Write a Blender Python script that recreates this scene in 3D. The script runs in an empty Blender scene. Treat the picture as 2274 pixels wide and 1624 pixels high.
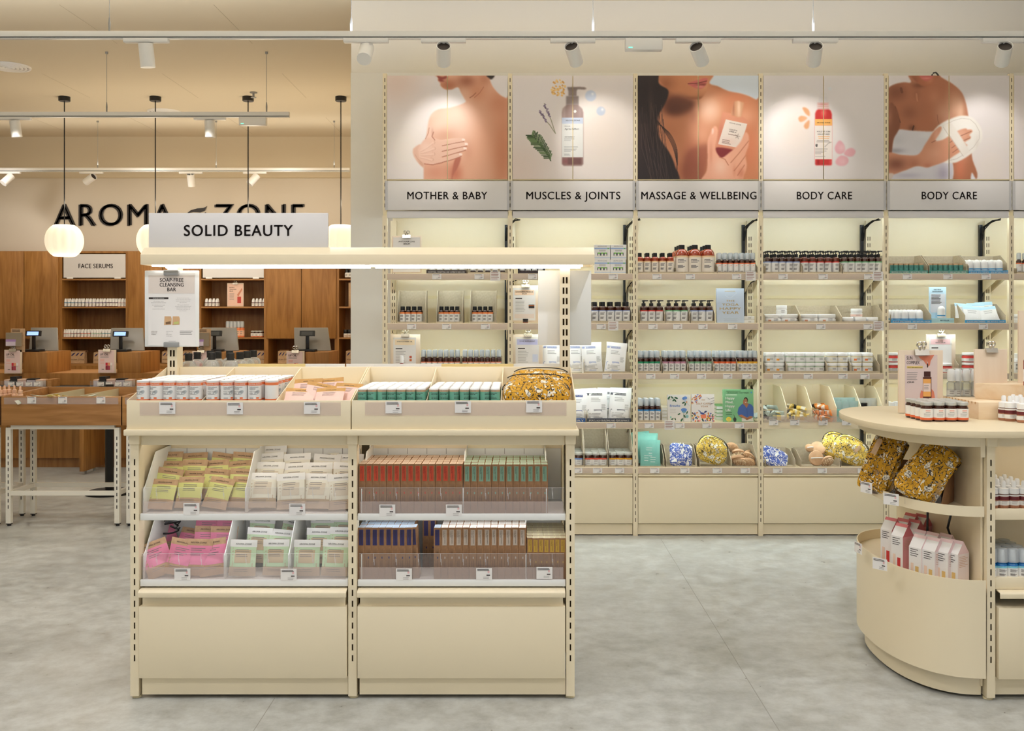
import bpy, bmesh, math, random
import numpy as np
from mathutils import Vector, Matrix, Euler

# ---------------------------------------------------------------- camera, world, exposure
F, CX, CY, EYE = 2200.0, 1160.0, 700.0, 1.586      # focal length in pixels, principal point, eye height
SC = bpy.context.scene
COL = SC.collection
cam = bpy.data.objects.new('camera', bpy.data.cameras.new('camera'))
COL.objects.link(cam)
cam.location = (0, 0, EYE)
cam.rotation_euler = (math.pi / 2, 0, 0)
cam.data.sensor_width = 36.0
cam.data.lens = F / 2274 * 36.0
cam.data.shift_x = (1137 - CX) / 2274
cam.data.shift_y = (CY - 812) / 2274
cam.data.clip_end = 80
SC.camera = cam
wd = bpy.data.worlds.new('world'); SC.world = wd
wd.use_nodes = True
wd.node_tree.nodes['Background'].inputs[0].default_value = (0.96, 1.04, 1.12, 1)
wd.node_tree.nodes['Background'].inputs[1].default_value = 0.60
SC.view_settings.view_transform = 'Standard'
SC.view_settings.look = 'None'
SC.view_settings.exposure = 0.06
SC.view_settings.gamma = 1.0
SC.view_settings.use_curve_mapping = False
SC.cycles.max_bounces = 6
SC.cycles.diffuse_bounces = 4
SC.cycles.glossy_bounces = 3
SC.cycles.transparent_max_bounces = 12
SC.cycles.adaptive_threshold = 0.02
SC.cycles.caustics_reflective = False
SC.cycles.caustics_refractive = False
SC.cycles.sample_clamp_indirect = 6

R = math.radians
def spot(loc, target, watts, cone, blend=0.4, size=0.03, col=(1, 0.9, 0.76)):
    d = bpy.data.lights.new('spot_lamp', 'SPOT')
    d.energy = watts; d.spot_size = R(cone); d.spot_blend = blend; d.shadow_soft_size = size; d.color = col
    o = bpy.data.objects.new('spot_lamp', d); COL.objects.link(o)
    o.location = loc
    o.rotation_euler = (Vector(target) - Vector(loc)).to_track_quat('-Z', 'Y').to_euler()
    return o
def ceiling_fill(loc, sx_, sy_, watts, col=(1, 1.04, 1.14)):
    """unseen strip added at track height to brighten the ceiling"""
    d = bpy.data.lights.new('added_ceiling_fill', 'AREA'); d.shape = 'RECTANGLE'; d.size = sx_; d.size_y = sy_; d.energy = watts; d.color = col
    o = bpy.data.objects.new('added_ceiling_fill', d); COL.objects.link(o); o.location = loc; o.rotation_euler = (math.pi, 0, 0)
# general lighting: unseen wide spots put in overhead, and strips added to brighten the ceiling
for y, w in ((-1.6, 44), (1.3, 40), (3.2, 66), (5.6, 36)):
    for x in (-3.6, -1.3, 1.0, 3.3):
        spot((x, y, 3.6), (x, y + 0.25, 0.0), w, 125, 0.75, 0.06, (1, 1.04, 1.14))
for y, w in ((-1.6, 50), (1.3, 50), (3.8, 52)):
    ceiling_fill((-0.4, y, 3.42), 8.4, 0.06, w)
ceiling_fill((1.3, 6.4, 3.42), 5.0, 0.06, 32)
ceiling_fill((-4.2, 6.6, 3.42), 5.0, 0.06, 62, (1, 1, .98))
for x in (-6.4, -4.6, -2.9):
    spot((x, 8.9, 3.3), (x, 9.0, 0.3), 27, 115, 0.7, 0.08, (1, 0.96, 0.9))
    spot((x, 11.7, 3.3), (x, 12.9, 2.2), 20, 125, 0.8, 0.08, (1, 0.94, 0.86))
ceiling_fill((-4.4, 12.3, 3.45), 5.5, 0.06, 7, (1, 0.94, 0.82))

def wx(px, Y): return (px - CX) * Y / F
def wz(py, Y): return EYE - (py - CY) * Y / F

# ---------------------------------------------------------------- materials
MATS = {}
def lin(c): return tuple(((v / 255) / 12.92 if v <= 10.3 else ((v / 255 + 0.055) / 1.055) ** 2.4) for v in c) + (1,)
def mat(name, rgb=None, rough=0.5, metal=0.0, spec=0.5, em=None, es=0.0, coat=0.0):
    if name in MATS: return MATS[name]
    m = bpy.data.materials.new(name); m.use_nodes = True
    b = m.node_tree.nodes['Principled BSDF']
    b.inputs['Base Color'].default_value = lin(rgb)
    b.inputs['Roughness'].default_value = rough
    b.inputs['Metallic'].default_value = metal
    b.inputs['Specular IOR Level'].default_value = spec
    b.inputs['Coat Weight'].default_value = coat
    if em:
        b.inputs['Emission Color'].default_value = lin(em)
        b.inputs['Emission Strength'].default_value = es
    MATS[name] = m
    return m
def nodes(m): return m.node_tree.nodes, m.node_tree.links, m.node_tree.nodes['Principled BSDF']
def clearmat(name, tint=(255, 255, 255), alpha=0.12, rough=0.05, body=(240, 240, 240), fres=0.55):
    """clear plastic: mostly see-through, a little milky, with a sheen"""
    if name in MATS: return MATS[name]
    m = bpy.data.materials.new(name); m.use_nodes = True
    n, l, b = nodes(m)
    b.inputs['Base Color'].default_value = lin(body); b.inputs['Roughness'].default_value = rough
    t = n.new('ShaderNodeBsdfTransparent'); t.inputs[0].default_value = lin(tint)
    lw = n.new('ShaderNodeLayerWeight'); lw.inputs[0].default_value = 0.25
    ad = n.new('ShaderNodeMath'); ad.operation = 'MULTIPLY_ADD'; ad.use_clamp = True
    ad.inputs[1].default_value = fres; ad.inputs[2].default_value = alpha
    mx = n.new('ShaderNodeMixShader')
    l.new(lw.outputs['Fresnel'], ad.inputs[0]); l.new(ad.outputs[0], mx.inputs[0])
    l.new(t.outputs[0], mx.inputs[1]); l.new(b.outputs[0], mx.inputs[2])
    l.new(mx.outputs[0], n['Material Output'].inputs[0])
    MATS[name] = m
    return m
def ramp(n, l, fac, stops):
    r = n.new('ShaderNodeValToRGB'); e = r.color_ramp.elements
    while len(e) < len(stops): e.new(0.5)
    for k, (p, c) in enumerate(stops): e[k].position = p; e[k].color = lin(c)
    l.new(fac, r.inputs[0]); return r.outputs[0]
def woodmat(name, light, dark, sc=(9, 9, 0.9), rough=0.5):
    m = mat(name, light, rough); n, l, b = nodes(m)
    tc = n.new('ShaderNodeTexCoord'); mp = n.new('ShaderNodeMapping'); mp.inputs[3].default_value = sc
    l.new(tc.outputs['Object'], mp.inputs[0])
    nz = n.new('ShaderNodeTexNoise'); nz.inputs['Scale'].default_value = 2.2; nz.inputs['Detail'].default_value = 7; nz.inputs['Distortion'].default_value = 0.7
    l.new(mp.outputs[0], nz.inputs[0])
    l.new(ramp(n, l, nz.outputs[0], [(0.32, dark), (0.62, light)]), b.inputs['Base Color'])
    return m
def noisemat(name, a, c, scale, rough=0.5, detail=4, lo=0.35, hi=0.65, bump=0.0, obj=True):
    m = mat(name, a, rough); n, l, b = nodes(m)
    tc = n.new('ShaderNodeTexCoord')
    nz = n.new('ShaderNodeTexNoise'); nz.inputs['Scale'].default_value = scale; nz.inputs['Detail'].default_value = detail
    l.new(tc.outputs['Object'], nz.inputs[0])
    l.new(ramp(n, l, nz.outputs[0], [(lo, a), (hi, c)]), b.inputs['Base Color'])
    if bump:
        bp = n.new('ShaderNodeBump'); bp.inputs['Strength'].default_value = bump; bp.inputs['Distance'].default_value = 0.002
        l.new(nz.outputs[0], bp.inputs['Height']); l.new(bp.outputs[0], b.inputs['Normal'])
    return m
def floralmat(name, base, pale, ink, scale):
    """printed cotton: pale flower heads and dark line work on a plain ground"""
    m = mat(name, base, 0.75); n, l, b = nodes(m)
    tc = n.new('ShaderNodeTexCoord')
    nz = n.new('ShaderNodeTexNoise'); nz.inputs['Scale'].default_value = scale * 1.4; nz.inputs['Detail'].default_value = 2
    l.new(tc.outputs['Object'], nz.inputs[0])
    mxv = n.new('ShaderNodeMix'); mxv.data_type = 'VECTOR'; mxv.inputs[0].default_value = 0.06
    l.new(tc.outputs['Object'], mxv.inputs[4]); l.new(nz.outputs['Color'], mxv.inputs[5])
    v1 = n.new('ShaderNodeTexVoronoi'); v1.inputs['Scale'].default_value = scale
    v2 = n.new('ShaderNodeTexVoronoi'); v2.inputs['Scale'].default_value = scale * 3.2; v2.feature = 'DISTANCE_TO_EDGE'
    wv = n.new('ShaderNodeTexNoise'); wv.inputs['Scale'].default_value = scale * 4; wv.inputs['Detail'].default_value = 3
    for x in (v1, v2, wv): l.new(mxv.outputs[1], x.inputs[0])
    flower = n.new('ShaderNodeMath'); flower.operation = 'LESS_THAN'; flower.inputs[1].default_value = 0.3
    l.new(v1.outputs['Distance'], flower.inputs[0])
    m1 = n.new('ShaderNodeMix'); m1.data_type = 'RGBA'; m1.inputs[6].default_value = lin(base); m1.inputs[7].default_value = lin(pale)
    l.new(flower.outputs[0], m1.inputs[0])
    edge = n.new('ShaderNodeMath'); edge.operation = 'LESS_THAN'; edge.inputs[1].default_value = 0.075
    l.new(v2.outputs['Distance'], edge.inputs[0])
    gate = n.new('ShaderNodeMath'); gate.operation = 'GREATER_THAN'; gate.inputs[1].default_value = 0.465
    l.new(wv.outputs[0], gate.inputs[0])
    an = n.new('ShaderNodeMath'); an.operation = 'MULTIPLY'
    l.new(edge.outputs[0], an.inputs[0]); l.new(gate.outputs[0], an.inputs[1])
    m2 = n.new('ShaderNodeMix'); m2.data_type = 'RGBA'; m2.inputs[7].default_value = lin(ink)
    l.new(an.outputs[0], m2.inputs[0]); l.new(m1.outputs[2], m2.inputs[6])
    pal = n.new('ShaderNodeMath'); pal.operation = 'GREATER_THAN'; pal.inputs[1].default_value = 0.62
    l.new(wv.outputs[0], pal.inputs[0])
    m3 = n.new('ShaderNodeMix'); m3.data_type = 'RGBA'; m3.inputs[7].default_value = lin(pale)
    l.new(pal.outputs[0], m3.inputs[0]); l.new(m2.outputs[2], m3.inputs[6])
    l.new(m3.outputs[2], b.inputs['Base Color'])
    return m
def colormat(name, rough=0.45):
    m = mat(name, (200, 200, 200), rough); n, l, b = nodes(m)
    a = n.new('ShaderNodeVertexColor'); a.layer_name = 'Col'
    l.new(a.outputs[0], b.inputs['Base Color'])
    return m
cream = mat('cream_painted_steel', (240, 225, 193), 0.38)
creamd = mat('cream_steel_recess', (238, 222, 180), 0.5)
white = mat('white_painted_steel', (238, 238, 234), 0.4)
lightgrey = mat('pale_grey_sign_board', (226, 222, 220), 0.45)
wallm = mat('wall_paint', (226, 220, 208), 0.9)
wallw = mat('warm_wall_paint', (226, 212, 186), 0.9)
ceilm = mat('ceiling_paint', (226, 214, 190), 0.95)
black = mat('black_plastic', (18, 18, 20), 0.35)
blackm = mat('matt_black', (24, 23, 22), 0.6)
ink = mat('dark_print', (52, 42, 40), 0.6)
ink2 = mat('soft_grey_print', (140, 134, 132), 0.6)
brownink = mat('black_brown_lettering', (38, 30, 26), 0.5)
paper = mat('white_paper', (238, 234, 230), 0.6)
chrome = mat('steel_clip', (196, 190, 180), 0.25, 0.9)
silver = mat('silver_lid', (206, 206, 200), 0.3, 0.45)
grey = mat('grey_plastic', (150, 150, 148), 0.5)
screen = mat('monitor_shell', (158, 156, 152), 0.38, 0.1)
wood = woodmat('oak_laminate', (173, 122, 62), (145, 96, 42))
woodh = woodmat('oak_laminate_across', (180, 130, 76), (152, 104, 54), (0.9, 9, 9))
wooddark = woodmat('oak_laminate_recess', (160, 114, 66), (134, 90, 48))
birch = woodmat('pale_birch_ply', (238, 220, 198), (230, 209, 184), (5, 5, 0.8))
pine = woodmat('pale_pine', (244, 224, 194), (230, 200, 160), (0.7, 3, 8))
kraft = noisemat('kraft_board', (158, 118, 82), (146, 106, 72), 60, 0.8)
kraftp = noisemat('kraft_paper', (204, 170, 134), (192, 156, 120), 40, 0.7)
carton_m = noisemat('grey_beige_carton', (190, 176, 152), (180, 165, 141), 70, 0.8)
acry = clearmat('clear_acrylic', (253, 253, 253), 0.05, 0.03, fres=.3)
strip = clearmat('label_strip_plastic', (252, 250, 250), 0.2, 0.12, (240, 228, 222), .1)
milky = clearmat('frosted_cap', (240, 244, 246), 0.42, 0.2, (238, 242, 244))
clearp = clearmat('clear_bottle', (245, 246, 246), 0.25, 0.06, (236, 236, 232))
amber = mat('amber_plastic', (64, 26, 14), 0.12, 0, 0.6, coat=0.4)
ambred = mat('amber_red_liquid', (150, 52, 22), 0.1, 0, 0.6, coat=0.5)
redliq = mat('red_oil', (160, 36, 24), 0.1, 0, 0.6, coat=0.5)
wht = mat('white_plastic', (250, 249, 247), 0.35)
label = mat('white_label', (240, 238, 234), 0.5)
led = mat('led_diffuser', (255, 255, 255), 0.4, em=(252, 252, 255), es=5.0)
ledw = mat('wall_led_diffuser', (255, 255, 255), 0.4, em=(226, 246, 255), es=27.0)
lens = mat('lamp_lens', (255, 255, 255), 0.4, em=(255, 246, 230), es=9.0)
def C(r, g, b, rough=0.5): return mat('print_%02x%02x%02x' % (r, g, b), (r, g, b), rough)

# ---------------------------------------------------------------- mesh building
TXT = {}
def textgeo(s, bold=0.0, sp=1.0, res=2):
    k = (s, bold, sp, res)
    if k in TXT: return TXT[k]
    c = bpy.data.curves.new('t', 'FONT'); c.body = s; c.size = 1.0; c.resolution_u = res; c.fill_mode = 'FRONT'
    c.offset = bold; c.space_character = sp; c.align_x = 'LEFT'
    o = bpy.data.objects.new('t', c)
    me = bpy.data.meshes.new_from_object(o)
    v = [(p.co.x, p.co.y) for p in me.vertices]; f = [tuple(q.vertices) for q in me.polygons]
    bpy.data.objects.remove(o); bpy.data.curves.remove(c); bpy.data.meshes.remove(me)
    if v:
        x0 = min(p[0] for p in v); x1 = max(p[0] for p in v)
        v = [(p[0] - x0, p[1]) for p in v]; w = x1 - x0
    else: w = 0
    TXT[k] = (v, f, w)
    return TXT[k]
CAPH = 0.682    # capital height of the built-in font at size 1

class MB:
    def __init__(s): s.v = []; s.f = []; s.m = []; s.mats = []
    def mi(s, m):
        if m not in s.mats: s.mats.append(m)
        return s.mats.index(m)
    def add(s, vs, fs, m):
        b = len(s.v); s.v += [tuple(p) for p in vs]; k = s.mi(m)
        for f in fs: s.f.append(tuple(b + i for i in f)); s.m.append(k)
        return s
    def box(s, x0, x1, y0, y1, z0, z1, m):
        return s.add([(x0, y0, z0), (x1, y0, z0), (x1, y1, z0), (x0, y1, z0), (x0, y0, z1), (x1, y0, z1), (x1, y1, z1), (x0, y1, z1)],
                     [(0, 3, 2, 1), (4, 5, 6, 7), (0, 1, 5, 4), (1, 2, 6, 5), (2, 3, 7, 6), (3, 0, 4, 7)], m)
    def quad(s, pts, m): return s.add(pts, [tuple(range(len(pts)))], m)
    def prism(s, pts, axis, a0, a1, m):
        n = len(pts)
        def P(p, a): return {'x': (a, p[0], p[1]), 'y': (p[0], a, p[1]), 'z': (p[0], p[1], a)}[axis]
        vs = [P(p, a0) for p in pts] + [P(p, a1) for p in pts]
        fs = [tuple(range(n))[::-1], tuple(range(n, 2 * n))] + [(i, (i + 1) % n, n + (i + 1) % n, n + i) for i in range(n)]
        return s.add(vs, fs, m)
    def lathe(s, prof, m, seg=16, c=(0, 0, 0), sx=1.0, sy=1.0):
        """prof: (radius, z[, material of the band up to the next ring])"""
        vs = []
        for p in prof:
            for k in range(seg):
                a = 2 * math.pi * k / seg
                vs.append((c[0] + p[0] * sx * math.cos(a), c[1] + p[0] * sy * math.sin(a), c[2] + p[1]))
        b = len(s.v); s.v += vs
        for i in range(len(prof) - 1):
            mm = s.mi(prof[i][2] if len(prof[i]) > 2 else m)
            for k in range(seg):
                q = (k + 1) % seg
                s.f.append((b + i * seg + k, b + i * seg + q, b + (i + 1) * seg + q, b + (i + 1) * seg + k)); s.m.append(mm)
        for i, rev in ((0, True), (len(prof) - 1, False)):
            if prof[i][0] > 1e-5:
                ring = [b + i * seg + k for k in range(seg)]
                s.f.append(tuple(ring[::-1] if rev else ring)); s.m.append(s.mi(m))
        return s
    def tube(s, pts, r, m, seg=6):
        P = [Vector(p) for p in pts]; b = len(s.v); mm = s.mi(m)
        for i, p in enumerate(P):
            t = (P[min(i + 1, len(P) - 1)] - P[max(i - 1, 0)]).normalized()
            u = t.cross(Vector((0, 0, 1)) if abs(t.z) < 0.9 else Vector((1, 0, 0))).normalized(); w = t.cross(u)
            rr = r[i] if isinstance(r, (list, tuple)) else r
            for k in range(seg):
                a = 2 * math.pi * k / seg
                s.v.append(tuple(p + rr * (math.cos(a) * u + math.sin(a) * w)))
        for i in range(len(P) - 1):
            for k in range(seg):
                q = (k + 1) % seg
                s.f.append((b + i * seg + k, b + i * seg + q, b + (i + 1) * seg + q, b + (i + 1) * seg + k)); s.m.append(mm)
        s.f.append(tuple(b + k for k in range(seg))[::-1]); s.m.append(mm)
        s.f.append(tuple(b + (len(P) - 1) * seg + k for k in range(seg))); s.m.append(mm)
        return s
    def rect(s, x0, x1, z0, z1, m, fn, n=1):
        """a flat mark in the (x, z) plane of a face, laid on it by fn(x, z)"""
        vs = []
        for i in range(n + 1):
            x = x0 + (x1 - x0) * i / n
            vs += [fn(x, z0), fn(x, z1)]
        return s.add(vs, [(2 * i, 2 * i + 2, 2 * i + 3, 2 * i + 1) for i in range(n)], m)
    def text(s, t, cap, m, fn, x=0.0, z=0.0, al='c', bold=0.0, sp=1.0, width=None, rot=0):
        """lettering: cap height cap, baseline z; width squeezes it to fit"""
        v, f, w = textgeo(t, 0.0, sp, 5 if cap > .016 else 2)
        if bold:                                       # heavier strokes: the same outline laid down twice, a hair apart
            d = bold * 1.3
            f = f + [tuple(i + len(v) for i in q) for q in f]
            v = [(p[0] - d, p[1] - d * .35) for p in v] + [(p[0] + d, p[1] + d * .35) for p in v]
        k = cap / CAPH; kx = k if width is None else width / max(w, 1e-6)
        ox = x - (w * kx / 2 if al == 'c' else (w * kx if al == 'r' else 0))
        if rot == 0: return s.add([fn(ox + p[0] * kx, z + p[1] * k) for p in v], f, m)
        # reading downwards: x runs along -z
        return s.add([fn(x + p[1] * k, z - p[0] * kx) for p in v], f, m)
    def lines(s, x0, x1, z1, n, pitch, th, m, fn, ragged=0.3, al='l', seed=0, seg=1):
        r = random.Random(seed + n)
        for i in range(n):
            w = (x1 - x0) * (1 - ragged * r.random()); zz = z1 - i * pitch
            a = x0 if al == 'l' else (x0 + x1 - w) / 2
            s.rect(a, a + w, zz - th, zz, m, fn, seg)
        return s
    def build(s, name, parent=None, loc=None, rot=None, bevel=0.0, segs=2, ang=38, w=False):
        """w: the mesh was laid out in room coordinates, so shift it to its parent's"""
        me = bpy.data.meshes.new(name)
        v = s.v
        if w:
            off, q = Vector(loc or (0, 0, 0)), parent
            while q: off = off + q.location; q = q.parent
            v = [(a - off.x, b - off.y, c - off.z) for a, b, c in v]
        me.from_pydata(v, [], s.f)
        for m in s.mats: me.materials.append(m)
        me.polygons.foreach_set('material_index', s.m)
        if bevel:
            bm = bmesh.new(); bm.from_mesh(me)
            es = [e for e in bm.edges if len(e.link_faces) == 2 and e.calc_face_angle(0) > R(30)]
            bmesh.ops.bevel(bm, geom=es, offset=bevel, segments=segs, affect='EDGES', profile=0.5, clamp_overlap=True)
            bm.to_mesh(me); bm.free()
        me.polygons.foreach_set('use_smooth', [True] * len(me.polygons))
        me.update()
        me.set_sharp_from_angle(angle=R(ang))
        o = bpy.data.objects.new(name, me); COL.objects.link(o)
        if parent: o.parent = parent
        if loc is not None: o.location = loc
        if rot is not None: o.rotation_euler = rot
        return o
def front(y): return lambda x, z: (x, y, z)
def cyl(r): return lambda x, z: (r * math.sin(x / r), -r * math.cos(x / r), z)
def tag(o, lab, cat, group=None):
    o['label'] = lab; o['category'] = cat
    if group: o['group'] = group
    return o
def thing(name, lab, cat, loc=(0, 0, 0), rot=(0, 0, 0), group=None):
    o = bpy.data.objects.new(name, None); COL.objects.link(o)
    o.location = loc; o.rotation_euler = rot; o.empty_display_size = 0.02
    return tag(o, lab, cat, group)
def struct(o): o['kind'] = 'structure'; return o
def dup(root):
    r = root.copy(); COL.objects.link(r)
    for ch in root.children:
        c = ch.copy(); COL.objects.link(c); c.parent = r
        for g in ch.children:
            d = g.copy(); COL.objects.link(d); d.parent = c
    return r
class Kind:
    """one model of a repeated thing; the first call to put() places the model, later calls place copies"""
    def __init__(s, name, cat): s.o = thing(name, 'x', cat); s.used = False; s.cat = cat
    def put(s, loc, lab, group=None, rot=(0, 0, 0), scale=None):
        o = dup(s.o) if s.used else s.o
        s.used = True
        o.location = loc; o.rotation_euler = rot
        if scale: o.scale = scale
        return tag(o, lab, s.cat, group)
ORD = 'first second third fourth fifth sixth seventh eighth ninth tenth eleventh twelfth thirteenth fourteenth fifteenth sixteenth seventeenth eighteenth nineteenth twentieth'.split()
ROW = 'front second third fourth fifth sixth seventh eighth ninth tenth eleventh twelfth'.split()
rnd = random.Random(7)
def rows(kind, xs, y, z, desc, place, group, n=1, dy=0.05, jx=0.0, rz=0.0, per=None):
    """xs: x positions of the front row; n rows going back; per: places left empty {(row, i)}"""
    for r in range(n):
        for i, x in enumerate(xs):
            if per and (r, i) in per: continue
            lab = desc
            if n > 1: lab += ', %s row' % ROW[r]
            if len(xs) > 1: lab += ', %s from left' % ORD[i]
            kind.put((x + rnd.uniform(-jx, jx), y + r * dy, z), lab + ', ' + place, group, (0, 0, rnd.uniform(-rz, rz)))
def span(a, b, n): return [a + (b - a) * (i + 0.5) / n for i in range(n)]
# ---------------------------------------------------------------- the room
CEIL, YW, YB = 4.0, 7.6, 13.4
XWL = wx(780, YW)                       # the end of the right-hand wall
fl = noisemat('polished_concrete', (174, 175, 170), (194, 195, 190), 1.6, 0.33, 8, 0.3, 0.7)
n, l, b = nodes(fl)
tc = n.new('ShaderNodeTexCoord')
nz = n.new('ShaderNodeTexNoise'); nz.inputs['Scale'].default_value = 9; nz.inputs['Detail'].default_value = 8; nz.inputs['Roughness'].default_value = 0.7
sp = n.new('ShaderNodeTexVoronoi'); sp.inputs['Scale'].default_value = 7.5
l.new(tc.outputs['Object'], nz.inputs[0]); l.new(tc.outputs['Object'], sp.inputs[0])
mr = n.new('ShaderNodeMapRange'); mr.inputs[1].default_value = 0.3; mr.inputs[2].default_value = 0.7; mr.inputs[3].default_value = 0.26; mr.inputs[4].default_value = 0.5
l.new(nz.outputs[0], mr.inputs[0]); l.new(mr.outputs[0], b.inputs['Roughness'])
base = b.inputs['Base Color'].links[0].from_socket
mu = n.new('ShaderNodeMix'); mu.data_type = 'RGBA'; mu.blend_type = 'MULTIPLY'; mu.inputs[0].default_value = 0.75
l.new(base, mu.inputs[6]); l.new(ramp(n, l, nz.outputs[0], [(0.3, (188, 184, 178)), (0.62, (255, 255, 255))]), mu.inputs[7])
fk = n.new('ShaderNodeMix'); fk.data_type = 'RGBA'; fk.inputs[7].default_value = lin((110, 104, 96))
le = n.new('ShaderNodeMath'); le.operation = 'LESS_THAN'; le.inputs[1].default_value = 0.028
l.new(sp.outputs['Distance'], le.inputs[0]); l.new(le.outputs[0], fk.inputs[0]); l.new(mu.outputs[2], fk.inputs[6])
l.new(fk.outputs[2], b.inputs['Base Color'])
f = MB(); f.box(-8.5, 6.5, -5, YB + .3, -0.1, 0, fl)
jm = mat('floor_joint', (150, 146, 138), 0.6)
for (ax, ay), (bx_, by_) in (((wx(610, 4.1), 4.1), (wx(559.6, 3.77), 3.0)), ((.98, 3.2), (.98, 7.0)), ((-2.6, 7.0), (-2.6, 12.0))):
    f.box(ax - .0015, ax + .0015, min(ay, by_), max(ay, by_), 0, 0.0006, jm)
struct(f.build('floor'))
c = MB(); c.box(-8.5, 6.5, -5, YB + .3, CEIL, CEIL + .1, ceilm)
sm = mat('ceiling_seam', (196, 182, 156), 0.9)
for i, px in enumerate((36, 240, 422, 565)):          # the panel seams that run away from the viewer
    X = -6.0 + i * 1.2
    for y0 in (7.7, 9.9, 12.1):
        c.box(X - .002, X + .002, y0, y0 + 1.1, CEIL - .001, CEIL, sm)
struct(c.build('ceiling'))
struct(MB().box(XWL, 6.5, YW, YW + .15, 0, CEIL, wallm).build('wall_right_back'))
struct(MB().box(XWL, XWL + .15, YW + .15, YB, 0, CEIL, wallw).build('wall_return'))
struct(MB().box(XWL - .001, 6.5, YW - .02, YW, 0, wz(163, YW), mat('wall_lower_tone', (230, 226, 218), .85)).build('trim_1', bevel=.003))  # lower wall as a thin panel, slightly paler than the wall above
w = MB(); w.box(-8.5, XWL + .15, YB, YB + .2, 0, CEIL, wallw)
struct(w.build('wall_back'))
struct(MB().box(-8.5, XWL, YB - .035, YB, wz(558, 12.9), wz(397, YB), mat('sign_wall_paint', (226, 216, 200), .9)).build('trim_2'))
struct(MB().box(-8.7, -8.5, -5, YB + .2, 0, CEIL, wallw).build('wall_left'))
struct(MB().box(6.5, 6.7, -5, YW + .2, 0, CEIL, wallm).build('wall_far_right'))

# the big wall lettering with its leaf stroke between the two words
sg = thing('wall_lettering', 'big black brown AROMA ZONE lettering with leaf stroke on the back wall', 'sign', (wx(400, YB), YB - .035, wz(500, YB)))
YL = YB - .05
def letters(t, x0, x1):
    q = MB(); X0, X1 = wx(x0, YL), wx(x1, YL)
    return q.text(t, wz(454, YL) - wz(501, YL), brownink, front(YL), X0, wz(501, YL), 'l', .02, 1.13, width=X1 - X0)
letters('AROMA', 120, 384).build('letter', sg, w=True)
letters('ZONE', 476, 675).build('letter', sg, w=True)
lf = MB()
lf.prism([(wx(a, YL), wz(b_, YL)) for a, b_ in ((415, 474), (424, 467), (438, 463), (452, 462), (460, 458), (455, 468), (445, 472), (430, 471))], 'y', YL - .004, YL, brownink)
lf.prism([(wx(a, YL), wz(b_, YL)) for a, b_ in ((430, 481), (442, 476), (452, 474), (458, 471), (455, 480), (444, 484))], 'y', YL - .004, YL, brownink)
lf.build('leaf_stroke', sg, w=True)

# ---------------------------------------------------------------- things on the ceiling
def rail(Y, zt, x0, x1, wires, lab):
    t = thing('track_rail', lab, 'track light', ((x0 + x1) / 2, Y, zt), group='suspended track rails')
    q = MB(); q.box(x0, x1, Y - .018, Y + .018, zt - .05, zt, wht); q.build('rail', t, w=True, bevel=.003)
    MB().box(x0, x1, Y - .0195, Y - .018, zt - .044, zt - .038, black).build('conductor_slot', t, w=True)
    for xw in wires:
        k = MB(); k.tube([(xw, Y, zt), (xw, Y, CEIL)], .0022, grey, 5)
        k.lathe([(.006, 0), (.008, .05), (.004, .09)], grey, 8, (xw, Y, zt)); k.lathe([(.013, -.02), (.013, 0)], grey, 10, (xw, Y, CEIL))
        k.build('hanger_wire', t, w=True)
TZ = [wz(70, 6.4), wz(249, 9.08), wz(373, 12.3)]
TY = [6.4, 9.08, 12.3]
rail(6.4, TZ[0], -4.6, 3.9, [wx(a, 6.4) for a in (243, 780, 1317, 1806)], 'long white track rail hung in front of the wall posters')
rail(9.08, TZ[1], -6.6, wx(643, 9.08), [wx(a, 9.08) for a in (237, 592)], 'white track rail hung over the aisle before the cash desk')
rail(12.3, TZ[2], -7.6, wx(777, 12.3), [wx(a, 12.3) for a in (217, 480, 742)], 'white track rail hung close to the back wall lettering')
heatm = mat('lamp_inside', (58, 50, 46), .5, .4)
def head(Y, zt, px, dirv, lab, watts=0, cone=50, blend=.5, group='track spotlights'):
    X = wx(px, Y)
    t = thing('track_spotlight', lab, 'spotlight', (X, Y, zt - .05), group=group)
    MB().box(X - .145, X + .145, Y - .021, Y + .021, zt - .073, zt - .046, wht).build('adapter', t, w=True, bevel=.005)
    d = Vector(dirv).normalized()
    piv = Vector((X, Y, zt - .125))
    MB().box(X - .009, X + .009, Y - .006, Y + .006, zt - .13, zt - .07, wht).build('stem', t, w=True, bevel=.003)
    rot = d.to_track_quat('-Z', 'Y').to_euler()
    L, r = .165, .046
    q = MB(); q.lathe([(r - .004, -.02), (r, .0), (r, L - .03), (r - .003, L - .03), (r - .003, L - .05), (0.0, L - .05)], wht, 24)
    q.v = [(a, b_, -c_ + .03) for a, b_, c_ in q.v]; q.f = [x[::-1] for x in q.f]
    q2 = MB(); q2.lathe([(r, -L + .06), (r, .045), (r - .004, .045), (r - .004, .03, heatm), (.0, .03)], wht, 24)
    q2.f = q2.f
    br = q2.build('barrel', t, tuple(piv - t.location), rot)
    MB().lathe([(0, -L + .068), (r - .003, -L + .062)], lens if watts else mat('unlit_lens', (250, 246, 236), .3), 20).build('lens', br)
    if watts:
        s = spot(piv + d * (L - .05), piv + d * 3, watts * .75, cone, blend, .02, (1, .97, .93))
def aim(px, Y, zt, tx, ty, TYp):
    return Vector((wx(tx, TYp), TYp, wz(ty, TYp))) - Vector((wx(px, Y), Y, zt - .125))
NEAR = 'of the long rail by the posters'
head(6.4, TZ[0], 325, (.06, .12, -1), 'white track spotlight pointing straight down near the left end of the long rail', 55, 70)
head(6.4, TZ[0], 813, (-.02, -.72, -.7), 'white track spotlight turned to face the sales floor with its lamp glaring', 40, 60)
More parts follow.
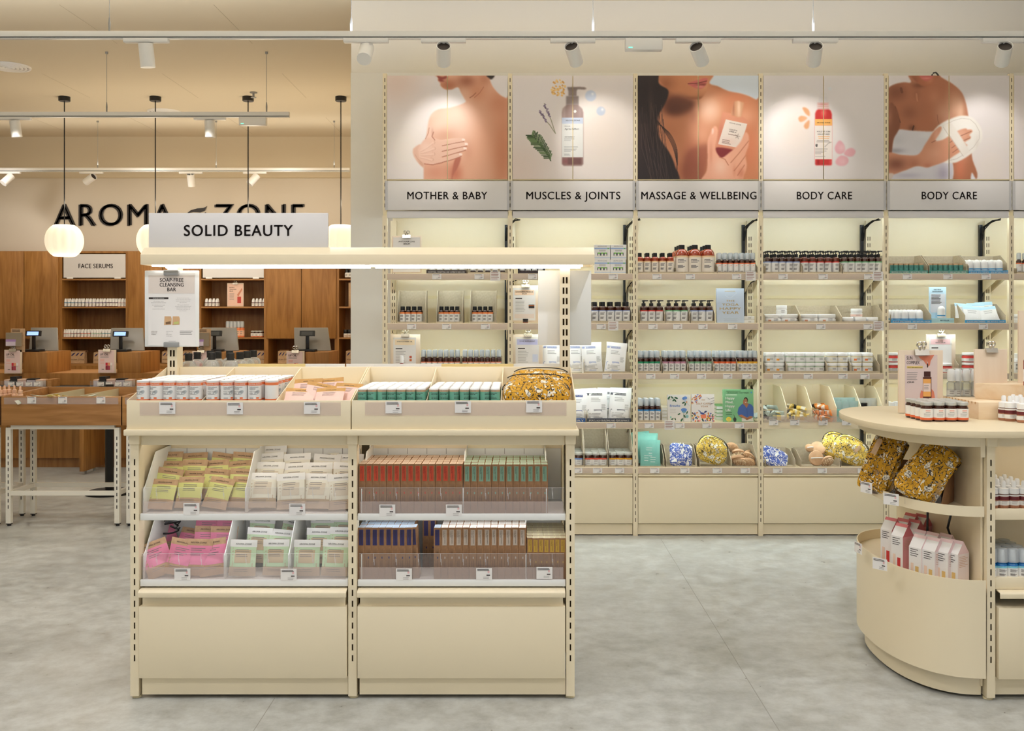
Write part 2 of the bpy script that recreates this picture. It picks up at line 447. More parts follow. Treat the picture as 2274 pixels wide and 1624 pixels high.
for px, tx, lab in ((985, 985, 'white track spotlight tilted at the bare shoulder poster'), (1272, 1335, 'white track spotlight tilted at the grey pump bottle poster'),
                    (1550, 1632, 'white track spotlight tilted at the perfume bottle poster'), (1810, 1780, 'white track spotlight tilted at the red spray bottle poster'),
                    (2230, 2185, 'white track spotlight tilted at the white mitt poster')):
    head(6.4, TZ[0], px, aim(px, 6.4, TZ[0], tx, 312, 7.11), lab, 15, 58, .75)
head(9.08, TZ[1], 34, (.1, .1, -1), 'white track spotlight, first on the aisle rail, pointing down', 45, 70)
head(9.08, TZ[1], 466, (.02, .06, -1), 'white track spotlight beside the driver box of the aisle rail', 45, 70)
head(12.3, TZ[2], 20, (-.35, -.5, -.62), 'white track spotlight glaring near the left end of the rear rail', 30, 60)
head(12.3, TZ[2], 203, (-.75, .3, -.42), 'white track spotlight swung nearly sideways on the rear rail', 30, 60)
head(12.3, TZ[2], 424, (.0, .35, -.9), 'white track spotlight hanging upright on the rear rail', 25, 80)
head(12.3, TZ[2], 566, (-.45, -.25, -.6), 'lit white track spotlight leaning beside the third pendant on the rear rail', 30, 60)
for Y, z, px, hw, lab in ((6.4, TZ[0], 1429, 41, 'white box with green light hung under the long rail'), (9.08, TZ[1], 562, 30, 'white box with green light near the end of the aisle rail')):
    t = thing('track_driver_box', lab, 'electrical box', (wx(px, Y), Y, z - .05))
    x0, x1 = wx(px - hw, Y), wx(px + hw, Y)
    MB().box(x0, x1, Y - .03, Y + .03, z - .125, z - .05, wht).build('housing', t, w=True, bevel=.006)
    MB().box(x0 + .02, x0 + .045, Y - .0312, Y - .029, z - .114, z - .108, mat('green_light', (120, 230, 190), .4, em=(90, 230, 180), es=2)).build('indicator', t, w=True)
YP = 10.95
glob = mat('pleated_lamp_shade', (255, 246, 228), .6, em=(255, 236, 204), es=.72)
for i, px in enumerate((143, 345, 551, 757)):
    X = wx(px, YP); zc = wz(535, YP)
    t = thing('pendant_lamp', ('pleated white globe pendant hanging first in line, clear of the signs', 'pleated white globe pendant half hidden behind the left edge of SOLID BEAUTY sign',
        'globe pendant hidden behind SOLID BEAUTY sign, only its cord showing above', 'pleated white globe pendant beside the wall corner, cut by the hood')[i], 'pendant lamp', (X, YP, CEIL), group='globe pendants over the cash desk')
    MB().lathe([(.058, -.05), (.062, -.045), (.062, 0)], black, 20, (X, YP, CEIL)).build('ceiling_rose', t, w=True)
    MB().tube([(X, YP, zc + .17), (X, YP, CEIL - .04)], .006, black, 6).build('cord', t, w=True)
    q = MB(); seg, ring = 72, 16
    for j in range(ring + 1):
        a = -1.1 + 2.2 * j / ring
        for k in range(seg):
            th = 2 * math.pi * k / seg
            r = .195 * math.cos(a) ** .8 * (1 + .028 * math.cos(12 * th))
            q.v.append((X + r * math.cos(th), YP + r * math.sin(th), zc + .195 * math.sin(a)))
    mm = q.mi(glob)
    for j in range(ring):
        for k in range(seg):
            q.f.append((j * seg + k, j * seg + (k + 1) % seg, (j + 1) * seg + (k + 1) % seg, (j + 1) * seg + k)); q.m.append(mm)
    q.f.append(tuple(range(seg))[::-1]); q.m.append(mm); q.f.append(tuple(ring * seg + k for k in range(seg))); q.m.append(mm)
    q.build('globe', t, w=True)
    pl = bpy.data.lights.new('pendant_glow', 'POINT'); pl.energy = 11; pl.color = (1, .88, .68); pl.shadow_soft_size = .2
    po = bpy.data.objects.new('pendant_glow', pl); COL.objects.link(po); po.location = (X, YP, zc - .25)
    po2 = bpy.data.objects.new('pendant_glow', pl); COL.objects.link(po2); po2.location = (X + .02, YP, zc + .42)
for px, py, r, lab in ((22, 147, .19, 'round white air diffuser in the ceiling near the left edge'), (366, 248, .2, 'round white air diffuser in the ceiling behind the second pendant')):
    Y = F * (CEIL - EYE) / (CY - py)
    t = thing('ceiling_air_diffuser', lab, 'air vent', (wx(px, Y), Y, CEIL))
    q = MB()
    for k in range(5):
        a = r * (1 - k * .19)
        q.lathe([(a, -.001), (a - .004, -.018 - k * .002), (a - .02, -.016 - k * .002), (a - .03, -.001)], wht, 36, (wx(px, Y), Y, CEIL))
    q.build('ring', t, w=True)
    MB().lathe([(0, -.002), (r, -.0015)], mat('vent_shadow_gap', (96, 84, 66), .8), 36, (wx(px, Y), Y, CEIL)).build('gap_shade', t, w=True)  # dark disc: shade between the vent rings put into its colour
Y = F * (CEIL - EYE) / (CY - 205)
t = thing('fire_sprinkler', 'small metal sprinkler head in the ceiling above the third pendant', 'sprinkler', (wx(563, Y), Y, CEIL))
MB().lathe([(.012, -.05), (.012, -.012), (.04, -.008), (.04, 0)], grey, 14, (wx(563, Y), Y, CEIL)).build('body', t, w=True)
MB().lathe([(.03, -.058), (.03, -.054)], grey, 14, (wx(563, Y), Y, CEIL)).build('deflector', t, w=True)

# ---------------------------------------------------------------- shelving system pieces
def upright(q, xc, yf, z0, z1, w, d, m, s0, s1, pitch=.045, sl=.026, sw=.006, cols=(0,)):
    """hollow post with a column of real slots down its front"""
    x0, x1, th = xc - w / 2, xc + w / 2, .002
    q.box(x0, x0 + th, yf, yf + d, z0, z1, m); q.box(x1 - th, x1, yf, yf + d, z0, z1, m)
    q.box(x0 + th, x1 - th, yf + d - th, yf + d, z0, z1, m)
    q.box(x0 + th, x1 - th, yf + d * .45, yf + d * .45 + .001, max(z0, s0 - .02), min(z1, s1 + .02), mat('post_slot_shade', (104, 84, 52), .8) if m is cream else mat('table_slot_shade', (46, 44, 40), .8))  # added dark plate: the shade inside the slots is put into its colour
    ed = [x0 + th] + [e for c_ in cols for e in (xc + c_ - sw / 2, xc + c_ + sw / 2)] + [x1 - th]
    for i in range(0, len(ed), 2): q.box(ed[i], ed[i + 1], yf, yf + th, z0, z1, m)
    for c_ in cols:
        zp, z = z0, s0
        while z + sl < s1:
            q.box(xc + c_ - sw / 2, xc + c_ + sw / 2, yf, yf + th, zp, z, m); zp = z + sl; z += pitch
        q.box(xc + c_ - sw / 2, xc + c_ + sw / 2, yf, yf + th, zp, z1, m)
    return q
def foot(q, x, y): q.lathe([(.02, 0), (.02, .008), (.008, .012), (.008, .03)], creamd, 10, (x, y, 0)); return q
def drawer(q, x0, x1, yf, z0, z1, zl0, zl1):
    """steel drawer front with a hooked pull lip over a recess"""
    q.box(x0, x1, yf, yf + .3, z0, z1, cream)
    q.prism([(yf - .012, zl0), (yf - .006, zl0), (yf - .006, zl1 - .008), (yf + .03, zl1 - .002), (yf + .03, zl1 + .004), (yf - .002, zl1), (yf - .012, zl1 - .008)], 'x', x0, x1, cream)
    return q
PT = []          # price tags collected as (x, y, z, label, rz, size)
def ptag(x, y, z, lab, rz=0, big=False): PT.append((x, y, z, lab, rz, big))

edge_glint = clearmat('acrylic_edge_highlight', (255, 255, 255), .6, .1, (250, 250, 250), .1)  # whitish colour stands for light caught by the acrylic edges and notches
# ---------------------------------------------------------------- the two-bay gondola in front
GX, GY = (-1.6015, -.7015, .1985), 4.091
G = thing('display_gondola', 'cream two-bay display gondola with lit hood standing in front', 'display shelf', (GX[1], 4.56, 0))
for x in GX:
    for yy, dd in ((GY, .06), (5.0, .06)):
        q = MB(); upright(q, x, yy, .012 if yy < 5 else .012, 1.07, .035, dd, cream, .155, 1.035); foot(q, x, yy + .03); q.build('upright', G, w=True)
    MB().box(x - .022, x + .022, 4.082, 4.14, wz(987, 4.09), wz(965, 4.09), cream).build('post_cap', G, w=True, bevel=.003)
MB().box(-1.633, .232, 4.052, 5.07, 1.0914, 1.1165, cream).build('counter_top', G, w=True, bevel=.004)
for a, b_ in zip(GX, GX[1:]):
    MB().box(a + .02, b_ - .02, 5.02, 5.05, 1.04, 1.0914, cream).build('apron_beam', G, w=True)
    o = MB().box(a + .0225, b_ - .0225, 4.1, 4.13, wz(989, 4.1), 1.0914, cream).build('apron_beam', G, w=True, bevel=.002)
    MB().box(a + .05, b_ - .05, 4.15, 4.165, 1.07, 1.082, led).build('led_strip', o, w=True)
    MB().box(a + .02, b_ - .02, 4.445, 4.455, .06, 1.09, cream).build('back_panel', G, w=True)
    MB().box(a + .02, b_ - .02, 4.67, 4.68, .06, 1.09, cream).build('back_panel', G, w=True)
    for zt, zb in ((.764, .736), (.491, .463)):
        q = MB(); q.box(a + .02, b_ - .02, 4.098, 4.112, zb, zt, white); q.box(a + .02, b_ - .02, 4.112, 4.445, zt - .014, zt - .004, white)
        o = q.build('shelf', G, w=True, bevel=.002)
        q = MB(); q.box(a + .028, b_ - .026, 4.436, 4.442, zt - .003, zt + .225, white)       # slotted riser at the back of the shelf
        for k in range(9):
            xx = a + .1 + k * .087
            q.box(xx - .001, xx + .001, 4.435, 4.4365, zt + .2, zt + .225, ink2)
        q.build('riser', o, w=True)
        q = MB(); q.box(a + .025, b_ - .025, 4.1035, 4.1055, zt, zt + .106, acry); q.box(a + .025, b_ - .025, 4.1035, 4.1055, zt + .106, zt + .1068, edge_glint)
        for k in range(9):
            xx = a + .085 + k * .0925
            q.box(xx - .0006, xx + .0006, 4.1028, 4.1034, zt + .072, zt + .106, edge_glint); q.box(xx + .0006, xx + .003, 4.1028, 4.1034, zt + .082, zt + .0835, edge_glint); q.box(xx + .0024, xx + .0036, 4.1028, 4.1034, zt + .058, zt + .083, edge_glint)
        q.build('acrylic_guard', o, w=True)
        MB().box(a + .03, b_ - .03, 4.1, 4.1025, zt + .001, zt + .05, strip).build('label_strip', o, w=True)
        if zt > .7: MB().box(a + .04, b_ - .04, 4.15, 4.165, zb - .002, zb + .006, led).build('led_strip', o, w=True)
    q = MB(); drawer(q, a + .022, b_ - .022, 4.078, .0893, .386, .425, .453); q.box(a + .03, b_ - .03, 4.096, 4.3, .38, .455, cream)
    q.build('drawer', G, w=True, bevel=.0025)
    MB().box(a + .028, b_ - .02, 4.1, 4.13, .0155, .092, cream).build('plinth', G, w=True)
divp = lambda zt: [(4.116, zt), (4.116, zt + .1), (4.135, zt + .112), (4.255, zt + .238), (4.41, zt + .242), (4.436, zt + .242), (4.436, zt)]
for zt, xs in ((.762, (-1.574, -1.151, -.668, -.246, .1)), (.489, (-1.574, -1.239, -.972, -.668, .015))):
    for x in xs: MB().prism(divp(zt), 'x', x - .002, x + .002, white).build('divider', G, w=True, bevel=.0008)
for x in (GX[0], GX[2]): MB().box(x - .004, x + .004, 4.15, 4.99, .06, 1.07, cream).build('end_panel', G, w=True)
for px in (382.5, 1255):
    x = wx(px, 4.51); q = MB(); upright(q, x, 4.51, 1.1165, 1.815, .044, .075, cream, 1.16, 1.79, .0475, .029, .0085, (-.0072, .0072)); q.build('column', G, w=True)
hx0, hx1 = wx(312.5, 4.45), wx(1319.5, 4.45)
hp = [(4.45, 1.8125), (4.45, 1.859), (4.492, 1.893), (4.66, 1.893), (4.70, 1.859), (4.70, 1.8125), (4.692, 1.8125), (4.692, 1.853), (4.458, 1.853), (4.458, 1.8125)]
h = MB(); h.prism(hp, 'x', hx0, hx1, cream)
for x in (hx0, hx1): h.prism([p for p in hp[:6]], 'x', x - .002, x + .002, cream)
h = h.build('hood', G, w=True, bevel=.002)
for a, b_ in ((hx0 + .04, -.715), (-.69, hx1 - .05)): MB().box(a, b_, 4.475, 4.50, 1.806, 1.82, led).build('led_strip', h, w=True)
for a, b_ in ((hx0 + .04, -.715), (-.69, hx1 - .05)): MB().box(a, b_, 4.65, 4.67, 1.806, 1.82, led).build('led_strip', h, w=True)
h = thing('header_sign', 'white SOLID BEAUTY header sign standing on the gondola hood', 'sign', (wx(529, 4.5), 4.51, 1.893))
q = MB(); q.box(wx(330, 4.5), wx(728.5, 4.5), 4.5, 4.515, 1.893, wz(473, 4.5), lightgrey); q.build('board', h, w=True, bevel=.002)
q = MB(); q.text('SOLID BEAUTY', .0485, ink, front(4.4985), wx(529.5, 4.5), wz(524, 4.5), 'c', .018, 1.12, width=(650 - 409) * 4.5 / F); q.build('lettering', h, w=True)

# the trays on the counter: front edge low, back edge high
def tray(name, x0, x1, y0, y1, divs, lab, flip=False):
    t = thing(name, lab, 'counter tray', ((x0 + x1) / 2, (y0 + y1) / 2, 1.1165))
    zf, zb, th = 1.2355, 1.347, .0035
    fy = lambda y: (y0 + y1 - y) if flip else y
    q = MB()
    ya, yb = fy(y0), fy(y1)
    q.box(x0, x1, min(ya, fy(y0 + th)), max(ya, fy(y0 + th)), 1.1165, zf, cream)
    q.box(x0, x1, min(yb, fy(y1 - th)), max(yb, fy(y1 - th)), 1.1165, zb, cream)
    side = [(fy(y0 + th), 1.1165), (fy(y1 - th), 1.1165), (fy(y1 - th), zb), (fy(y1 - .02), zb), (fy(y0 + th), zf)]
    for x in (x0, x1 - th): q.prism(side, 'x', x, x + th, cream)
    q.box(x0 + th, x1 - th, min(fy(y0 + th), fy(y1 - th)), max(fy(y0 + th), fy(y1 - th)), 1.197, 1.205, cream)
    q.build('tray_body', t, w=True, bevel=.001)
    for x in divs: MB().prism([(fy(y0 + th), 1.203), (fy(y1 - th), 1.203), (fy(y1 - th), zb - .004), (fy(y1 - .02), zb - .004), (fy(y0 + th), zf - .002)], 'x', x - th / 2, x + th / 2, cream).build('divider', t, w=True)
    if not flip: MB().box(x0 + .055, x1 - .04, y0 - .002, y0 - .0005, zf - .062, zf - .008, strip).build('label_strip', t, w=True)
    return t
TY0, TY1 = 4.07, 4.545
TX = [wx(a, TY0) for a in (281, 447, 612.5, 778.5, 781, 947, 1112.5, 1279.5)]
tray('counter_tray', TX[0], TX[3], TY0, TY1, TX[1:3], 'cream three-bin counter tray of orange tins, front left of the gondola')
tray('counter_tray', TX[4], TX[7], TY0, TY1, TX[5:7], 'cream three-bin counter tray of green sticks, front right of the gondola')
tray('counter_tray', TX[0], TX[3], 4.59, 5.06, TX[1:3], 'rear counter tray of black-capped bottles behind the orange tins', True)
tray('counter_tray', TX[4], TX[7], 4.59, 5.06, TX[5:7], 'rear counter tray of packets behind the green sticks', True)

# sign boards clipped to the columns
def a4board(name, lab, px0, px1, py0, py1, Y, printed):
    x0, x1, z0, z1 = wx(px0, Y), wx(px1, Y), wz(py1, Y), wz(py0, Y)
    t = thing(name, lab, 'sign', ((x0 + x1) / 2, Y, z0))
    MB().box(x0, x1, Y, Y + .006, z0, z1, white).build('board', t, w=True, bevel=.008 if False else .003)
    if printed:
        q = MB(); f1 = front(Y - .0015); W = x1 - x0; Hh = z1 - z0
        u = lambda a: x0 + W * a; v = lambda a: z1 - Hh * a
        q.box(u(.07), u(.93), Y - .001, Y, v(.98), v(.035), paper)
        q.rect(u(.075), u(.92), v(.3), v(.065), C(226, 214, 204), f1)
        for k, s_ in enumerate(('SOAP-FREE', 'CLEANSING', 'BAR')): q.text(s_, .0165, ink, front(Y - .002), u(.5), v(.148 + k * .062), 'c', .014, 1.05, width=(.106, .108, .039)[k])
        q.rect(u(.08), u(.44), v(.375), v(.35), ink, f1); q.text('PATENTED FORMULA', .0036, paper, front(Y - .002), u(.26), v(.369))
        for k, s_ in enumerate(('100% NATURAL ORIGIN,', 'VEGAN AND CERTIFIED ORGANIC', 'ECO-DESIGNED, RECYCLABLE', 'KRAFT PACKAGING', 'HANDCRAFTED IN FRANCE')):
            q.text(s_, .0030, ink2, f1, u(.26), v(.407 + (0, .02, .05, .07, .102)[k]), 'c')
        for k, s_ in enumerate(('Our formulas consist solely of mild', 'surfactants, approved by organic cosmetics', 'standards and derived from amino acids,', 'sugars, and coconut.', 'After two years of research and', 'development, AROMA-ZONE has developed', 'unique patented formulas that are 100%', 'of natural origin, certified organic and', 'kind to skin and hair.')):
            q.text(s_, .0027, ink2, f1, u(.71), v(.365 + .0195 * k + (.01 if k > 3 else 0)), 'c')
        for x_, c2 in ((.36, (120, 90, 60)), (.51, (196, 200, 120))):
            q.quad([f1(u(x_), v(.715)), f1(u(x_ + .135), v(.71)), f1(u(x_ + .14), v(.63)), f1(u(x_ + .125), v(.6)), f1(u(x_ + .01), v(.6)), f1(u(x_ + .005), v(.65))], C(212, 172, 128))
            q.quad([front(Y - .002)(u(x_ + .03), v(.705)), front(Y - .002)(u(x_ + .12), v(.70)), front(Y - .002)(u(x_ + .12), v(.665)), front(Y - .002)(u(x_ + .03), v(.675))], C(*c2))
        for k, s_ in enumerate(('AROMA-ZONE', 'RANGE SOLID', 'COSMETICS')): q.text(s_, .0028, C(140, 110, 84), f1, u(.125), v(.80 + k * .021), 'l', .01)
        for k, s_ in enumerate(('100% natural origin', 'Vegan', 'Made in France', 'Certified organic')): q.text(s_, .0028, ink2, f1, u(.4), v(.8 + k * .021), 'l')
        q.lines(u(.65), u(.9), v(.79), 3, Hh * .021, .0022, ink2, f1); q.lines(u(.42), u(.6), v(.925), 2, Hh * .013, .0012, ink2, f1, al='c')
        q.build('printed_sheet', t, w=True)
        for a, b_ in ((z1 - .022, z1 + .002), (z0 - .002, z0 + .022)):
            MB().box((x0 + x1) / 2 - .034, (x0 + x1) / 2 + .034, Y - .014, Y + .012, a, b_, grey).build('clip', t, w=True, bevel=.004)
    return t
a4board('clip_sign', 'white SOAP-FREE CLEANSING BAR sign clipped to the gondola column', 321, 442, 601, 770.5, 4.49, True)
a4board('clip_sign', 'blank white back of a sign board behind the slotted gondola column', 1195, 1313, 601, 767, 4.6, False)
# ---------------------------------------------------------------- the wall shelving, bay by bay
UX = [-.988 + .9 * i for i in range(7)]
YF, YBK = 7.112, 7.54
SZ = [(1.885, 1.838), (1.529, 1.479), (1.169, 1.124), (.816, .769), (.4935, .445)]
BN = ['mother-and-baby', 'muscles-and-joints', 'massage', 'first body-care', 'second body-care', 'far-right']
SN = ['top', 'second', 'third', 'fourth', 'lowest']
def pl(s, b_, pre=''): return '%s%s shelf, %s bay' % (pre, SN[s], BN[b_])
HEAD = ['MOTHER & BABY', 'MUSCLES & JOINTS', 'MASSAGE & WELLBEING', 'BODY CARE', 'BODY CARE', None]
HEADPX = [(905, 1082), (1169, 1377), (1424, 1679), (1769, 1891), (2046, 2168)]
for i in range(6):
    x0, x1 = UX[i], UX[i + 1]
    t = thing('wall_shelving_bay', 'cream lit wall shelving bay %s' % ('under MOTHER & BABY sign', 'under MUSCLES & JOINTS sign', 'under MASSAGE & WELLBEING sign', 'under BODY CARE sign of the red spray bottle',
              'under BODY CARE sign of the white mitt', 'cut off by the right edge of the view')[i], 'display shelf', ((x0 + x1) / 2, 7.35, 0), group='wall shelving bays')
    for x in ([x0, x1] if i == 5 else [x0]):
        q = MB(); upright(q, x, YF, 0, 2.3, .034, .03, cream, .1, 2.27, .05, .028, .0055); upright(q, x, YF, 2.33, 3.322, .03, .03, cream, 2.36, 3.3, .05, .028, .0055)
        q.box(x - .012, x + .012, YF + .002, YF + .02, 2.3, 2.33, creamd); q.build('upright', t, w=True)
        q = MB(); upright(q, x + .012, YBK - .04, 0, 2.3, .045, .03, cream, .3, 2.2, .05, .03, .006, (-.008, .008)); q.build('rear_upright', t, w=True)
    q = MB(); q.box(x0, x1, YBK, YBK + .02, 0, 2.33, cream)
    for z in (1.722, 1.05): q.box(x0 + .05, x1 - .05, YBK - .006, YBK, z - .012, z + .012, creamd)
    q.build('back_panel', t, w=True)
    q = MB(); q.box(x0 + .017, x1 - .017, YF + .004, YF + .014, 2.284, 2.335, lightgrey); q.box(x0 + .017, x1 - .017, YF + .014, YBK, 2.325, 2.335, cream)
    o = q.build('valance', t, w=True, bevel=.002); MB().box(x0 + .06, x1 - .06, YF + .05, YF + .065, 2.312, 2.325, ledw).build('led_strip', o, w=True)
    for k, (zt, zb) in enumerate(SZ):
        q = MB(); q.box(x0 + .017, x1 - .017, YF + .002, YF + .014, zb, zt, cream); q.box(x0 + .017, x1 - .017, YF + .014, YBK - .045, zt - .016, zt - .004, cream)
        for xx in (x0 + .03, x1 - .03): q.prism([(YBK - .05, zt - .016), (YF + .1, zt - .016), (YBK - .05, zt - .13)], 'x', xx - .002, xx + .002, cream)
        o = q.build('shelf', t, w=True, bevel=.0015)
        if not (i == 3 and k == 3): MB().box(x0 + .02, x1 - .02, YF - .0005, YF + .0015, zb + .004, zt - .003, strip).build('label_strip', o, w=True)
        if k < 4: MB().box(x0 + .06, x1 - .06, YF + .04, YF + .055, zt - .024, zt - .0165, ledw).build('led_strip', o, w=True)
    q = MB(); q.box(x0 + .02, x1 - .02, YF + .012, YF + .3, .086, .43, cream); q.box(x0 + .02, x1 - .02, YF - .004, YF + .03, .43, .441, cream); q.box(x0 + .02, x1 - .02, YF - .002, YF + .012, .09, .418, cream)
    q.build('base_drawer', t, w=True, bevel=.002)
    MB().box(x0 + .02, x1 - .02, YF + .016, YF + .04, .008, .083, cream).build('plinth', t, w=True)
    if i:                                            # cable conduit beside the rear post, with a loose tail
        x = x0 - .035
        q = MB(); q.box(x - .011, x + .011, YBK - .03, YBK - .005, .5, 2.27, black)
        rr = random.Random(i)
        for zc in (2.27, 1.82, 1.46):
            q.tube([(x, YBK - .03, zc - .12), (x + .01, YBK - .06, zc - .04), (x + .04, YBK - .1, zc + .01), (x + .07 + rr.random() * .03, YBK - .16, zc + .035), (x + .1, YBK - .12, zc + .03)], .004, black, 5)
        for xx in (x - .006, x + .006): q.tube([(xx, YBK - .035, 2.15), (xx + .01, YBK - .05, 2.25), (xx + .06, YBK - .1, 2.295), (xx + .1, YBK - .12, 2.30)], .005, black, 5)
        q.build('cable_conduit', t, w=True)
    # header sign over the bay, clipped across the posts
    s = thing('header_sign', ('pale grey MOTHER & BABY header sign above the shelves', 'pale grey MUSCLES & JOINTS header sign above the shelves', 'pale grey MASSAGE & WELLBEING header sign above the shelves',
        'pale grey BODY CARE header sign under the red spray bottle poster', 'pale grey BODY CARE header sign under the white mitt poster', 'pale grey header sign cut off at the right edge')[i], 'sign', ((x0 + x1) / 2, YF, 2.339), group='header signs over the wall bays')
    MB().box(x0 + .004, x1 - .004, YF - .008, YF - .002, 2.339, wz(402, YF), lightgrey).build('board', s, w=True, bevel=.0015)
    for x in (x0 + .012, x1 - .012): MB().box(x - .01, x + .01, YF - .0095, YF - .007, 2.339, wz(402, YF), clearmat('clear_bracket', (250, 250, 250), .2, .1)).build('bracket', s, w=True)
    if HEAD[i]:
        a, b_ = HEADPX[i]; q = MB()
        q.text(HEAD[i], 16.5 * YF / F, ink, front(YF - .0092), wx((a + b_) / 2, YF), wz(443, YF), 'c', .014, 1.1, width=(b_ - a) * YF / F); q.build('lettering', s, w=True)

# ---------------------------------------------------------------- the rounded island counter at the right
IX, IY = 1.9, 4.56
I = thing('island_counter', 'cream island counter with rounded end, curved shelves and slotted post', 'display counter', (IX, IY, 0))
def half(a, b_, e=2.3, n=40):
    p = []
    for k in range(n + 1):
        th = math.pi / 2 + math.pi * k / n
        c_, s_ = math.cos(th), math.sin(th)
        p.append((IX - a * abs(c_) ** (2 / e), IY + b_ * math.copysign(abs(s_) ** (2 / e), s_)))
    return p                                          # from the rear post round the end to the front post
def shell(q, a, b_, z0, z1, th, m):
    o, i_ = half(a, b_), half(a - th, b_ - th); k = len(o)
    vs = [(x, y, z) for ring, z in ((o, z0), (o, z1), (i_, z1), (i_, z0)) for x, y in ring]
    fs = []
    for j in range(k - 1):
        for r_ in range(4):
            A, B = r_ * k, ((r_ + 1) % 4) * k
            fs.append((A + j, A + j + 1, B + j + 1, B + j))
    fs += [(0, k, 2 * k, 3 * k), (k - 1, 4 * k - 1, 3 * k - 1, 2 * k - 1)]
    return q.add(vs, fs, m)
XR = 3.6
top = half(.39, .56) + [(XR, IY - .56), (XR, IY + .56)]
q = MB(); q.prism(top, 'z', 1.0875, 1.1165, mat('cream_counter_laminate', (228, 212, 178), .35)); q.build('counter_top', I, w=True, bevel=.003)
q = MB(); shell(q, .3, .485, 1.043, 1.087, .006, cream); q.box(1.945, XR, 4.09, 4.11, 1.043, 1.087, cream); q.build('apron', I, w=True)
for zt, zb, a in ((.798, .755, .285),):
    q = MB(); shell(q, a, .485, zb, zt, .004, cream); q.prism(half(a - .004, .481), 'z', zt - .035, zt - .03, cream); q.build('curved_shelf', I, w=True)
q = MB(); shell(q, .305, .5, .095, .497, .004, cream); q.prism(half(.3, .495), 'z', .445, .45, cream); q.build('curved_skirt', I, w=True)
q = MB(); shell(q, .27, .455, .012, .12, .004, cream); q.build('curved_plinth', I, w=True)
q = MB(); q.box(1.896, 1.905, 4.1, 5.02, .05, 1.087, cream); q.build('end_panel', I, w=True)
for yy in (4.071, 4.99):
    q = MB(); upright(q, 1.926, yy, .012, 1.045, .034, .06, cream, .155, 1.035); foot(q, 1.926, yy + .03); q.build('upright', I, w=True)
MB().box(1.906, 1.95, 4.062, 4.12, 1.045, 1.087, cream).build('post_cap', I, w=True, bevel=.003)
MB().box(1.885, 1.905, 4.075, 4.15, 1.0, 1.087, cream).build('bracket', I, w=True)
MB().box(1.945, XR, 4.45, 4.46, .06, 1.087, cream).build('back_panel', I, w=True)
for zt, zb in ((.788, .742), (.505, .457)):
    q = MB(); q.box(1.945, XR, 4.078, 4.09, zb, zt, cream); q.box(1.945, XR, 4.09, 4.45, zt - .014, zt - .004, cream); q.build('shelf', I, w=True, bevel=.002)
q = MB(); drawer(q, 1.953, 2.84, 4.06, .092, .386, .425, .453); q.build('drawer', I, w=True, bevel=.0025)
MB().box(1.955, XR, 4.1, 4.13, .0155, .096, cream).build('plinth', I, w=True)
q = MB(); q.box(1.96, XR, 4.14, 4.155, 1.07, 1.08, led); q.build('led_strip', I, w=True)
q = MB(); q.tube([(1.86, 4.3, .72), (1.85, 4.31, .66), (1.875, 4.32, .6), (1.85, 4.31, .56), (1.88, 4.3, .52), (1.84, 4.33, .535), (1.8, 4.36, .57), (1.79, 4.38, .62), (1.8, 4.4, .72)], .005, black, 6); q.build('power_cable', I, w=True)

# ---------------------------------------------------------------- pale tables with oak trays at the left
wf = mat('off_white_tube', (236, 230, 216), .4)
def side_table(X0, X1, lab, tr_lab, divs):
    Y0, Y1 = 7.44, 7.84
    t = thing('display_table', lab, 'table', ((X0 + X1) / 2, (Y0 + Y1) / 2, 0), group='slotted tables at the left')
    for x in (X0 + .02, X1 - .02):
        for y in (Y0, Y1 - .03):
            q = MB(); upright(q, x, y, .02, .74, .037, .035, wf, .13, .72, .047, .027, .0075); q.build('leg', t, w=True)
            q = MB(); q.lathe([(.014, 0), (.014, .012), (.024, .014), (.024, .02)], black, 10, (x, y + .017, 0)); q.build('foot', t, w=True)
    for y in (Y0, Y1 - .03): MB().box(X0 + .038, X1 - .038, y + .002, y + .03, .728, .758, wf).build('top_rail', t, w=True)
    q = MB()
    for y in (Y0, Y1 - .03): q.box(X0 + .038, X1 - .038, y + .002, y + .03, .23, .262, wf)
    for x in (X0 + .02, X1 - .02): q.box(x - .015, x + .015, Y0 + .03, Y1 - .03, .23, .262, wf)
    q.build('stretcher', t, w=True)
    r = thing('oak_tray', tr_lab, 'tray', ((X0 + X1) / 2, (Y0 + Y1) / 2, .758), group='oak trays on the slotted tables')
    a, b_ = X0 - .03, X1 + .03
    q = MB(); q.box(a, b_, Y0 - .02, Y0 - .002, .76, .976, woodh); q.box(a, b_, Y1 + .3, Y1 + .318, .76, .995, woodh); q.box(a + .018, b_ - .018, Y0 - .002, Y1 + .3, .87, .885, woodh)
    for x in (a, b_ - .018): q.prism([(Y0 - .002, .76), (Y1 + .3, .76), (Y1 + .3, .995), (Y0 - .002, .976)], 'x', x, x + .018, woodh)
    q.build('tray_body', r, w=True, bevel=.001)
    for x in divs: MB().box(x - .003, x + .003, Y0, Y1 + .3, .885, .982, mat('tray_divider', (214, 206, 176), .5)).build('divider', r, w=True)
    MB().box(a + .03, b_ - .03, Y0 - .0225, Y0 - .0205, .918, .968, strip).build('label_strip', r, w=True)
TA = (-3.882, -3.026)
side_table(*TA, 'slotted off-white table in clear view, left of the gondola', 'oak tray of tubes on the table left of the gondola', (-3.6, -3.32))
side_table(TA[0] - .905, TA[0] - .05, 'slotted off-white table cut off by the left edge', 'oak tray of peach droppers cut off by the left edge', (-4.2,))
side_table(TA[1] + .05, TA[1] + .905, 'slotted off-white table half hidden behind the gondola', 'oak tray mostly hidden behind the gondola', (-2.6,))
t = thing('pedestal_stand', 'black round-based pedestal standing behind the slotted tables', 'stand', (wx(243, 8.8), 8.8, 0))
MB().lathe([(.2, 0), (.2, .02), (.17, .032), (.03, .036)], blackm, 40, (wx(243, 8.8), 8.8, 0)).build('base', t, w=True)
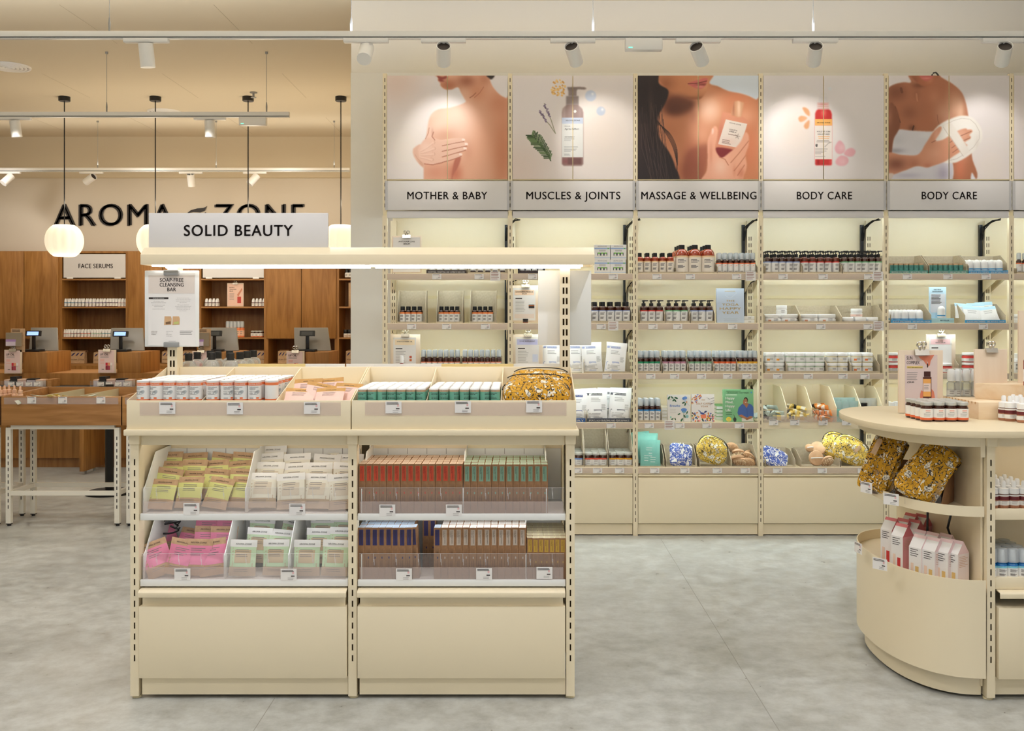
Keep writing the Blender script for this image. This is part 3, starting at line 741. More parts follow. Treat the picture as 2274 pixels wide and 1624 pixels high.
MB().lathe([(.036, .03), (.036, .97)], blackm, 24, (wx(243, 8.8), 8.8, 0)).build('post', t, w=True)

# ---------------------------------------------------------------- the cash desk
YD = 10.29
D = thing('cash_desk', 'long oak cash desk with raised monitor boxes before the cabinets', 'counter', (wx(390, YD), YD + .4, 0))
dz = wz(829, YD)
q = MB(); q.box(-7.6, XWL - .05, YD, YD + .04, .1, dz, wood); q.build('front_panel', D, w=True)
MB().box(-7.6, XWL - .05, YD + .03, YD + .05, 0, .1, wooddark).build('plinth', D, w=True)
MB().box(-7.6, XWL - .05, YD + .0401, YD + .75, dz - .035, dz, woodh).build('worktop', D, w=True)
MB().box(-7.6, XWL - .05, YD - .3, YD - .001, wz(872, 10), wz(860, 10), blackm).build('front_ledge', D, w=True)
for px0, px1 in ((51, 104), (260, 312), (470, 521), (679, 730), (-158, -105)):
    MB().box(wx(px0, YD), wx(px1, YD), YD + .002, YD + .55, dz + .0005, wz(782.5, YD), wood).build('raised_box', D, w=True, bevel=.001)
MB().box(wx(181.5, 9.81) - .022, wx(181.5, 9.81) + .022, 9.81, YD - .001, .035, wz(876, 10), wood).build('partition', D, w=True, bevel=.001)
for y in (9.9, 10.1): MB().lathe([(.012, 0), (.012, .035)], grey, 8, (wx(181.5, 9.81), y, 0)).build('foot', D, w=True)

# ---------------------------------------------------------------- tall oak cabinets along the back wall
YC, YCB = 12.9, 13.36
zc = lambda py: wz(py, YC)
xc = lambda px: wx(px, YC)
for k, (a, b_, opens, lab) in enumerate(((-172, 133, (-168, -1), 'oak cabinet unit at the left edge, two tall doors over a niche'), (133, 284, 'open', 'open oak shelf unit under FACE SERUMS sign'), (284, 442, 'doors', 'oak two-door cabinet behind the soap-free sign'),
        (442, 591, 'open', 'open oak shelf unit under BESTSELLERS sign'), (591, 748, 'doors', 'oak two-door cabinet behind the fourth monitor'), (748, 900, 'open', 'open oak shelf unit cut by the grey wall end'))):
    t = thing('wall_cabinet', lab, 'cabinet', ((xc(a) + xc(b_)) / 2, 13.1, 0), group='oak cabinets along the back wall')
    x0, x1 = xc(a), min(xc(b_), XWL - .001); zt = zc(558)
    q = MB()
    for x in (x0, x1 - .028): q.box(x, x + .028, YC, YCB, .0, zt, wood)
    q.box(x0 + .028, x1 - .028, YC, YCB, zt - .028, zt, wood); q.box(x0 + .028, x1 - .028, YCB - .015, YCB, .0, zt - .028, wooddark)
    q.box(x0 + .028, x1 - .028, YC + .02, YCB - .015, zc(808) - .03, zc(808), woodh); q.box(x0 + .028, x1 - .028, YC + .02, YC + .05, 0, zc(808) - .03, wood)
    q.build('carcass', t, w=True)
    if opens == 'open':
        for py in (619, 681, 749.5):
            MB().box(x0 + .028, x1 - .028, YC + .003, YCB - .016, zc(py + 3.5), zc(py), woodh).build('shelf', t, w=True)
    else:
        MB().box(x0 + .028, x1 - .028, YC + .02, YCB - .016, zc(754), zc(750), woodh).build('shelf', t, w=True)
        seams = ((0, 54.3), (55.2, 131)) if k == 0 else (((284.6, 361.2), (362, 442.5)) if k == 2 else ((592, 669.6), (670.4, 747)))
        for s0, s1 in seams: MB().box(xc(s0 + .2) if k or s0 else x0, xc(s1 - .2), YC - .02, YC - .001, zc(752), zc(559), wood).build('door', t, w=True, bevel=.001)
    if k in (1, 3):
        s = thing('shelf_sign', ('white FACE SERUMS sign', '', 'white BESTSELLERS sign')[k - 1] + ' at the top of an open oak shelf unit', 'sign', ((x0 + x1) / 2, YC, zc(618)))
        MB().box(x0 + .05, x1 - .03, YC - .006, YC + .004, zc(617), zc(564.5), lightgrey).build('board', s, w=True)
        q = MB(); q.text('FACE SERUMS' if k == 1 else 'BESTSELLERS', 9.8 * YC / F, ink, front(YC - .0072), (xc(175) + xc(251)) / 2 if k == 1 else xc(518), zc(596) if k == 1 else zc(596.5), 'c', .014, 1.05, width=xc(251) - xc(175)); q.build('lettering', s, w=True)
        q = MB()
        for u in (.15, .85): q.box(x0 + (x1 - x0) * u - .04, x0 + (x1 - x0) * u + .04, YC - .008, YC + .006, zc(619), zc(616), wht)
        q.build('holder', s, w=True)
# ---------------------------------------------------------------- kinds of goods
def bottle(name, R_, Hb, body, bands, cap, capm=black, cat='bottle', seg=16, sh=.35, neck=.42, marks=None, txt=None, sy=1.0, z0=.004):
    """Hb: height to the neck; bands: (z0, z1, material) of the wrapped label; cap: (kind, height)"""
    K = Kind(name, cat); o = K.o
    rs = R_ * sh
    prof = [(R_ * .9, 0), (R_, .003)] + [(R_, Hb - rs * 1.3 - .006)]
    for a in (25, 50, 75): prof.append((R_ * neck + (R_ - R_ * neck) * math.cos(R(a)), Hb - rs * 1.3 - .006 + rs * 1.3 * math.sin(R(a))))
    prof += [(R_ * neck, Hb - .005), (R_ * neck, Hb)]
    MB().lathe(prof, body, seg, sy=sy).build('body', o)
    if bands:
        q = MB(); e = .0006
        for a, b_, m in bands: q.lathe([(R_ + e, a), (R_ + e, b_)], m, seg, sy=sy)
        q.f = [x for x in q.f if len(x) == 4]; q.m = q.m[:len(q.f)] if len(set(q.m)) == 1 else [k for k in q.m]
        # bands are open rings: rebuild the material list without the end discs
        q2 = MB()
        for a, b_, m in bands:
            vs = [((R_ + e) * math.cos(2 * math.pi * k / seg), (R_ + e) * sy * math.sin(2 * math.pi * k / seg), z) for z in (a, b_) for k in range(seg)]
            q2.add(vs, [(k, (k + 1) % seg, seg + (k + 1) % seg, seg + k) for k in range(seg)], m)
        fn0 = cyl(R_ + 2.5 * e)
        fn = fn0 if sy == 1 else (lambda x, z: (fn0(x, z)[0], fn0(x, z)[1] * sy, z))
        za, zb = bands[0][0], bands[0][1]
        w_ = R_ * 1.0
        for x0, x1, f1, f2, n_, m in (marks if marks is not None else [(-.75, .55, .88, .62, 3, ink2), (-.75, .35, .5, .3, 3, ink2)]):
            q2.lines(x0 * w_, x1 * w_, za + (zb - za) * f1, n_, (zb - za) * (f1 - f2) / n_, (zb - za) * .05, m, fn, seed=len(name), seg=3)
        if txt:
            for s_, cap_, zf, m in txt: q2.text(s_, cap_, m, fn, 0, zf, 'c', .01)
        q2.build('label', o)
    kind, h = cap
    q = MB(); rn = R_ * neck
    if kind == 'pump':
        q.lathe([(rn * 1.15, Hb - .004), (rn * 1.15, Hb + h * .38), (rn * .75, Hb + h * .45), (rn * .35, Hb + h * .46), (rn * .35, Hb + h * .75), (rn * .8, Hb + h * .78), (rn * .85, Hb + h), (0, Hb + h * 1.02)], capm, 12)
        q.prism([(-.004, Hb + h * .82), (.004, Hb + h * .82), (.004, Hb + h), (-.004, Hb + h)], 'x', 0, R_ * 1.15, capm)
        q.build('pump_head', o)
    elif kind == 'flip':
        q.lathe([(rn * 1.3, Hb - .006), (rn * 1.3, Hb + h * .94), (rn * 1.18, Hb + h), (0, Hb + h)], capm, 14); q.build('cap', o)
    elif kind == 'mist':
        q.lathe([(rn * .9, Hb), (rn * .9, Hb + h * .5), (rn * .6, Hb + h * .55), (rn * .6, Hb + h * .85), (0, Hb + h * .86)], wht, 10); q.build('spray_pump', o)
        MB().lathe([(rn * 1.45, Hb - .002), (rn * 1.45, Hb + h * .8), (rn * 1.3, Hb + h * .96), (rn * .8, Hb + h), (0, Hb + h)], capm, 14).build('overcap', o)
    elif kind == 'dropper':
        q.lathe([(rn * 1.5, Hb - .004), (rn * 1.5, Hb + h * .38), (rn * 1.1, Hb + h * .4), (rn * .7, Hb + h * .46), (rn * .72, Hb + h * .85), (rn * .5, Hb + h * .98), (0, Hb + h)], capm, 14); q.build('dropper', o)
    elif kind == 'cone':
        q.lathe([(rn * 1.5, Hb - .004), (rn * 1.45, Hb + h * .3), (rn * .7, Hb + h * .9), (rn * .5, Hb + h), (0, Hb + h)], capm, 12); q.build('nozzle', o)
    elif kind == 'dome':
        q.lathe([(R_ * .99, Hb - .012)] + [(R_ * .99 * math.cos(R(a)), Hb + h - R_ * .95 + R_ * .95 * math.sin(R(a))) for a in (0, 25, 50, 70, 90)], capm, 16); q.build('cap', o)
    return K
def jar(name, R_, Hj, body, lidm, lidh, band, cat='jar', bands=None, seg=20, marks=None, neck=0.93):
    K = Kind(name, cat); o = K.o; hb = Hj - lidh
    MB().lathe([(R_ * .93, 0), (R_, .004), (R_, hb - .012), (R_ * neck, hb - .003), (R_ * neck, hb)], body, seg).build('body', o)
    q = MB(); e = .0006; za, zb = .006, hb - .014
    for a, b_, m in (bands or [(za, zb, band)]):
        vs = [((R_ + e) * math.cos(2 * math.pi * k / seg), (R_ + e) * math.sin(2 * math.pi * k / seg), z) for z in (a, b_) for k in range(seg)]
        q.add(vs, [(k, (k + 1) % seg, seg + (k + 1) % seg, seg + k) for k in range(seg)], m)
    for x0, x1, z1, n_, pit, th, m in (marks or [(-.4, .6, zb - .3 * (zb - za), 3, (zb - za) * .18, (zb - za) * .06, ink2)]):
        q.lines(x0 * R_, x1 * R_, z1, n_, pit, th, m, cyl(R_ + 2 * e), seed=len(name), seg=3)
    q.build('label', o)
    MB().lathe([(R_ * .98, hb), (R_, hb + .002), (R_, Hj - .004), (R_ * .96, Hj - .001), (R_ * .9, Hj), (0, Hj)], lidm, seg).build('lid', o)
    return K
def carton(w, d, hb, hf, lip, m=carton_m, lipm=None, words_=None):
    """open card display tray: tall back, sides slanting down to a low front lip"""
    t_ = .003
    K = Kind('display_carton', 'carton'); o = K.o
    q = MB(); q.box(-w / 2, w / 2, 0, d, 0, t_, m); q.box(-w / 2, w / 2, d - t_, d, t_, hb, m)
    for x in (-w / 2, w / 2 - t_): q.prism([(t_, t_), (d - t_, t_), (d - t_, hb), (d * .55, hb), (t_, hf)], 'x', x, x + t_, m)
    q.build('tray_body', o)
    q = MB(); q.box(-w / 2, w / 2, -.001, t_, t_, lip, lipm or m)
    if words_: q.text(words_, lip * .42, paper, front(-.002), 0, lip * .3, 'c', .02, 1.05, width=w * .92)
    q.build('front_lip', o)
    return K
def packet(name, w, h, t_, bodym, labm, v0, v1, cat='packet', topm=None, txt='AROMA-ZONE', marks=None, under=None, seed=1, tz=None, tm=None):
    """stand-up sachet: flat sealed top, gusset at the foot"""
    K = Kind(name, cat); o = K.o
    N, M_ = 8, 12; rr = random.Random(seed)
    ph = rr.random() * 6
    def yf(u, v, s=1):
        f = (1 - v) ** .8 * (.35 + .65 * min(1, v / .22)) if v > 0 else .35
        return s * (-t_ / 2 * f * (1 - abs(2 * u - 1) ** 3) - .0006 - .0015 * math.sin(9 * v + ph + 4 * u) * (1 - v) * v * 2)
    q = MB(); vs = []
    for s in (1, -1):
        for j in range(M_ + 1):
            for i in range(N + 1):
                u, v = i / N, j / M_
                vs.append(((u - .5) * w * (1 - .05 * math.sin(math.pi * v)), yf(u, v, s), v * h))
    A = lambda s, i, j: s * (N + 1) * (M_ + 1) + j * (N + 1) + i
    fs, fm = [], []
    for s in (0, 1):
        for j in range(M_):
            for i in range(N):
                r_ = (A(s, i, j), A(s, i + 1, j), A(s, i + 1, j + 1), A(s, i, j + 1)); fs.append(r_ if s == 0 else r_[::-1])
    for j in range(M_):
        fs.append((A(0, 0, j), A(0, 0, j + 1), A(1, 0, j + 1), A(1, 0, j))); fs.append((A(0, N, j + 1), A(0, N, j), A(1, N, j), A(1, N, j + 1)))
    for i in range(N): fs.append((A(0, i + 1, 0), A(0, i, 0), A(1, i, 0), A(1, i + 1, 0))); fs.append((A(0, i, M_), A(0, i + 1, M_), A(1, i + 1, M_), A(1, i, M_)))
    q.add(vs, fs, bodym)
    def on(e):
        def fn(x, z):
            v = min(max(z / h, 0), 1); u = min(max(x / (w * (1 - .05 * math.sin(math.pi * v))) + .5, 0), 1)
            return (x, yf(u, v) - e, z)
        return fn
    def patch(qq, x0, x1, z0, z1, m, e):
        nx, nz = 6, 6; f_ = on(e)
        qq.add([f_(x0 + (x1 - x0) * i / nx, z0 + (z1 - z0) * j / nz) for j in range(nz + 1) for i in range(nx + 1)],
               [(j * (nx + 1) + i, j * (nx + 1) + i + 1, (j + 1) * (nx + 1) + i + 1, (j + 1) * (nx + 1) + i) for j in range(nz) for i in range(nx)], m)
    if topm: patch(q, -w * .495, w * .495, h * v1, h * .999, topm, .0004)
    if txt: q.text(txt, h * (.042 if tz is None else .034), tm or ink, on(.0012 if tz is None else .0024), 0, h * (v1 + .06 if tz is None else tz), 'c', .01, 1.12)
    q.build('pouch', o)
    q = MB(); patch(q, -w * .475, w * .475, h * v0, h * v1, labm, .0006)
    if under: patch(q, -w * .3, w * .3, h * (v0 + (v1 - v0) * .2), h * (v0 + (v1 - v0) * .85), under, .0011)
    for x0, x1, z1, n_, pit, th, m, al in (marks or [(-.25, .3, v1 - .07, 2, .05, .014, ink2, 'l'), (-.25, .25, v1 - .2, 2, .05, .014, ink2, 'l')]):
        q.lines(x0 * w, x1 * w, z1 * h, n_, pit * h, th * h, m, on(.0017), seed=seed, al=al, seg=2)
    q.lines(-w * .3, w * .3, h * (v0 - .06), 2, h * .05, h * .012, ink2, on(.0014), seed=seed, seg=2) if v0 > .2 else None
    q.build('label', o)
    return K
def cloth(q, w, h, t_, m, seed=0, expo=2.6, wr=.004, N=26, M_=22, fold=3):
    """a soft stuffed pouch lying in the (x, z) plane with a rounded outline"""
    rr = random.Random(seed); ph = [rr.random() * 6 for _ in range(6)]
    vs = []
    for s in (-1, 1):
        for j in range(M_ + 1):
            for i in range(N + 1):
                a, b_ = 2 * i / N - 1, 2 * j / M_ - 1
                rad = (abs(a) ** expo + abs(b_) ** expo) ** (1 / expo); mx_ = max(abs(a), abs(b_))
                k = mx_ / rad if rad > 1e-6 else 1
                x, z = a * k, b_ * k
                e = max(0, 1 - max(abs(a), abs(b_)) ** 2.2)
                wrk = wr * (math.sin(fold * 3.1 * x + ph[0] + 2.2 * z) + .7 * math.sin(fold * 2.3 * z + ph[1] - 3 * x) + .5 * math.sin(fold * 6 * (x + z) + ph[2])) * e ** .5
                vs.append((x * w / 2 * (1 + .03 * math.sin(3 * z + ph[3])), s * t_ / 2 * e ** .45 + wrk, z * h / 2 * (1 + .03 * math.sin(3 * x + ph[4]))))
    n1 = (N + 1) * (M_ + 1); fs = []
    for s in (0, 1):
        for j in range(M_):
            for i in range(N):
                b0 = s * n1 + j * (N + 1) + i; r_ = (b0, b0 + 1, b0 + N + 2, b0 + N + 1); fs.append(r_ if s == 0 else r_[::-1])
    return q.add(vs, fs, m)
flor = floralmat('yellow_floral_cotton', (206, 152, 26), (232, 224, 206), (40, 30, 20), 18)
florp = floralmat('pale_yellow_floral_cotton', (224, 190, 84), (238, 232, 214), (70, 62, 44), 18)
blueflor = floralmat('blue_floral_cotton', (66, 88, 160), (232, 230, 224), (236, 234, 228), 19)
teal = noisemat('teal_packet_paper', (122, 182, 170), (110, 172, 160), 30, .6)
def pouch(name, lab, w, h, t_, m, loc, rot, piping=ink, seed=0, tagm=True, cord=False, cat='pouch', expo=2.6, zipper=True):
    o = thing(name, lab, cat, loc, rot)
    cloth(MB(), w, h, t_, m, seed, expo).build('fabric', o)
    if zipper:
        p = []
        for k in range(25):
            a = math.pi * (.02 + .96 * k / 24)
            c_, s_ = math.cos(a), math.sin(a)
            p.append((w / 2 * math.copysign(abs(c_) ** (2 / expo), c_), -.002, h / 2 * abs(s_) ** (2 / expo)))
        MB().tube(p, .0028, piping, 6).build('piping', o)
        MB().tube([(x * .9, y - t_ * .36, z * .86) for x, y, z in p[3:-3]], .0024, blackm, 5).build('zip', o)
    if tagm:
        q = MB(); q.prism([(-.012, -.03), (.012, -.03), (.012, .024), (.006, .03), (-.006, .03), (-.012, .024)], 'y', -t_ * .52 - .004, -t_ * .52 - .003, kraftp); g = q.build('hang_tag', o, (w * .12, 0, h * .12), (0, R(25), 0))
    if cord: MB().tube([(-.01, -t_ * .5, h * .5), (-.02, -t_ * .62, h * .36), (-.005, -t_ * .66, h * .28), (.012, -t_ * .62, h * .34), (.01, -t_ * .5, h * .5)], .0035, paper, 6).build('drawstring', o)
    return o

# ---------------------------------------------------------------- goods on the gondola counter
orange = C(238, 118, 62); orange2 = C(242, 132, 78)
tin = Kind('powder_tin', 'tin')
Rt, Ht = .0268, .1105
MB().lathe([(Rt * .97, 0), (Rt, .003), (Rt, Ht - .006)], C(240, 104, 40), 24).build('body', tin.o)
q = MB()
for a, b_, m in ((.012, .026, label), (.026, .034, orange2), (.034, .09, label), (.09, .1015, orange2), (.1015, .1045, label)):
    q.add([((Rt + .0006) * math.cos(2 * math.pi * k / 24), (Rt + .0006) * math.sin(2 * math.pi * k / 24), z) for z in (a, b_) for k in range(24)], [(k, (k + 1) % 24, 24 + (k + 1) % 24, 24 + k) for k in range(24)], m)
fc = cyl(Rt + .0014)
q.text('AROMA-ZONE', .0055, paper, fc, .002, .093, 'c', .012, 1.1)
for k, s_ in enumerate(('Poudre nettoyante', 'enzymatique', 'Enzyme cleansing', 'powder')): q.text(s_, .0036, ink, fc, -.021, (.082, .076, .0635, .0575)[k], 'l', .012)
q.lines(-.021, .006, .0735, 1, .005, .0014, ink2, fc, seg=3); q.lines(-.021, .006, .0545, 1, .005, .0014, ink2, fc, seg=3)
q.rect(.008, .02, .036, .042, orange, fc, 3); q.lines(-.021, .003, .041, 2, .0035, .0013, ink2, fc, seg=3)
lp = [(.012 + .011 * math.cos(a) - .003 * math.sin(a), .062 + .006 * math.cos(a) + .007 * math.sin(a)) for a in [2 * math.pi * k / 14 for k in range(14)]]
q.add([fc(*p) for p in lp], [tuple(range(14))], C(186, 190, 190))
q.build('label', tin.o)
MB().lathe([(Rt * 1.0, Ht - .006), (Rt * 1.02, Ht - .005), (Rt * 1.02, Ht - .001), (Rt * .95, Ht), (Rt * .88, Ht - .001), (0, Ht - .001)], wht, 24).build('lid', tin.o)
TZ0 = 1.2055
binx = [(TX[0] + .018, TX[1] - .004), (TX[1] + .01, TX[2] - .01)]
for bi in (0, 1):
    xs = span(binx[bi][0] + (.012 if bi == 0 else .0), binx[bi][1], 5)
    rows(tin, xs, TY0 + .036, TZ0, 'orange-banded white powder tin', ('first', 'second')[bi] + ' tray bin', 'powder tins in the counter tray', 7, .0565, .0012, .5, {(0, 4)} if bi == 1 else None)
tin.put((TX[2] - .03, TY0 + .052, TZ0), 'white powder tin turned to its text-covered back, end of second tray bin', 'powder tins in the counter tray', (0, 0, 2.6))
pinkp = C(240, 200, 186); ambk = noisemat('amber_kraft', (206, 158, 92), (198, 148, 82), 40, .7)
wipe = packet('wipes_packet', .125, .105, .02, pinkp, pinkp, .05, .78, 'packet', ambk, seed=3)
bx = (TX[2] + TX[3]) / 2
for (dx, y, z, rx, rz, ry, lab) in ((-.075, 4.115, .0, -52, 4, 3, 'lying at the front on the left'), (.05, 4.115, .0, -50, -3, -2, 'at the front on the right'), (-.0, 4.16, .012, -46, 8, 12, 'in the middle, tilted'),
        (-.065, 4.22, .02, -40, -5, -3, 'at the back with an amber top'), (.035, 4.23, .022, -40, 6, -4, 'at the back beside the amber one'), (.1, 4.18, .01, -46, -14, 2, 'squeezed against the divider')):
    wipe.put((bx + dx, y, TZ0 + z + .004), 'pink wipes packet ' + lab + ', third tray bin', 'wipes packets in the counter tray', (R(rx), R(ry), R(rz)))
mint = C(112, 176, 152); mint2 = C(92, 160, 136)
stick = Kind('deodorant_stick', 'tube')
Rs, Hs = .0196, .078
MB().lathe([(Rs, 0), (Rs, Hs - .006)], kraftp, 18).build('tube_body', stick.o)
q = MB(); fc = cyl(Rs + .0009)
q.add([((Rs + .0004) * math.cos(-math.pi / 2 + a), (Rs + .0004) * math.sin(-math.pi / 2 + a), z) for z in (.006, .064) for a in [-2.2 + 4.4 * k / 14 for k in range(15)]], [(k, k + 1, 16 + k, 15 + k) for k in range(14)], mint)
q.text('AROMA-ZONE', .003, ink2, fc, 0, .067, 'c', 0, 1.1)
for k, s_ in enumerate(('Deodorant solide', 'Efficacite 48h', 'Solid deodorant', '48h effectiveness')): q.text(s_, .0036, ink, fc, -.0155, (.057, .0515, .041, .0355)[k], 'l', .014)
q.add([fc(x, z) for x, z in ((-.004, .008), (.022, .008), (.022, .022), (.01, .027), (.0, .018))], [(0, 1, 2, 3, 4)], mint2)
q.build('label', stick.o)
MB().lathe([(Rs * 1.01, Hs - .006), (Rs * 1.01, Hs - .001), (Rs * .97, Hs), (Rs * .9, Hs - .0012), (0, Hs - .0012)], wht, 18).build('lid', stick.o)
for bi, (a, b_) in enumerate(((TX[4] + .02, TX[5] - .006), (TX[5] + .006, TX[6] - .004))):
    rows(stick, span(a, b_, 7), TY0 + .03, TZ0, 'green deodorant stick', ('fourth', 'fifth')[bi] + ' tray bin', 'deodorant sticks in the counter tray', 10, .0415, .0008, .9)
bx = (TX[6] + TX[7]) / 2
pouch('zip_pouch', 'yellow floral zip pouch lying at the front of the last tray bin', .285, .2, .11, flor, (bx - .008, 4.2, TZ0 + .056), (R(-68), 0, R(3)), blackm, 3, False, expo=3)
pouch('zip_pouch', 'yellow floral zip pouch pushed behind another in the last tray bin', .28, .2, .09, flor, (bx + .012, 4.36, TZ0 + .075), (R(-62), 0, R(-6)), blackm, 5, False, expo=3)

# rear trays
capb = Kind('capped_bottle', 'bottle')
MB().lathe([(.034, 0), (.036, .004), (.036, .085), (.03, .1), (.017, .108), (.016, .118)], clearp, 16).build('body', capb.o)
MB().lathe([(.0175, .11)] + [(r_, .113 + k * .0045) for k in range(5) for r_ in ((.0178, .0168)[k % 2],)] + [(.0175, .142), (.0165, .144), (0, .144)], blackm, 16).build('cap', capb.o)
for i, (px, y, py) in enumerate(((419, 4.66, 793), (438, 4.82, 790), (467, 5.0, 787), (470, 4.68, 791), (484, 4.9, 789), (510, 5.0, 787), (512, 4.66, 792), (533, 4.78, 790), (549, 4.9, 788), (563, 5.0, 786))):
    capb.put((wx(px, y), y, wz(py - 8, y) - .144), 'clear bottle with ridged black cap, %s from left behind the orange tins' % ORD[i], 'black-capped bottles in the rear tray')
flatp = packet('flat_packet', .13, .15, .012, label, label, .1, .8, 'packet', None, None, seed=9)
flaty = packet('flat_packet', .13, .15, .012, C(236, 214, 150), C(236, 214, 150), .1, .8, 'packet', None, None, seed=11)
for i, px in enumerate((560, 604, 648, 692, 736, 800, 850, 900, 950, 1000, 1050, 1110, 1165, 1220)):
    y = 4.63
    (flaty if i in (0, 1, 2, 9, 10, 11) else flatp).put((wx(px, y), y, TZ0 + .003), '%s packet edge showing over the tray back, %s from left' % ('yellowish' if i in (0, 1, 2, 9, 10, 11) else 'white', ORD[i]), 'packets in the rear trays', (R(2), 0, R(rnd.uniform(-3, 3))))

# ---------------------------------------------------------------- goods in the left bay of the gondola
lime = C(222, 222, 140); rose = C(236, 140, 172); ivory = C(240, 236, 222); mintp = C(206, 226, 190); kbeige = C(206, 184, 158)
def pile(K, desc, place, group, spec, zt):
    """spec: (px, py of the foot, Y, lean, turn, roll, where)"""
    for i, (px, y, dz, rx, rz, ry, wh) in enumerate(spec):
        K.put((wx(px, y), y, zt + dz), '%s, %s, %s' % (desc, wh, place), group, (R(rx), R(ry), R(rz)))
yel = packet('soap_packet', .112, .135, .036, kraftp, lime, .3, .8, 'packet', None, seed=2)
yspec = []
for r_, (n_, y, dz) in enumerate(((4, 4.165, .001), (4, 4.225, .026), (4, 4.29, .052), (4, 4.36, .078))):
    for i in range(n_):
        yspec.append((356 + r_ * 7 + i * (57 - r_ * 1.5) + rnd.uniform(-4, 4), y + rnd.uniform(-.008, .008), dz + rnd.uniform(0, .008), -30 + r_ * 3 + rnd.uniform(-5, 5), rnd.uniform(-12, 8), rnd.uniform(-5, 9), '%s row, %s from left' % (ROW[r_], ORD[i])))
pile(yel, 'kraft soap packet with yellow label', 'upper gondola shelf', 'yellow soap packets on the upper gondola shelf', yspec, .768)
wsp = packet('soap_packet', .122, .15, .036, kbeige, ivory, .26, .8, 'packet', label, seed=4, under=C(226, 214, 196))
sp_ = []
for r_, (n_, y, dz) in enumerate(((4, 4.16, .001), (4, 4.24, .034), (4, 4.32, .06), (3, 4.39, .088))):
    for i in range(n_):
        if r_ == 3 and i == 1: continue
        sp_.append((583 + r_ * 8 + i * (60 - r_ * 1.5) + rnd.uniform(-4, 4), y + rnd.uniform(-.008, .008), dz + rnd.uniform(0, .008), -20 + rnd.uniform(-5, 5), rnd.uniform(-11, 11), rnd.uniform(-4, 6), '%s row, %s from left' % (ROW[r_], ORD[i])))
pile(wsp, 'white-topped soap packet', 'upper gondola shelf', 'white soap packets on the upper gondola shelf', sp_, .768)
pk = packet('soap_packet', .118, .15, .04, kraftp, rose, .3, .82, 'packet', None, seed=6)
kspec = [(362, 4.15, .001, -22, 30, -16, 'leaning on the bin side'), (392, 4.14, .003, -14, -6, 9, 'at the front beside it'), (436, 4.145, .001, -10, 2, 2, 'at the front in the middle'), (476, 4.15, .001, -14, 12, -6, 'at the front near the divider'),
         (404, 4.28, .03, -36, -10, 7, 'on top of the heap'), (455, 4.27, .03, -20, 4, 2, 'in the second row, middle'), (492, 4.26, .03, -16, 5, 2, 'in the second row near the divider'), (458, 4.37, .06, -14, 4, 3, 'at the back, middle'), (505, 4.36, .06, -12, 3, 3, 'at the back near the divider'), (375, 4.36, .045, -30, 34, -12, 'at the back near the bin side')]
pile(pk, 'pink-labelled kraft soap packet', 'lower gondola shelf', 'pink soap packets on the lower gondola shelf', kspec, .495)
gk = packet('shampoo_packet', .112, .148, .038, kbeige, mintp, .25, .8, 'packet', label, seed=8, under=C(208, 186, 156))
gspec = [(537, 4.14, .001, -9, 3, 2, 'front of the middle bin'), (570, 4.24, .03, -14, -4, 2, 'second in the middle bin'), (577, 4.35, .055, -14, 3, 3, 'back of the middle bin'), (618, 4.23, .026, -20, 12, 8, 'tilted at the side of the middle bin'), (612, 4.15, .001, -6, -1, 0, 'front of the divider between bins'),
         (680, 4.14, .001, -7, 2, 1, 'front of the last bin, left one'), (742, 4.14, .001, -8, 4, 3, 'front of the last bin, right one'), (706, 4.25, .026, -12, 0, 1, 'second row of the last bin, left one'), (757, 4.25, .03, -13, 2, 2, 'second row of the last bin, right one'), (716, 4.36, .055, -10, 1, 0, 'back of the last bin, left one'), (766, 4.36, .058, -10, 0, 1, 'back of the last bin, right one'), (640, 4.35, .05, -24, 24, 20, 'fallen at the back of the middle bin')]
pile(gk, 'green shampoo packet', 'lower gondola shelf', 'green shampoo packets on the lower gondola shelf', gspec, .495)
q = MB(); t = thing('cable_tangle', 'black cable knot hanging behind the pink soap packets', 'cable', (wx(380, 4.3), 4.3, wz(1163, 4.3)))
rr = random.Random(4)
q.tube([(rr.uniform(-.04, .045), rr.uniform(-.012, .012), .02 - .06 * k / 16 + rr.uniform(-.01, .01)) for k in range(17)], .004, black, 6); q.build('loop', t)

# ---------------------------------------------------------------- carded boxes in the right bay
def kbox(name, w, h, d, labm, topm, words_, cat='box'):
    K = Kind(name, cat); o = K.o
    MB().box(-w / 2, w / 2, 0, d, 0, h, kraft).build('carton_body', o, bevel=.0012, segs=1)
    q = MB(); fn = front(-.0006)
    q.rect(-w * .3, w * .3, h * .66, h * .965, labm, fn)
    q.text(words_, w * .11, ink, front(-.0012), -w * .08, h * .955, 'l', .012, rot=1, width=h * .27) if False else None
    f2 = front(-.0012)
    for k, xx in enumerate((-.02, .16)):
        q.text(('Brosse a dents en bambou', 'toothbrush')[k], w * .1, ink, f2, -w * xx, h * .945, 'l', .012, rot=1, width=h * (.25, .13)[k])
    for k in range(5): q.add([fn(-w * .35 + k * w * .12, h * .58), fn(-w * .25 + k * w * .12, h * .61), fn(-w * .2 + k * w * .12, h * .5), fn(-w * .32 + k * w * .1, h * .49)], [(0, 1, 2, 3)], C(142, 104, 70))
    q.rect(-w * .02, w * .14, h * .4, h * .44, labm, f2); q.rect(w * .02, w * .08, h * .22, h * .37, C(112, 80, 54), f2); q.rect(-w * .22, -w * .16, h * .24, h * .36, C(120, 86, 58), f2)
    q.build('printed_label', o)
    q = MB(); q.rect(-w * .44, w * .44, d * .04, d * .96, topm, lambda x, y: (x, y, h + .0006))
    for k in range(6): q.rect(-w * .3, w * .34, d * (.1 + k * .14), d * (.135 + k * .14), C(196, 180, 168), lambda x, y: (x, y, h + .0012))
    q.build('printed_top', o)
    return K
kO = kbox('toothbrush_box', .0288, .205, .066, C(206, 72, 40), C(252, 224, 200), 'Brosse')
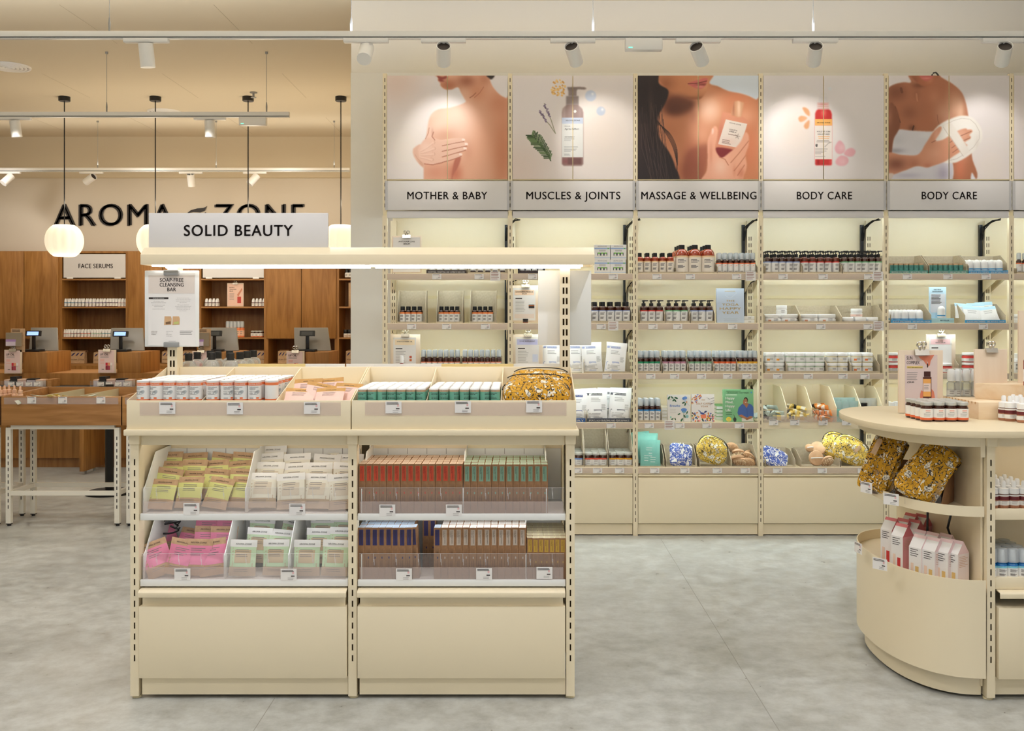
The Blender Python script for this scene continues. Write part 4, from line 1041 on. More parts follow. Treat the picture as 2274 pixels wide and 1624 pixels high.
kG = kbox('toothbrush_box', .0288, .203, .066, C(128, 164, 140), C(200, 226, 202), 'Brosse')
kB = kbox('toothbrush_box', .0296, .213, .066, C(50, 44, 92), C(180, 204, 224), 'Brosse')
kW = kbox('toothbrush_box', .0296, .213, .066, C(186, 170, 154), C(238, 236, 230), 'Brosse')
kY = kbox('toothbrush_box', .0268, .17, .05, C(196, 156, 60), C(240, 232, 196), 'Brosse')
def boxrows(K, px0, px1, n_, z, nr, dy, desc, place, group, skip=()):
    xs = [wx(p, 4.118) for p in span(px0, px1, n_)]
    for r_ in range(nr):
        for i, x in enumerate(xs):
            if (r_, i) in skip: continue
            K.put((x + rnd.uniform(-.0006, .0006), 4.118 + r_ * dy + (rnd.uniform(0, .004) if r_ == 0 else 0), z), '%s, %s row, %s from left, %s' % (desc, ROW[r_], ORD[i], place), group, (R(rnd.uniform(-1.2, .4)) if r_ == 0 else 0, 0, R(rnd.uniform(-2, 2))))
boxrows(kO, 796, 1028, 15, .7605, 4, .069, 'tall kraft box with orange label', 'upper shelf', 'orange toothbrush boxes')
boxrows(kG, 1029, 1217, 12, .7605, 4, .069, 'tall kraft box with green label', 'upper shelf', 'green toothbrush boxes')
boxrows(kB, 794, 916, 8, .4875, 3, .069, 'tall kraft box with navy label', 'lower shelf', 'navy toothbrush boxes')
kB.put((wx(924, 4.13), 4.13, .4875), 'tall kraft box with navy label leaning over the gap, lower shelf', 'navy toothbrush boxes', (0, R(-3.5), 0))
for i, px in enumerate((946, 961)): kB.put((wx(px, 4.3), 4.3, .4875), 'tall kraft box with navy label standing back in the gap, %s of two' % ORD[i], 'navy toothbrush boxes')
kB.put((wx(971, 4.12), 4.12, .4875), 'tall kraft box with navy label touching the white-labelled boxes, lower shelf', 'navy toothbrush boxes')
boxrows(kW, 979, 1168, 12, .4875, 3, .069, 'tall kraft box with pale label', 'lower shelf', 'pale toothbrush boxes')
boxrows(kY, 1171, 1256, 7, .4875, 6, .052, 'short kraft box with yellow label', 'lower shelf', 'yellow toothbrush boxes')

# price tags on the gondola
for px, py, lab in ((372, 906, 'front left tray, under the tins'), (522, 907, 'front left tray, middle'), (693, 906, 'front left tray, under the wipes'), (874, 905, 'front right tray, under the sticks at its start'), (1028, 904, 'front right tray, middle'), (1186, 903, 'front right tray, under the floral pouches')):
    ptag(wx(px, 4.068), 4.0665, wz(py, 4.068), 'white price tag on the ' + lab, 0, True)
for px, py, lab in ((425, 1131, 'upper shelf, before the yellow soap packets'), (660, 1132, 'upper shelf, before the white soap packets'), (860, 1134, 'upper shelf, before the orange-labelled boxes'), (1008, 1134, 'upper shelf, before the green-labelled boxes'),
                    (405, 1276, 'lower shelf, before the pink packets'), (641, 1277, 'lower shelf, before the green packets'), (897, 1276, 'lower shelf, before the navy boxes'), (1075, 1275, 'lower shelf, before the pale boxes'), (1209, 1273, 'lower shelf, before the yellow boxes')):
    ptag(wx(px, 4.098), 4.0985, wz(py, 4.098), 'white price tag on the gondola ' + lab, 0, True)
# ---------------------------------------------------------------- goods on the wall shelves
YS = 7.165                                  # where the front row of goods stands
def X_(px, Y=YS): return wx(px, Y)
def xs_(a, b_, n_): return [X_(p) for p in span(a, b_, n_)]
blueb, redb, greenb, orb = C(150, 170, 214), C(214, 60, 52), C(120, 190, 140), C(240, 128, 84)
bb = lambda c_, h, b_=.008: [(.004, h - b_, label), (h - b_, h, c_)]
CT = {}
def put_carton(px0, px1, s_, b_, hb, hf, lip, d, desc, lipm=None, words_=None, m=carton_m, dy=-.006):
    w = (px1 - px0) * YS / F
    K = carton(w, d, hb, hf, lip, m, lipm, words_)
    K.put(((X_(px0) + X_(px1)) / 2, YS - .03 + dy, SZ[s_][0] - .0035), '%s, %s' % (desc, pl(s_, b_)), 'card display trays on the wall shelves')
def zs(s_, c_=True): return SZ[s_][0] - .0035 + (.0035 if c_ else 0)
# mother-and-baby bay
jarw = jar('cream_pot', .019, .035, mat('dark_jar', (60, 46, 44), .3), wht, .012, label)
put_carton(948, 1036, 0, 0, .05, .03, .028, .2, 'carton of small white-lidded pots with dark printed lip', C(58, 48, 50), 'FORTIFYING, DENSIFYING AND COMBATS HAIR LOSS')
put_carton(1039, 1127, 0, 0, .05, .03, .014, .2, 'plain carton of small white-lidded pots')
for a, b_, w_ in ((949, 1036, 'printed'), (1040, 1126, 'plain')): rows(jarw, xs_(a + 2, b_ - 2, 5), YS, zs(0), 'small white-lidded pot', 'in %s carton, top shelf' % w_, 'white-lidded pots on the top shelf', 3, .042)
b12 = bottle('capped_bottle', .0192, .098, amber, bb(C(240, 142, 78), .078, .012), ('flip', .022), black, neck=.55)
for k, (a, b_) in enumerate(((883, 945), (970, 1028), (1044, 1102))):
    put_carton(a, b_, 1, 0, .24, .1, .014, .2, '%s tall grey carton from left' % ORD[k])
    rows(b12, xs_(a + 4, b_ - 7, 4), YS + .005, zs(1), 'amber bottle with orange band', '%s tall carton, second shelf' % ORD[k], 'amber bottles in the tall cartons', 2, .043)
m10 = [(-.6, -.35, .8, .35, 1, orb), (-.2, .35, .85, .3, 1, orb), (-.7, .6, .25, .1, 2, ink2)]
b13 = bottle('spray_bottle', .0185, .118, amber, [(.004, .074, label), (.074, .08, orb)], ('mist', .048), milky, neck=.6, marks=m10)
for k, (a, b_) in enumerate(((933, 1023), (1025, 1115))):
    put_carton(a, b_, 2, 0, .12, .06, .014, .16, '%s carton of capped spray bottles' % ORD[k])
    rows(b13, xs_(a + 1, b_ - 1, 7), YS, zs(2), 'amber spray bottle with orange-band label', '%s bottle carton, mother-and-baby bay' % ORD[k], 'spray bottles of the mother-and-baby bay', 2, .042)
# muscles-and-joints bay
put_carton(1150, 1210, 0, 1, .1, .06, .02, .18, 'dark carton of pots half hidden by the hood', C(58, 48, 50), m=mat('dark_carton', (70, 62, 62), .6))
rows(jarw, xs_(1152, 1208, 4), YS, zs(0), 'small white-lidded pot', 'in dark carton, top shelf', 'pots in the dark carton', 2, .042)
vb = Kind('vial_box', 'box')
wv, hv, dv = .113, .106, .06
MB().box(-wv / 2, wv / 2, 0, dv, 0, hv, label).build('carton_body', vb.o, bevel=.001, segs=1)
q = MB(); fn = front(-.0006); f2 = front(-.0012)
q.text('AROMA-ZONE', .0065, ink2, fn, 0, hv * .87, 'c', .01, 1.1); q.rect(-wv / 2, wv / 2, hv * .7, hv * .79, C(160, 186, 222), fn); q.rect(wv * .33, wv * .43, hv * .72, hv * .78, C(110, 190, 60), f2)
q.lines(-wv * .3, wv * .3, hv * .64, 2, hv * .06, hv * .025, ink2, fn, al='c'); q.rect(-wv * .32, wv * .32, hv * .26, hv * .46, C(86, 92, 90), fn)
for k in range(3):
    x = -wv * .21 + k * wv * .21
    q.rect(x - wv * .055, x + wv * .055, hv * .2, hv * .4, paper, f2); q.rect(x - wv * .06, x + wv * .06, hv * .39, hv * .47, C(120, 204, 60), front(-.0018))
q.rect(-wv / 2, wv / 2, hv * .1, hv * .14, C(200, 214, 232), fn)
q.build('printed_front', vb.o)
for i, (px, lv) in enumerate(((1337, 0), (1372, 0), (1337, 1), (1373, 1))): vb.put((X_(px), YS - .02, SZ[0][0] - .0035 + lv * hv), 'white vial box, %s %s of the stack of four' % (('lower', 'upper')[lv], ('left', 'right')[i % 2]), 'white vial boxes on the top shelf')
b17 = bottle('flip_bottle', .0265, .128, amber, bb(blueb, .092, .006), ('flip', .024), black, neck=.5)
put_carton(1310, 1402, 1, 1, .12, .08, .018, .28, 'carton of blue-band bottles')
rows(b17, xs_(1312, 1400, 5), YS + .005, zs(1), 'dark bottle with blue-band label', 'second shelf, muscles-and-joints bay', 'blue-band bottles of the second shelf', 3, .058)
def sachet(nm, bandm, footm, w, h, seed): return packet(nm, w, h, .05, wht, wht, .05, .86, 'packet', None, 'AROMA-ZONE', tz=.82, tm=paper, marks=[(-.45, .45, .87, 1, .1, .07, bandm, 'l'), (-.25, .2, .72, 3, .045, .012, ink2, 'l'), (.22, .42, .52, 6, .03, .008, ink2, 'l'), (-.4, .4, .36, 1, .1, .02, bandm, 'l'), (-.44, .44, .34, 1, .1, .28, footm, 'l'), (-.35, .3, .25, 4, .04, .01, ink2, 'l')], seed=seed)
lav = C(168, 178, 216); lav2 = C(206, 212, 232); gry = C(214, 216, 218); dk = C(82, 84, 92)
s1 = sachet('supplement_sachet', lav, lav2, .15, .22, 21)
for i, (px, y, rz, ry) in enumerate(((1226, 7.2, 0, 2), (1280, 7.2, 3, 0), (1316, 7.18, 2, -2), (1364, 7.15, -6, 5))):
    s1.put((X_(px), y, zs(2)), 'white sachet with lavender band, %s from left, third shelf' % ORD[i], 'lavender sachets on the third shelf', (R(-6), R(ry), R(rz)))
put_carton(1296, 1398, 2, 1, .15, .06, .014, .2, 'carton of lavender-band sachets')
s2 = sachet('supplement_sachet', dk, gry, .16, .235, 23)
for i, (px, y, ry, wh) in enumerate(((1325, 7.17, 0, 'front left'), (1375, 7.19, 4, 'front right'), (1306, 7.22, -4, 'tucked behind on the left'), (1352, 7.28, 2, 'back middle'), (1382, 7.3, 2, 'back right'))):
    s2.put((X_(px), y, zs(3)), 'white sachet with black band, %s of the sports carton' % wh, 'black-band sachets on the fourth shelf', (R(-7), R(ry), R(rnd.uniform(-6, 6))))
put_carton(1303, 1400, 3, 1, .13, .06, .03, .22, 'carton with dark SPORTS lip', C(52, 58, 74), 'SPORTS, BODYBUILDING AND PERFORMANCE')
s3 = sachet('supplement_sachet', C(60, 80, 150), gry, .15, .22, 25)
for i, (px, y) in enumerate(((1283, 7.18), (1290, 7.26))): s3.put((X_(px), y, zs(3)), 'white sachet with navy band at the gondola edge, %s in line' % ORD[i], 'navy-band sachets on the fourth shelf', (R(-7), 0, R(-8)))
put_carton(1232, 1299, 3, 1, .13, .06, .03, .22, 'carton with blue RECOVERY lip', C(40, 84, 150), 'RECOVERY')
for k, (a, b_, c_, nm, wh) in enumerate(((1262, 1296, C(120, 150, 206), 'blue-label', 'behind the gondola edge'), (1297, 1349, C(226, 96, 70), 'red-label', 'middle'), (1351, 1405, C(236, 170, 50), 'yellow-label', 'by the post'))):
    K = jar('supplement_jar', .0315, .098, amber, silver, .017, c_, bands=[(.01, .05, label), (.05, .06, c_)], neck=.8)
    put_carton(a, b_, 4, 1, .255, .1, .014, .32, 'tall grey carton of %s jars' % nm)
    rows(K, xs_(a + 1, b_ - 1, 3) if k else [X_(1285)], YS + .01, zs(4), '%s jar with silver lid' % nm, 'tall carton %s' % wh, '%s jars on the lowest shelf' % nm, 4, .068)
# massage bay
b31 = bottle('flip_bottle', .0255, .128, ambred, [(.004, .084, C(244, 234, 220)), (.084, .092, C(240, 200, 150))], ('flip', .022), black, neck=.45)
put_carton(1417, 1500, 0, 2, .05, .04, .017, .2, 'low carton of cream-label bottles')
rows(b31, xs_(1412, 1497, 5), YS, zs(0), 'amber bottle with cream label', 'top shelf, massage bay', 'cream-label amber bottles', 2, .058)
b32 = bottle('large_bottle', .0475, .185, ambred, [(.006, .118, C(244, 234, 220)), (.118, .13, C(240, 206, 160))], ('flip', .025), black, neck=.36, sh=.75, seg=24)
put_carton(1500, 1590, 0, 2, .03, .02, .016, .28, 'low carton of big amber bottles')
rows(b32, xs_(1500, 1588, 3), YS + .022, zs(0), 'big amber refill bottle', 'top shelf, massage bay', 'big amber refill bottles', 3, .1)
put_carton(1591, 1681, 0, 2, .09, .05, .016, .2, 'low carton of orange-number bottles')
b33 = bottle('spray_bottle', .0185, .105, amber, [(.004, .07, label), (.07, .078, orb)], ('mist', .046), milky, neck=.6, marks=m10)
rows(b33, xs_(1591, 1678, 7), YS, zs(0), 'clear-capped bottle with orange figure', 'top shelf, massage bay', 'orange-figure bottles', 2, .042)
for k, (a, b_, c_, nm) in enumerate(((1420, 1475, redb, 'red'), (1476, 1530, greenb, 'green'), (1532, 1586, blueb, 'blue'))):
    K = bottle('pump_bottle', .0255, .128, amber, bb(c_, .092), ('pump', .036), black, neck=.4)
    put_carton(a, b_, 1, 2, .13, .07, .018, .2, '%s-label pump bottle carton' % nm)
    rows(K, xs_(a + 2, b_ - 2, 3), YS + .008, zs(1), 'pump bottle with %s-band label' % nm, 'second shelf, massage bay', '%s pump bottles of the massage bay' % nm, 2, .056, rz=.5)
for k, (a, b_, c_, nm) in enumerate(((1415, 1468, C(40, 140, 100), 'deep green'), (1470, 1526, C(196, 140, 160), 'mauve'), (1528, 1583, C(130, 180, 140), 'pale green'), (1584, 1637, C(232, 110, 60), 'orange'), (1637, 1684, C(232, 178, 60), 'yellow'))):
    K = bottle('spray_bottle', .0192, .112, amber, bb(c_, .082, .014), ('mist', .046), milky, neck=.62)
    put_carton(a, b_, 2, 2, .12, .05, .018, .2, '%s-band spray bottle carton' % nm)
    rows(K, xs_(a + 1, b_ - 2, 4), YS + .004, zs(2), 'spray bottle with %s band' % nm, 'third shelf, massage bay', '%s-band spray bottles' % nm, 3, .044)
K = bottle('spray_bottle', .0192, .116, amber, bb(C(60, 140, 200), .088, .012), ('mist', .05), milky, neck=.62)
put_carton(1413, 1469, 3, 2, .16, .06, .016, .2, 'blue-band spray bottle carton')
rows(K, xs_(1416, 1468, 4), YS + .004, zs(3), 'spray bottle with blue band', 'fourth shelf, massage bay', 'blue-band spray bottles', 3, .044)
# lowest massage shelf: cloths, pouches and brushes in grey trays
for a, b_, wh in ((1416, 1474, 'teal packets'), (1478, 1546, 'blue floral bag'), (1552, 1622, 'yellow floral pouch'), (1622, 1680, 'wooden brushes')):
    put_carton(a, b_, 4, 2, .14, .05, .01, .26, 'grey tray of %s' % wh)
tp = packet('teal_packet', .15, .19, .012, teal, teal, .05, .84, 'packet', None, None, marks=[(-.1, .1, .5, 2, .1, .02, wht, 'c'), (-.3, -.05, .4, 3, .09, .016, wht, 'l'), (.0, .3, .35, 3, .09, .016, wht, 'l'), (-.2, .15, .7, 2, .08, .014, wht, 'l')], seed=31)
for i, (px, y, dz, rx, ry, wh) in enumerate(((1444, 7.16, .0, -12, 2, 'at the front, printed with white leaves'), (1440, 7.2, .02, -14, -4, 'second, turned a little'), (1436, 7.24, .03, -12, 3, 'third in the stack'), (1444, 7.28, .035, -12, 2, 'fourth in the stack'), (1432, 7.32, .04, -12, -5, 'at the back, standing tallest'))):
    tp.put((X_(px), y, zs(4) + dz), 'teal packet ' + wh, 'teal packets on the lowest shelf', (R(rx), R(ry), R(rnd.uniform(-6, 6))))
pouch('drawstring_bag', 'blue and white floral drawstring bag in the massage bay', .17, .17, .04, blueflor, (X_(1514), 7.2, zs(4) + .075), (R(-22), R(6), R(4)), ink, 41, False, True, 'bag', 5, False)
pouch('zip_pouch', 'round pale yellow floral pouch on the lowest massage-bay shelf', .23, .2, .07, florp, (X_(1582), 7.17, zs(4) + .115), (R(-12), R(22), R(4)), blackm, 43, False)
woodl = woodmat('pale_beech', (212, 172, 134), (194, 152, 112), (4, 4, 4))
bris = mat('bristle', (232, 212, 176), .9)
def brush(lab, px, y, z, rot, oval=1.5, r=.034, strap=False):
    o = thing('bath_brush', lab, 'brush', (wx(px, y), y, z), rot, 'wooden bath brushes')
    q = MB(); q.lathe([(r * .7, -.006), (r, 0), (r * 1.02, .008), (r * .96, .016), (r * .6, .02), (0, .021)], woodl, 20, sx=oval); q.build('wooden_back', o)
    q = MB()
    rr = random.Random(px)
    for i in range(90):
        a, d = rr.random() * 6.28, math.sqrt(rr.random()) * r * .88
        x, yy = d * math.cos(a) * oval, d * math.sin(a)
        q.add([(x - .0012, yy, -.005), (x + .0012, yy, -.005), (x, yy + .0012, -.005), (x * 1.05, yy * 1.05, -.024)], [(0, 1, 3), (1, 2, 3), (2, 0, 3)], bris)
    q.build('bristles', o)
    if strap: MB().tube([(-r * .8, 0, .02), (-r * .4, 0, .034), (0, 0, .038), (r * .4, 0, .034), (r * .8, 0, .02)], .004, paper, 6).build('strap', o)
for lab, px, y, dz, rx, ry, rz in (('wooden brush standing at the top of the heap', 1627, 7.26, .11, -70, 30, 10), ('wooden brush lying across the middle of the heap', 1640, 7.22, .075, -40, 12, 20), ('wooden brush showing its pale bristles', 1636, 7.18, .055, 150, -6, 5),
        ('wooden brush at the front of the heap', 1642, 7.165, .02, -60, 4, -8), ('wooden brush against the tray side', 1663, 7.2, .045, -50, 40, 14), ('wooden brush at the back of the tray', 1656, 7.29, .06, -30, -10, 40), ('small wooden brush with dark wooden block beside the tray edge', 1662, 7.16, .015, -80, 10, 0)):
    brush(lab, px, y, zs(4) + dz + .01, (R(rx), R(ry), R(rz)))
# first body-care bay
for k, (a, b_, c_, nm) in enumerate(((1697, 1778, blueb, 'blue'), (1779, 1866, redb, 'red'), (1868, 1960, greenb, 'green'))):
    K = bottle('pump_bottle', .0245, .126, amber if k != 1 else mat('amber_red_bottle', (92, 36, 20), .12, coat=.4), bb(c_, .088), ('pump', .04), black, neck=.4)
    put_carton(a, b_, 0, 3, .11 if k else .05, .06, .016, .24, '%s-label pump bottle carton' % nm)
    rows(K, xs_(a, b_ - 1, 5 if k < 2 else 6), YS + .006, zs(0), 'pump bottle with %s-band label' % nm, 'top shelf, first body-care bay', '%s pump bottles of the first body-care bay' % nm, 3, .056, rz=.7)
jm_ = [(-.1, .5, .03, 2, .008, .003, ink2), (-.7, -.3, .024, 1, .01, .014, C(214, 150, 116))]
bigj = jar('cream_jar', .064, .064, wht, wht, .026, label, marks=jm_, seg=26)
smj = jar('cream_jar', .039, .064, wht, wht, .026, label, marks=[(-.3, .5, .028, 3, .007, .0025, ink2)])
for a, b_, wh in ((1696, 1776, 'first'), (1776, 1866, 'second'), (1866, 1962, 'third')): put_carton(a, b_, 1, 3, .13, .05, .016, .26, '%s wide jar carton' % wh)
for px0, wh in (((1718, 1755), 'first'), ((1799, 1839), 'second')):
    for r_ in range(2):
        for i, px in enumerate(px0): bigj.put((X_(px), YS + .04 + r_ * .13, zs(1)), 'wide white cream jar, %s row, %s in %s wide carton' % (ROW[r_], ('left', 'right')[i], wh), 'wide white cream jars')
smj.put((X_(1741), YS + .07, zs(1) + .0645), 'small white jar with round blue sticker standing on two wide jars', 'small white cream jars')
smc = jar('cream_jar', .04, .042, wht, wht, .024, label, marks=[(-.3, .5, .012, 1, .007, .002, ink2)])
rows(smc, xs_(1872, 1953, 3), YS + .02, zs(1), 'low white cream jar', 'third wide carton, second shelf', 'low white cream jars', 2, .085)
jp = jar('cream_jar', .041, .062, wht, wht, .026, label, bands=[(.004, .02, C(240, 204, 190)), (.02, .03, label)])
jp.put((X_(1908), YS + .06, zs(1) + .0425), 'white jar with pink label standing on the low jars', 'small white cream jars')
frost = mat('frosted_green_glass', (206, 222, 196), .3); frosty = mat('frosted_yellow_glass', (234, 222, 180), .3); frostw = mat('frosted_white_glass', (226, 230, 222), .3)
for k, (a, b_, n_, gm, c_, nm) in enumerate(((1696, 1745, 2, frostw, C(236, 158, 60), 'amber-mark'), (1745, 1834, 4, frost, label, 'green glass'), (1834, 1887, 2, frosty, C(240, 230, 206), 'cream-label'), (1887, 1950, 2, frosty, C(236, 128, 60), 'orange-label'))):
    K = jar('balm_jar', .039, .072, gm, wht, .024, label, bands=[(.008, .04, label if k else label)], marks=[(-.2, .6, .034, 2, .008, .0028, ink2), (-.7, -.1, .03, 1, .01, .014, c_)])
    put_carton(a, b_, 2, 3, .135, .06, .018, .26, '%s jar carton' % nm)
    xx = xs_(a + (4 if k != 1 else 1), b_ - (3 if k < 3 else 10), n_)
    for lv in range(2):
        for r_ in range(2):
            for i, x in enumerate(xx): K.put((x, YS + .022 + r_ * .085, zs(2) + lv * .0722), '%s white-lidded jar, %s layer, %s row, %s from left, third shelf' % (nm, ('lower', 'upper')[lv], ROW[r_], ORD[i]), '%s jars' % nm)
# acrylic bin shelf of tubes
BX = [X_(p) for p in (1690, 1743, 1798.5, 1853, 1908, 1962)]
t = thing('acrylic_bin', 'clear acrylic bin with cream dividers holding heaps of tubes', 'display bin', ((BX[0] + BX[-1]) / 2, 7.3, .816))
q = MB(); q.box(BX[0], BX[-1], YF - .002, YF + .001, .814, .903, acry); q.build('acrylic_guard', t, w=True)
MB().box(BX[0] + .004, BX[-1], YF - .004, YF - .0022, .816, .858, strip).build('label_strip', t, w=True)
q = MB(); q.box(BX[0], BX[-1], 7.5, 7.504, .8125, 1.06, cream)
for k in range(8): xx = BX[0] + .09 + k * .095; q.box(xx - .001, xx + .001, 7.4985, 7.5, 1.03, 1.06, creamd)
q.build('back_riser', t, w=True)
for x in BX[1:5] + [BX[5] - .02]: MB().prism([(YF + .004, .8135), (YF + .004, .92), (7.26, 1.04), (7.3, 1.06), (7.5, 1.06), (7.5, .8135)], 'x', x - .002, x + .002, cream).build('divider', t, w=True)
def creamtube(name, bodym, bandm):
    K = Kind(name, 'tube'); o = K.o; n_, L = 14, .1; q = MB(); vs = []
    for j in range(7):
        f = j / 6
        for k in range(n_):
            a = 2 * math.pi * k / n_; vs.append(((.0155 + .004 * f) * math.cos(a), .0155 * (1 - f) * math.sin(a) + .0006 * math.sin(a), .022 + L * f))
    q.add(vs, [(j * n_ + k, j * n_ + (k + 1) % n_, (j + 1) * n_ + (k + 1) % n_, (j + 1) * n_ + k) for j in range(6) for k in range(n_)] + [tuple(range(n_))[::-1], tuple(range(6 * n_, 7 * n_))], bodym)
    k0 = q.mi(bandm)
    for i in range(2 * n_, 4 * n_): q.m[i] = k0
    q.build('tube_body', o)
    MB().lathe([(.0125, 0), (.013, .002), (.013, .022), (0, .022)], black, 14).build('screw_cap', o)
    return K
TB = [(creamtube('cream_tube', C(206, 220, 214), C(226, 236, 232)), 'pale green', 0), (creamtube('cream_tube', C(232, 200, 96), C(240, 236, 222)), 'yellow', 1), (creamtube('cream_tube', C(236, 150, 70), C(240, 238, 232)), 'orange', 2)]
rr = random.Random(12)
for K, nm, bi in TB:
    for i in range(13):
        lay = i // 5; x0, x1 = BX[bi] + .045, BX[bi + 1] - .045
        x = rr.uniform(x0, x1); y = YF + .05 + rr.random() * .12 + lay * .045
        K.put((x, y, .838 + lay * .034 + rr.uniform(0, .008)), '%s cream tube, %s of the heap counted upwards' % (nm, ORD[i]), '%s tubes heaped in the bin' % nm, (R(90 + rr.uniform(-24, 16)), R(rr.uniform(0, 360)), R(rr.uniform(-75, 75))))
pkg = packet('gel_pack', .062, .15, .03, C(150, 206, 196), C(120, 190, 180), .05, .6, 'packet', clearmat('clear_pack_top', (240, 250, 248), .3), None, seed=51)
for r_ in range(2):
    for i, x in enumerate(span(BX[3] + .01, BX[4] - .006, 3)): pkg.put((x, YF + .05 + r_ * .07, .8135 + r_ * .02), 'teal gel pack, %s row, %s from left, in the bin' % (ROW[r_], ORD[i]), 'teal gel packs in the bin', (R(-6), 0, R(rr.uniform(-8, 8))))
pkw = packet('gel_pack', .055, .15, .03, clearmat('clear_pack', (244, 250, 246), .38), C(224, 232, 190), .05, .55, 'packet', None, None, seed=53)
for i, x in enumerate(span(BX[4] + .02, BX[5] - .03, 3)): pkw.put((x, YF + .11, .83), 'clear pale gel pack, %s from left, behind the island top' % ORD[i], 'pale gel packs in the bin', (R(-6), 0, 0))
cb = bottle('flip_bottle', .026, .11, mat('pale_translucent_bottle', (220, 216, 190), .25), bb(C(226, 222, 200), .08), ('flip', .03), black, neck=.7)
cb.put((BX[4] + .03, YF + .035, .8135), 'pale bottle with black cap standing in the bin', 'pale capped bottle in the bin')
# lowest shelf of the first body-care bay
for a, b_, wh in ((1698, 1764, 'blue floral bag'), (1776, 1862, 'wooden body tools'), (1864, 1944, 'yellow floral pouches')): put_carton(a, b_, 4, 3, .11, .05, .01, .26, 'grey tray of %s' % wh)
pouch('drawstring_bag', 'blue and white floral drawstring bag in the first body-care bay', .2, .15, .035, blueflor, (X_(1722), 7.2, zs(4) + .055), (R(-30), R(24), R(-4)), ink, 45, False, True, 'bag', 5, False)
brush('round wooden brush with white strap, front of the body-tool tray', 1812, 7.17, zs(4) + .055, (R(75), 0, R(6)), 1.0, .055, True)
brush('round pale brush leaning at the back of the body-tool tray', 1816, 7.26, zs(4) + .115, (R(60), R(10), R(-8)), 1.1, .05)
brush('small round wooden tool at the back left of the body-tool tray', 1796, 7.24, zs(4) + .12, (R(70), 0, R(20)), 1.0, .03, True)
brush('round brush with dark bristles, front right of the body-tool tray', 1838, 7.16, zs(4) + .03, (R(-60), R(-12), R(10)), 1.0, .048)
pouch('zip_pouch', 'yellow floral pouch with paper tag beside the island, lowest shelf', .27, .2, .06, florp, (X_(1892), 7.19, zs(4) + .11), (R(-14), R(26), R(-5)), blackm, 47)
pouch('zip_pouch', 'yellow floral pouch peeping from behind the tagged one', .26, .2, .05, florp, (X_(1872), 7.28, zs(4) + .125), (R(-12), R(20), R(6)), blackm, 49, False)
# second body-care bay
tl = C(84, 150, 140); bl = C(70, 160, 214)
wst = Kind('deodorant_stick', 'tube')
MB().lathe([(.0165, 0), (.0165, .056)], kraftp, 14).build('tube_body', wst.o)
q = MB(); q.add([(.0172 * math.cos(-math.pi / 2 + a), .0172 * math.sin(-math.pi / 2 + a), z) for z in (.004, .05) for a in [-1.9 + 3.8 * k / 10 for k in range(11)]], [(k, k + 1, 12 + k, 11 + k) for k in range(10)], tl); q.lines(-.008, .008, .042, 2, .008, .003, ink, cyl(.0178)); q.build('label', wst.o)
MB().lathe([(.017, .056), (.017, .062), (0, .062)], kraftp, 14).build('lid', wst.o)
W48 = '48-HOUR EFFECTIVENESS - 100% NATURAL ORIGIN'
for k, (a, b_) in enumerate(((1972, 2056), (2059, 2144))):
    put_carton(a, b_, 0, 4, .142, .06, .026, .24, '%s carton with teal 48-HOUR lip' % ORD[k], tl, W48)
    rows(wst, xs_(a, b_ - 5, 7), YS, zs(0) + .012, 'small green stick', '%s teal carton, top shelf' % ORD[k], 'small green sticks of the second body-care bay', 2, .04, rz=.4)
ro = bottle('roll_on', .0265, .055, wht, bb(bl, .022, .008), ('dome', .032), wht, neck=.9, marks=[])
put_carton(2146, 2236, 0, 4, .142, .06, .026, .24, 'carton with blue 48-HOUR lip, top shelf', bl, W48)
rows(ro, xs_(2145, 2227, 5), YS + .006, zs(0) + .016, 'white round-capped roll-on', 'blue carton, top shelf', 'white roll-ons', 2, .058)
put_carton(1974, 2064, 1, 4, .14, .06, .026, .24, 'first carton with blue 48-HOUR lip, second shelf', bl, W48)
rows(ro, xs_(1968, 2050, 5), YS + .006, zs(1) + .01, 'white round-capped roll-on', 'blue carton, second shelf', 'white roll-ons', 2, .058)
put_carton(2138, 2228, 1, 4, .14, .06, .026, .24, 'carton of blue-edged packets with 48-HOUR lip', bl, W48)
dp = packet('refill_packet', .13, .12, .02, wht, label, .05, .78, 'packet', C(186, 220, 236), None, seed=61)
for i, (px, y, dz, rx, ry) in enumerate(((2162, 7.17, .012, -26, 4), (2202, 7.17, .012, -28, -6), (2150, 7.23, .03, -22, 6), (2184, 7.25, .035, -24, 0), (2206, 7.27, .04, -20, -3))):
    dp.put((X_(px), y, zs(1) + dz), 'white refill packet with blue top, %s in the packet carton' % ('front left', 'front right', 'second at left', 'second in the middle', 'back')[i], 'blue-topped refill packets', (R(rx), R(ry), 0))
d = thing('counter_display', 'pale blue NATURAL DEODORANT display stand with BESTSELLER base', 'display', (X_(2089), YS, zs(1)))
MB().box(X_(2065), X_(2115), YS - .03, YS + .07, zs(1), zs(1) + .035, C(176, 216, 224)).build('base', d, w=True, bevel=.001)
MB().box(X_(2067), X_(2105), YS + .03, YS + .036, zs(1) + .03, zs(1) + .26, C(196, 224, 240)).build('back_card', d, w=True)
q = MB(); fn = front(YS + .029); xm = X_(2086)
for k, s_ in enumerate(('NATURAL', 'DEODORANT')): q.text(s_, .0085, ink, fn, xm, zs(1) + .238 - k * .014, 'c', .012)
q.rect(X_(2070), X_(2103), zs(1) + .075, zs(1) + .212, C(224, 226, 232), front(YS + .0296)); q.lines(X_(2072), X_(2096), zs(1) + .205, 8, .009, .0035, ink, fn, seed=3)
q.text('BESTSELLER', .0085, C(30, 90, 130), front(YS - .031), X_(2094), zs(1) + .014, 'c', .014); q.build('printed_text', d, w=True)
ro.put((X_(2090), YS - .002, zs(1) + .0355), 'white roll-on with round blue mark on the BESTSELLER display', 'white roll-ons')
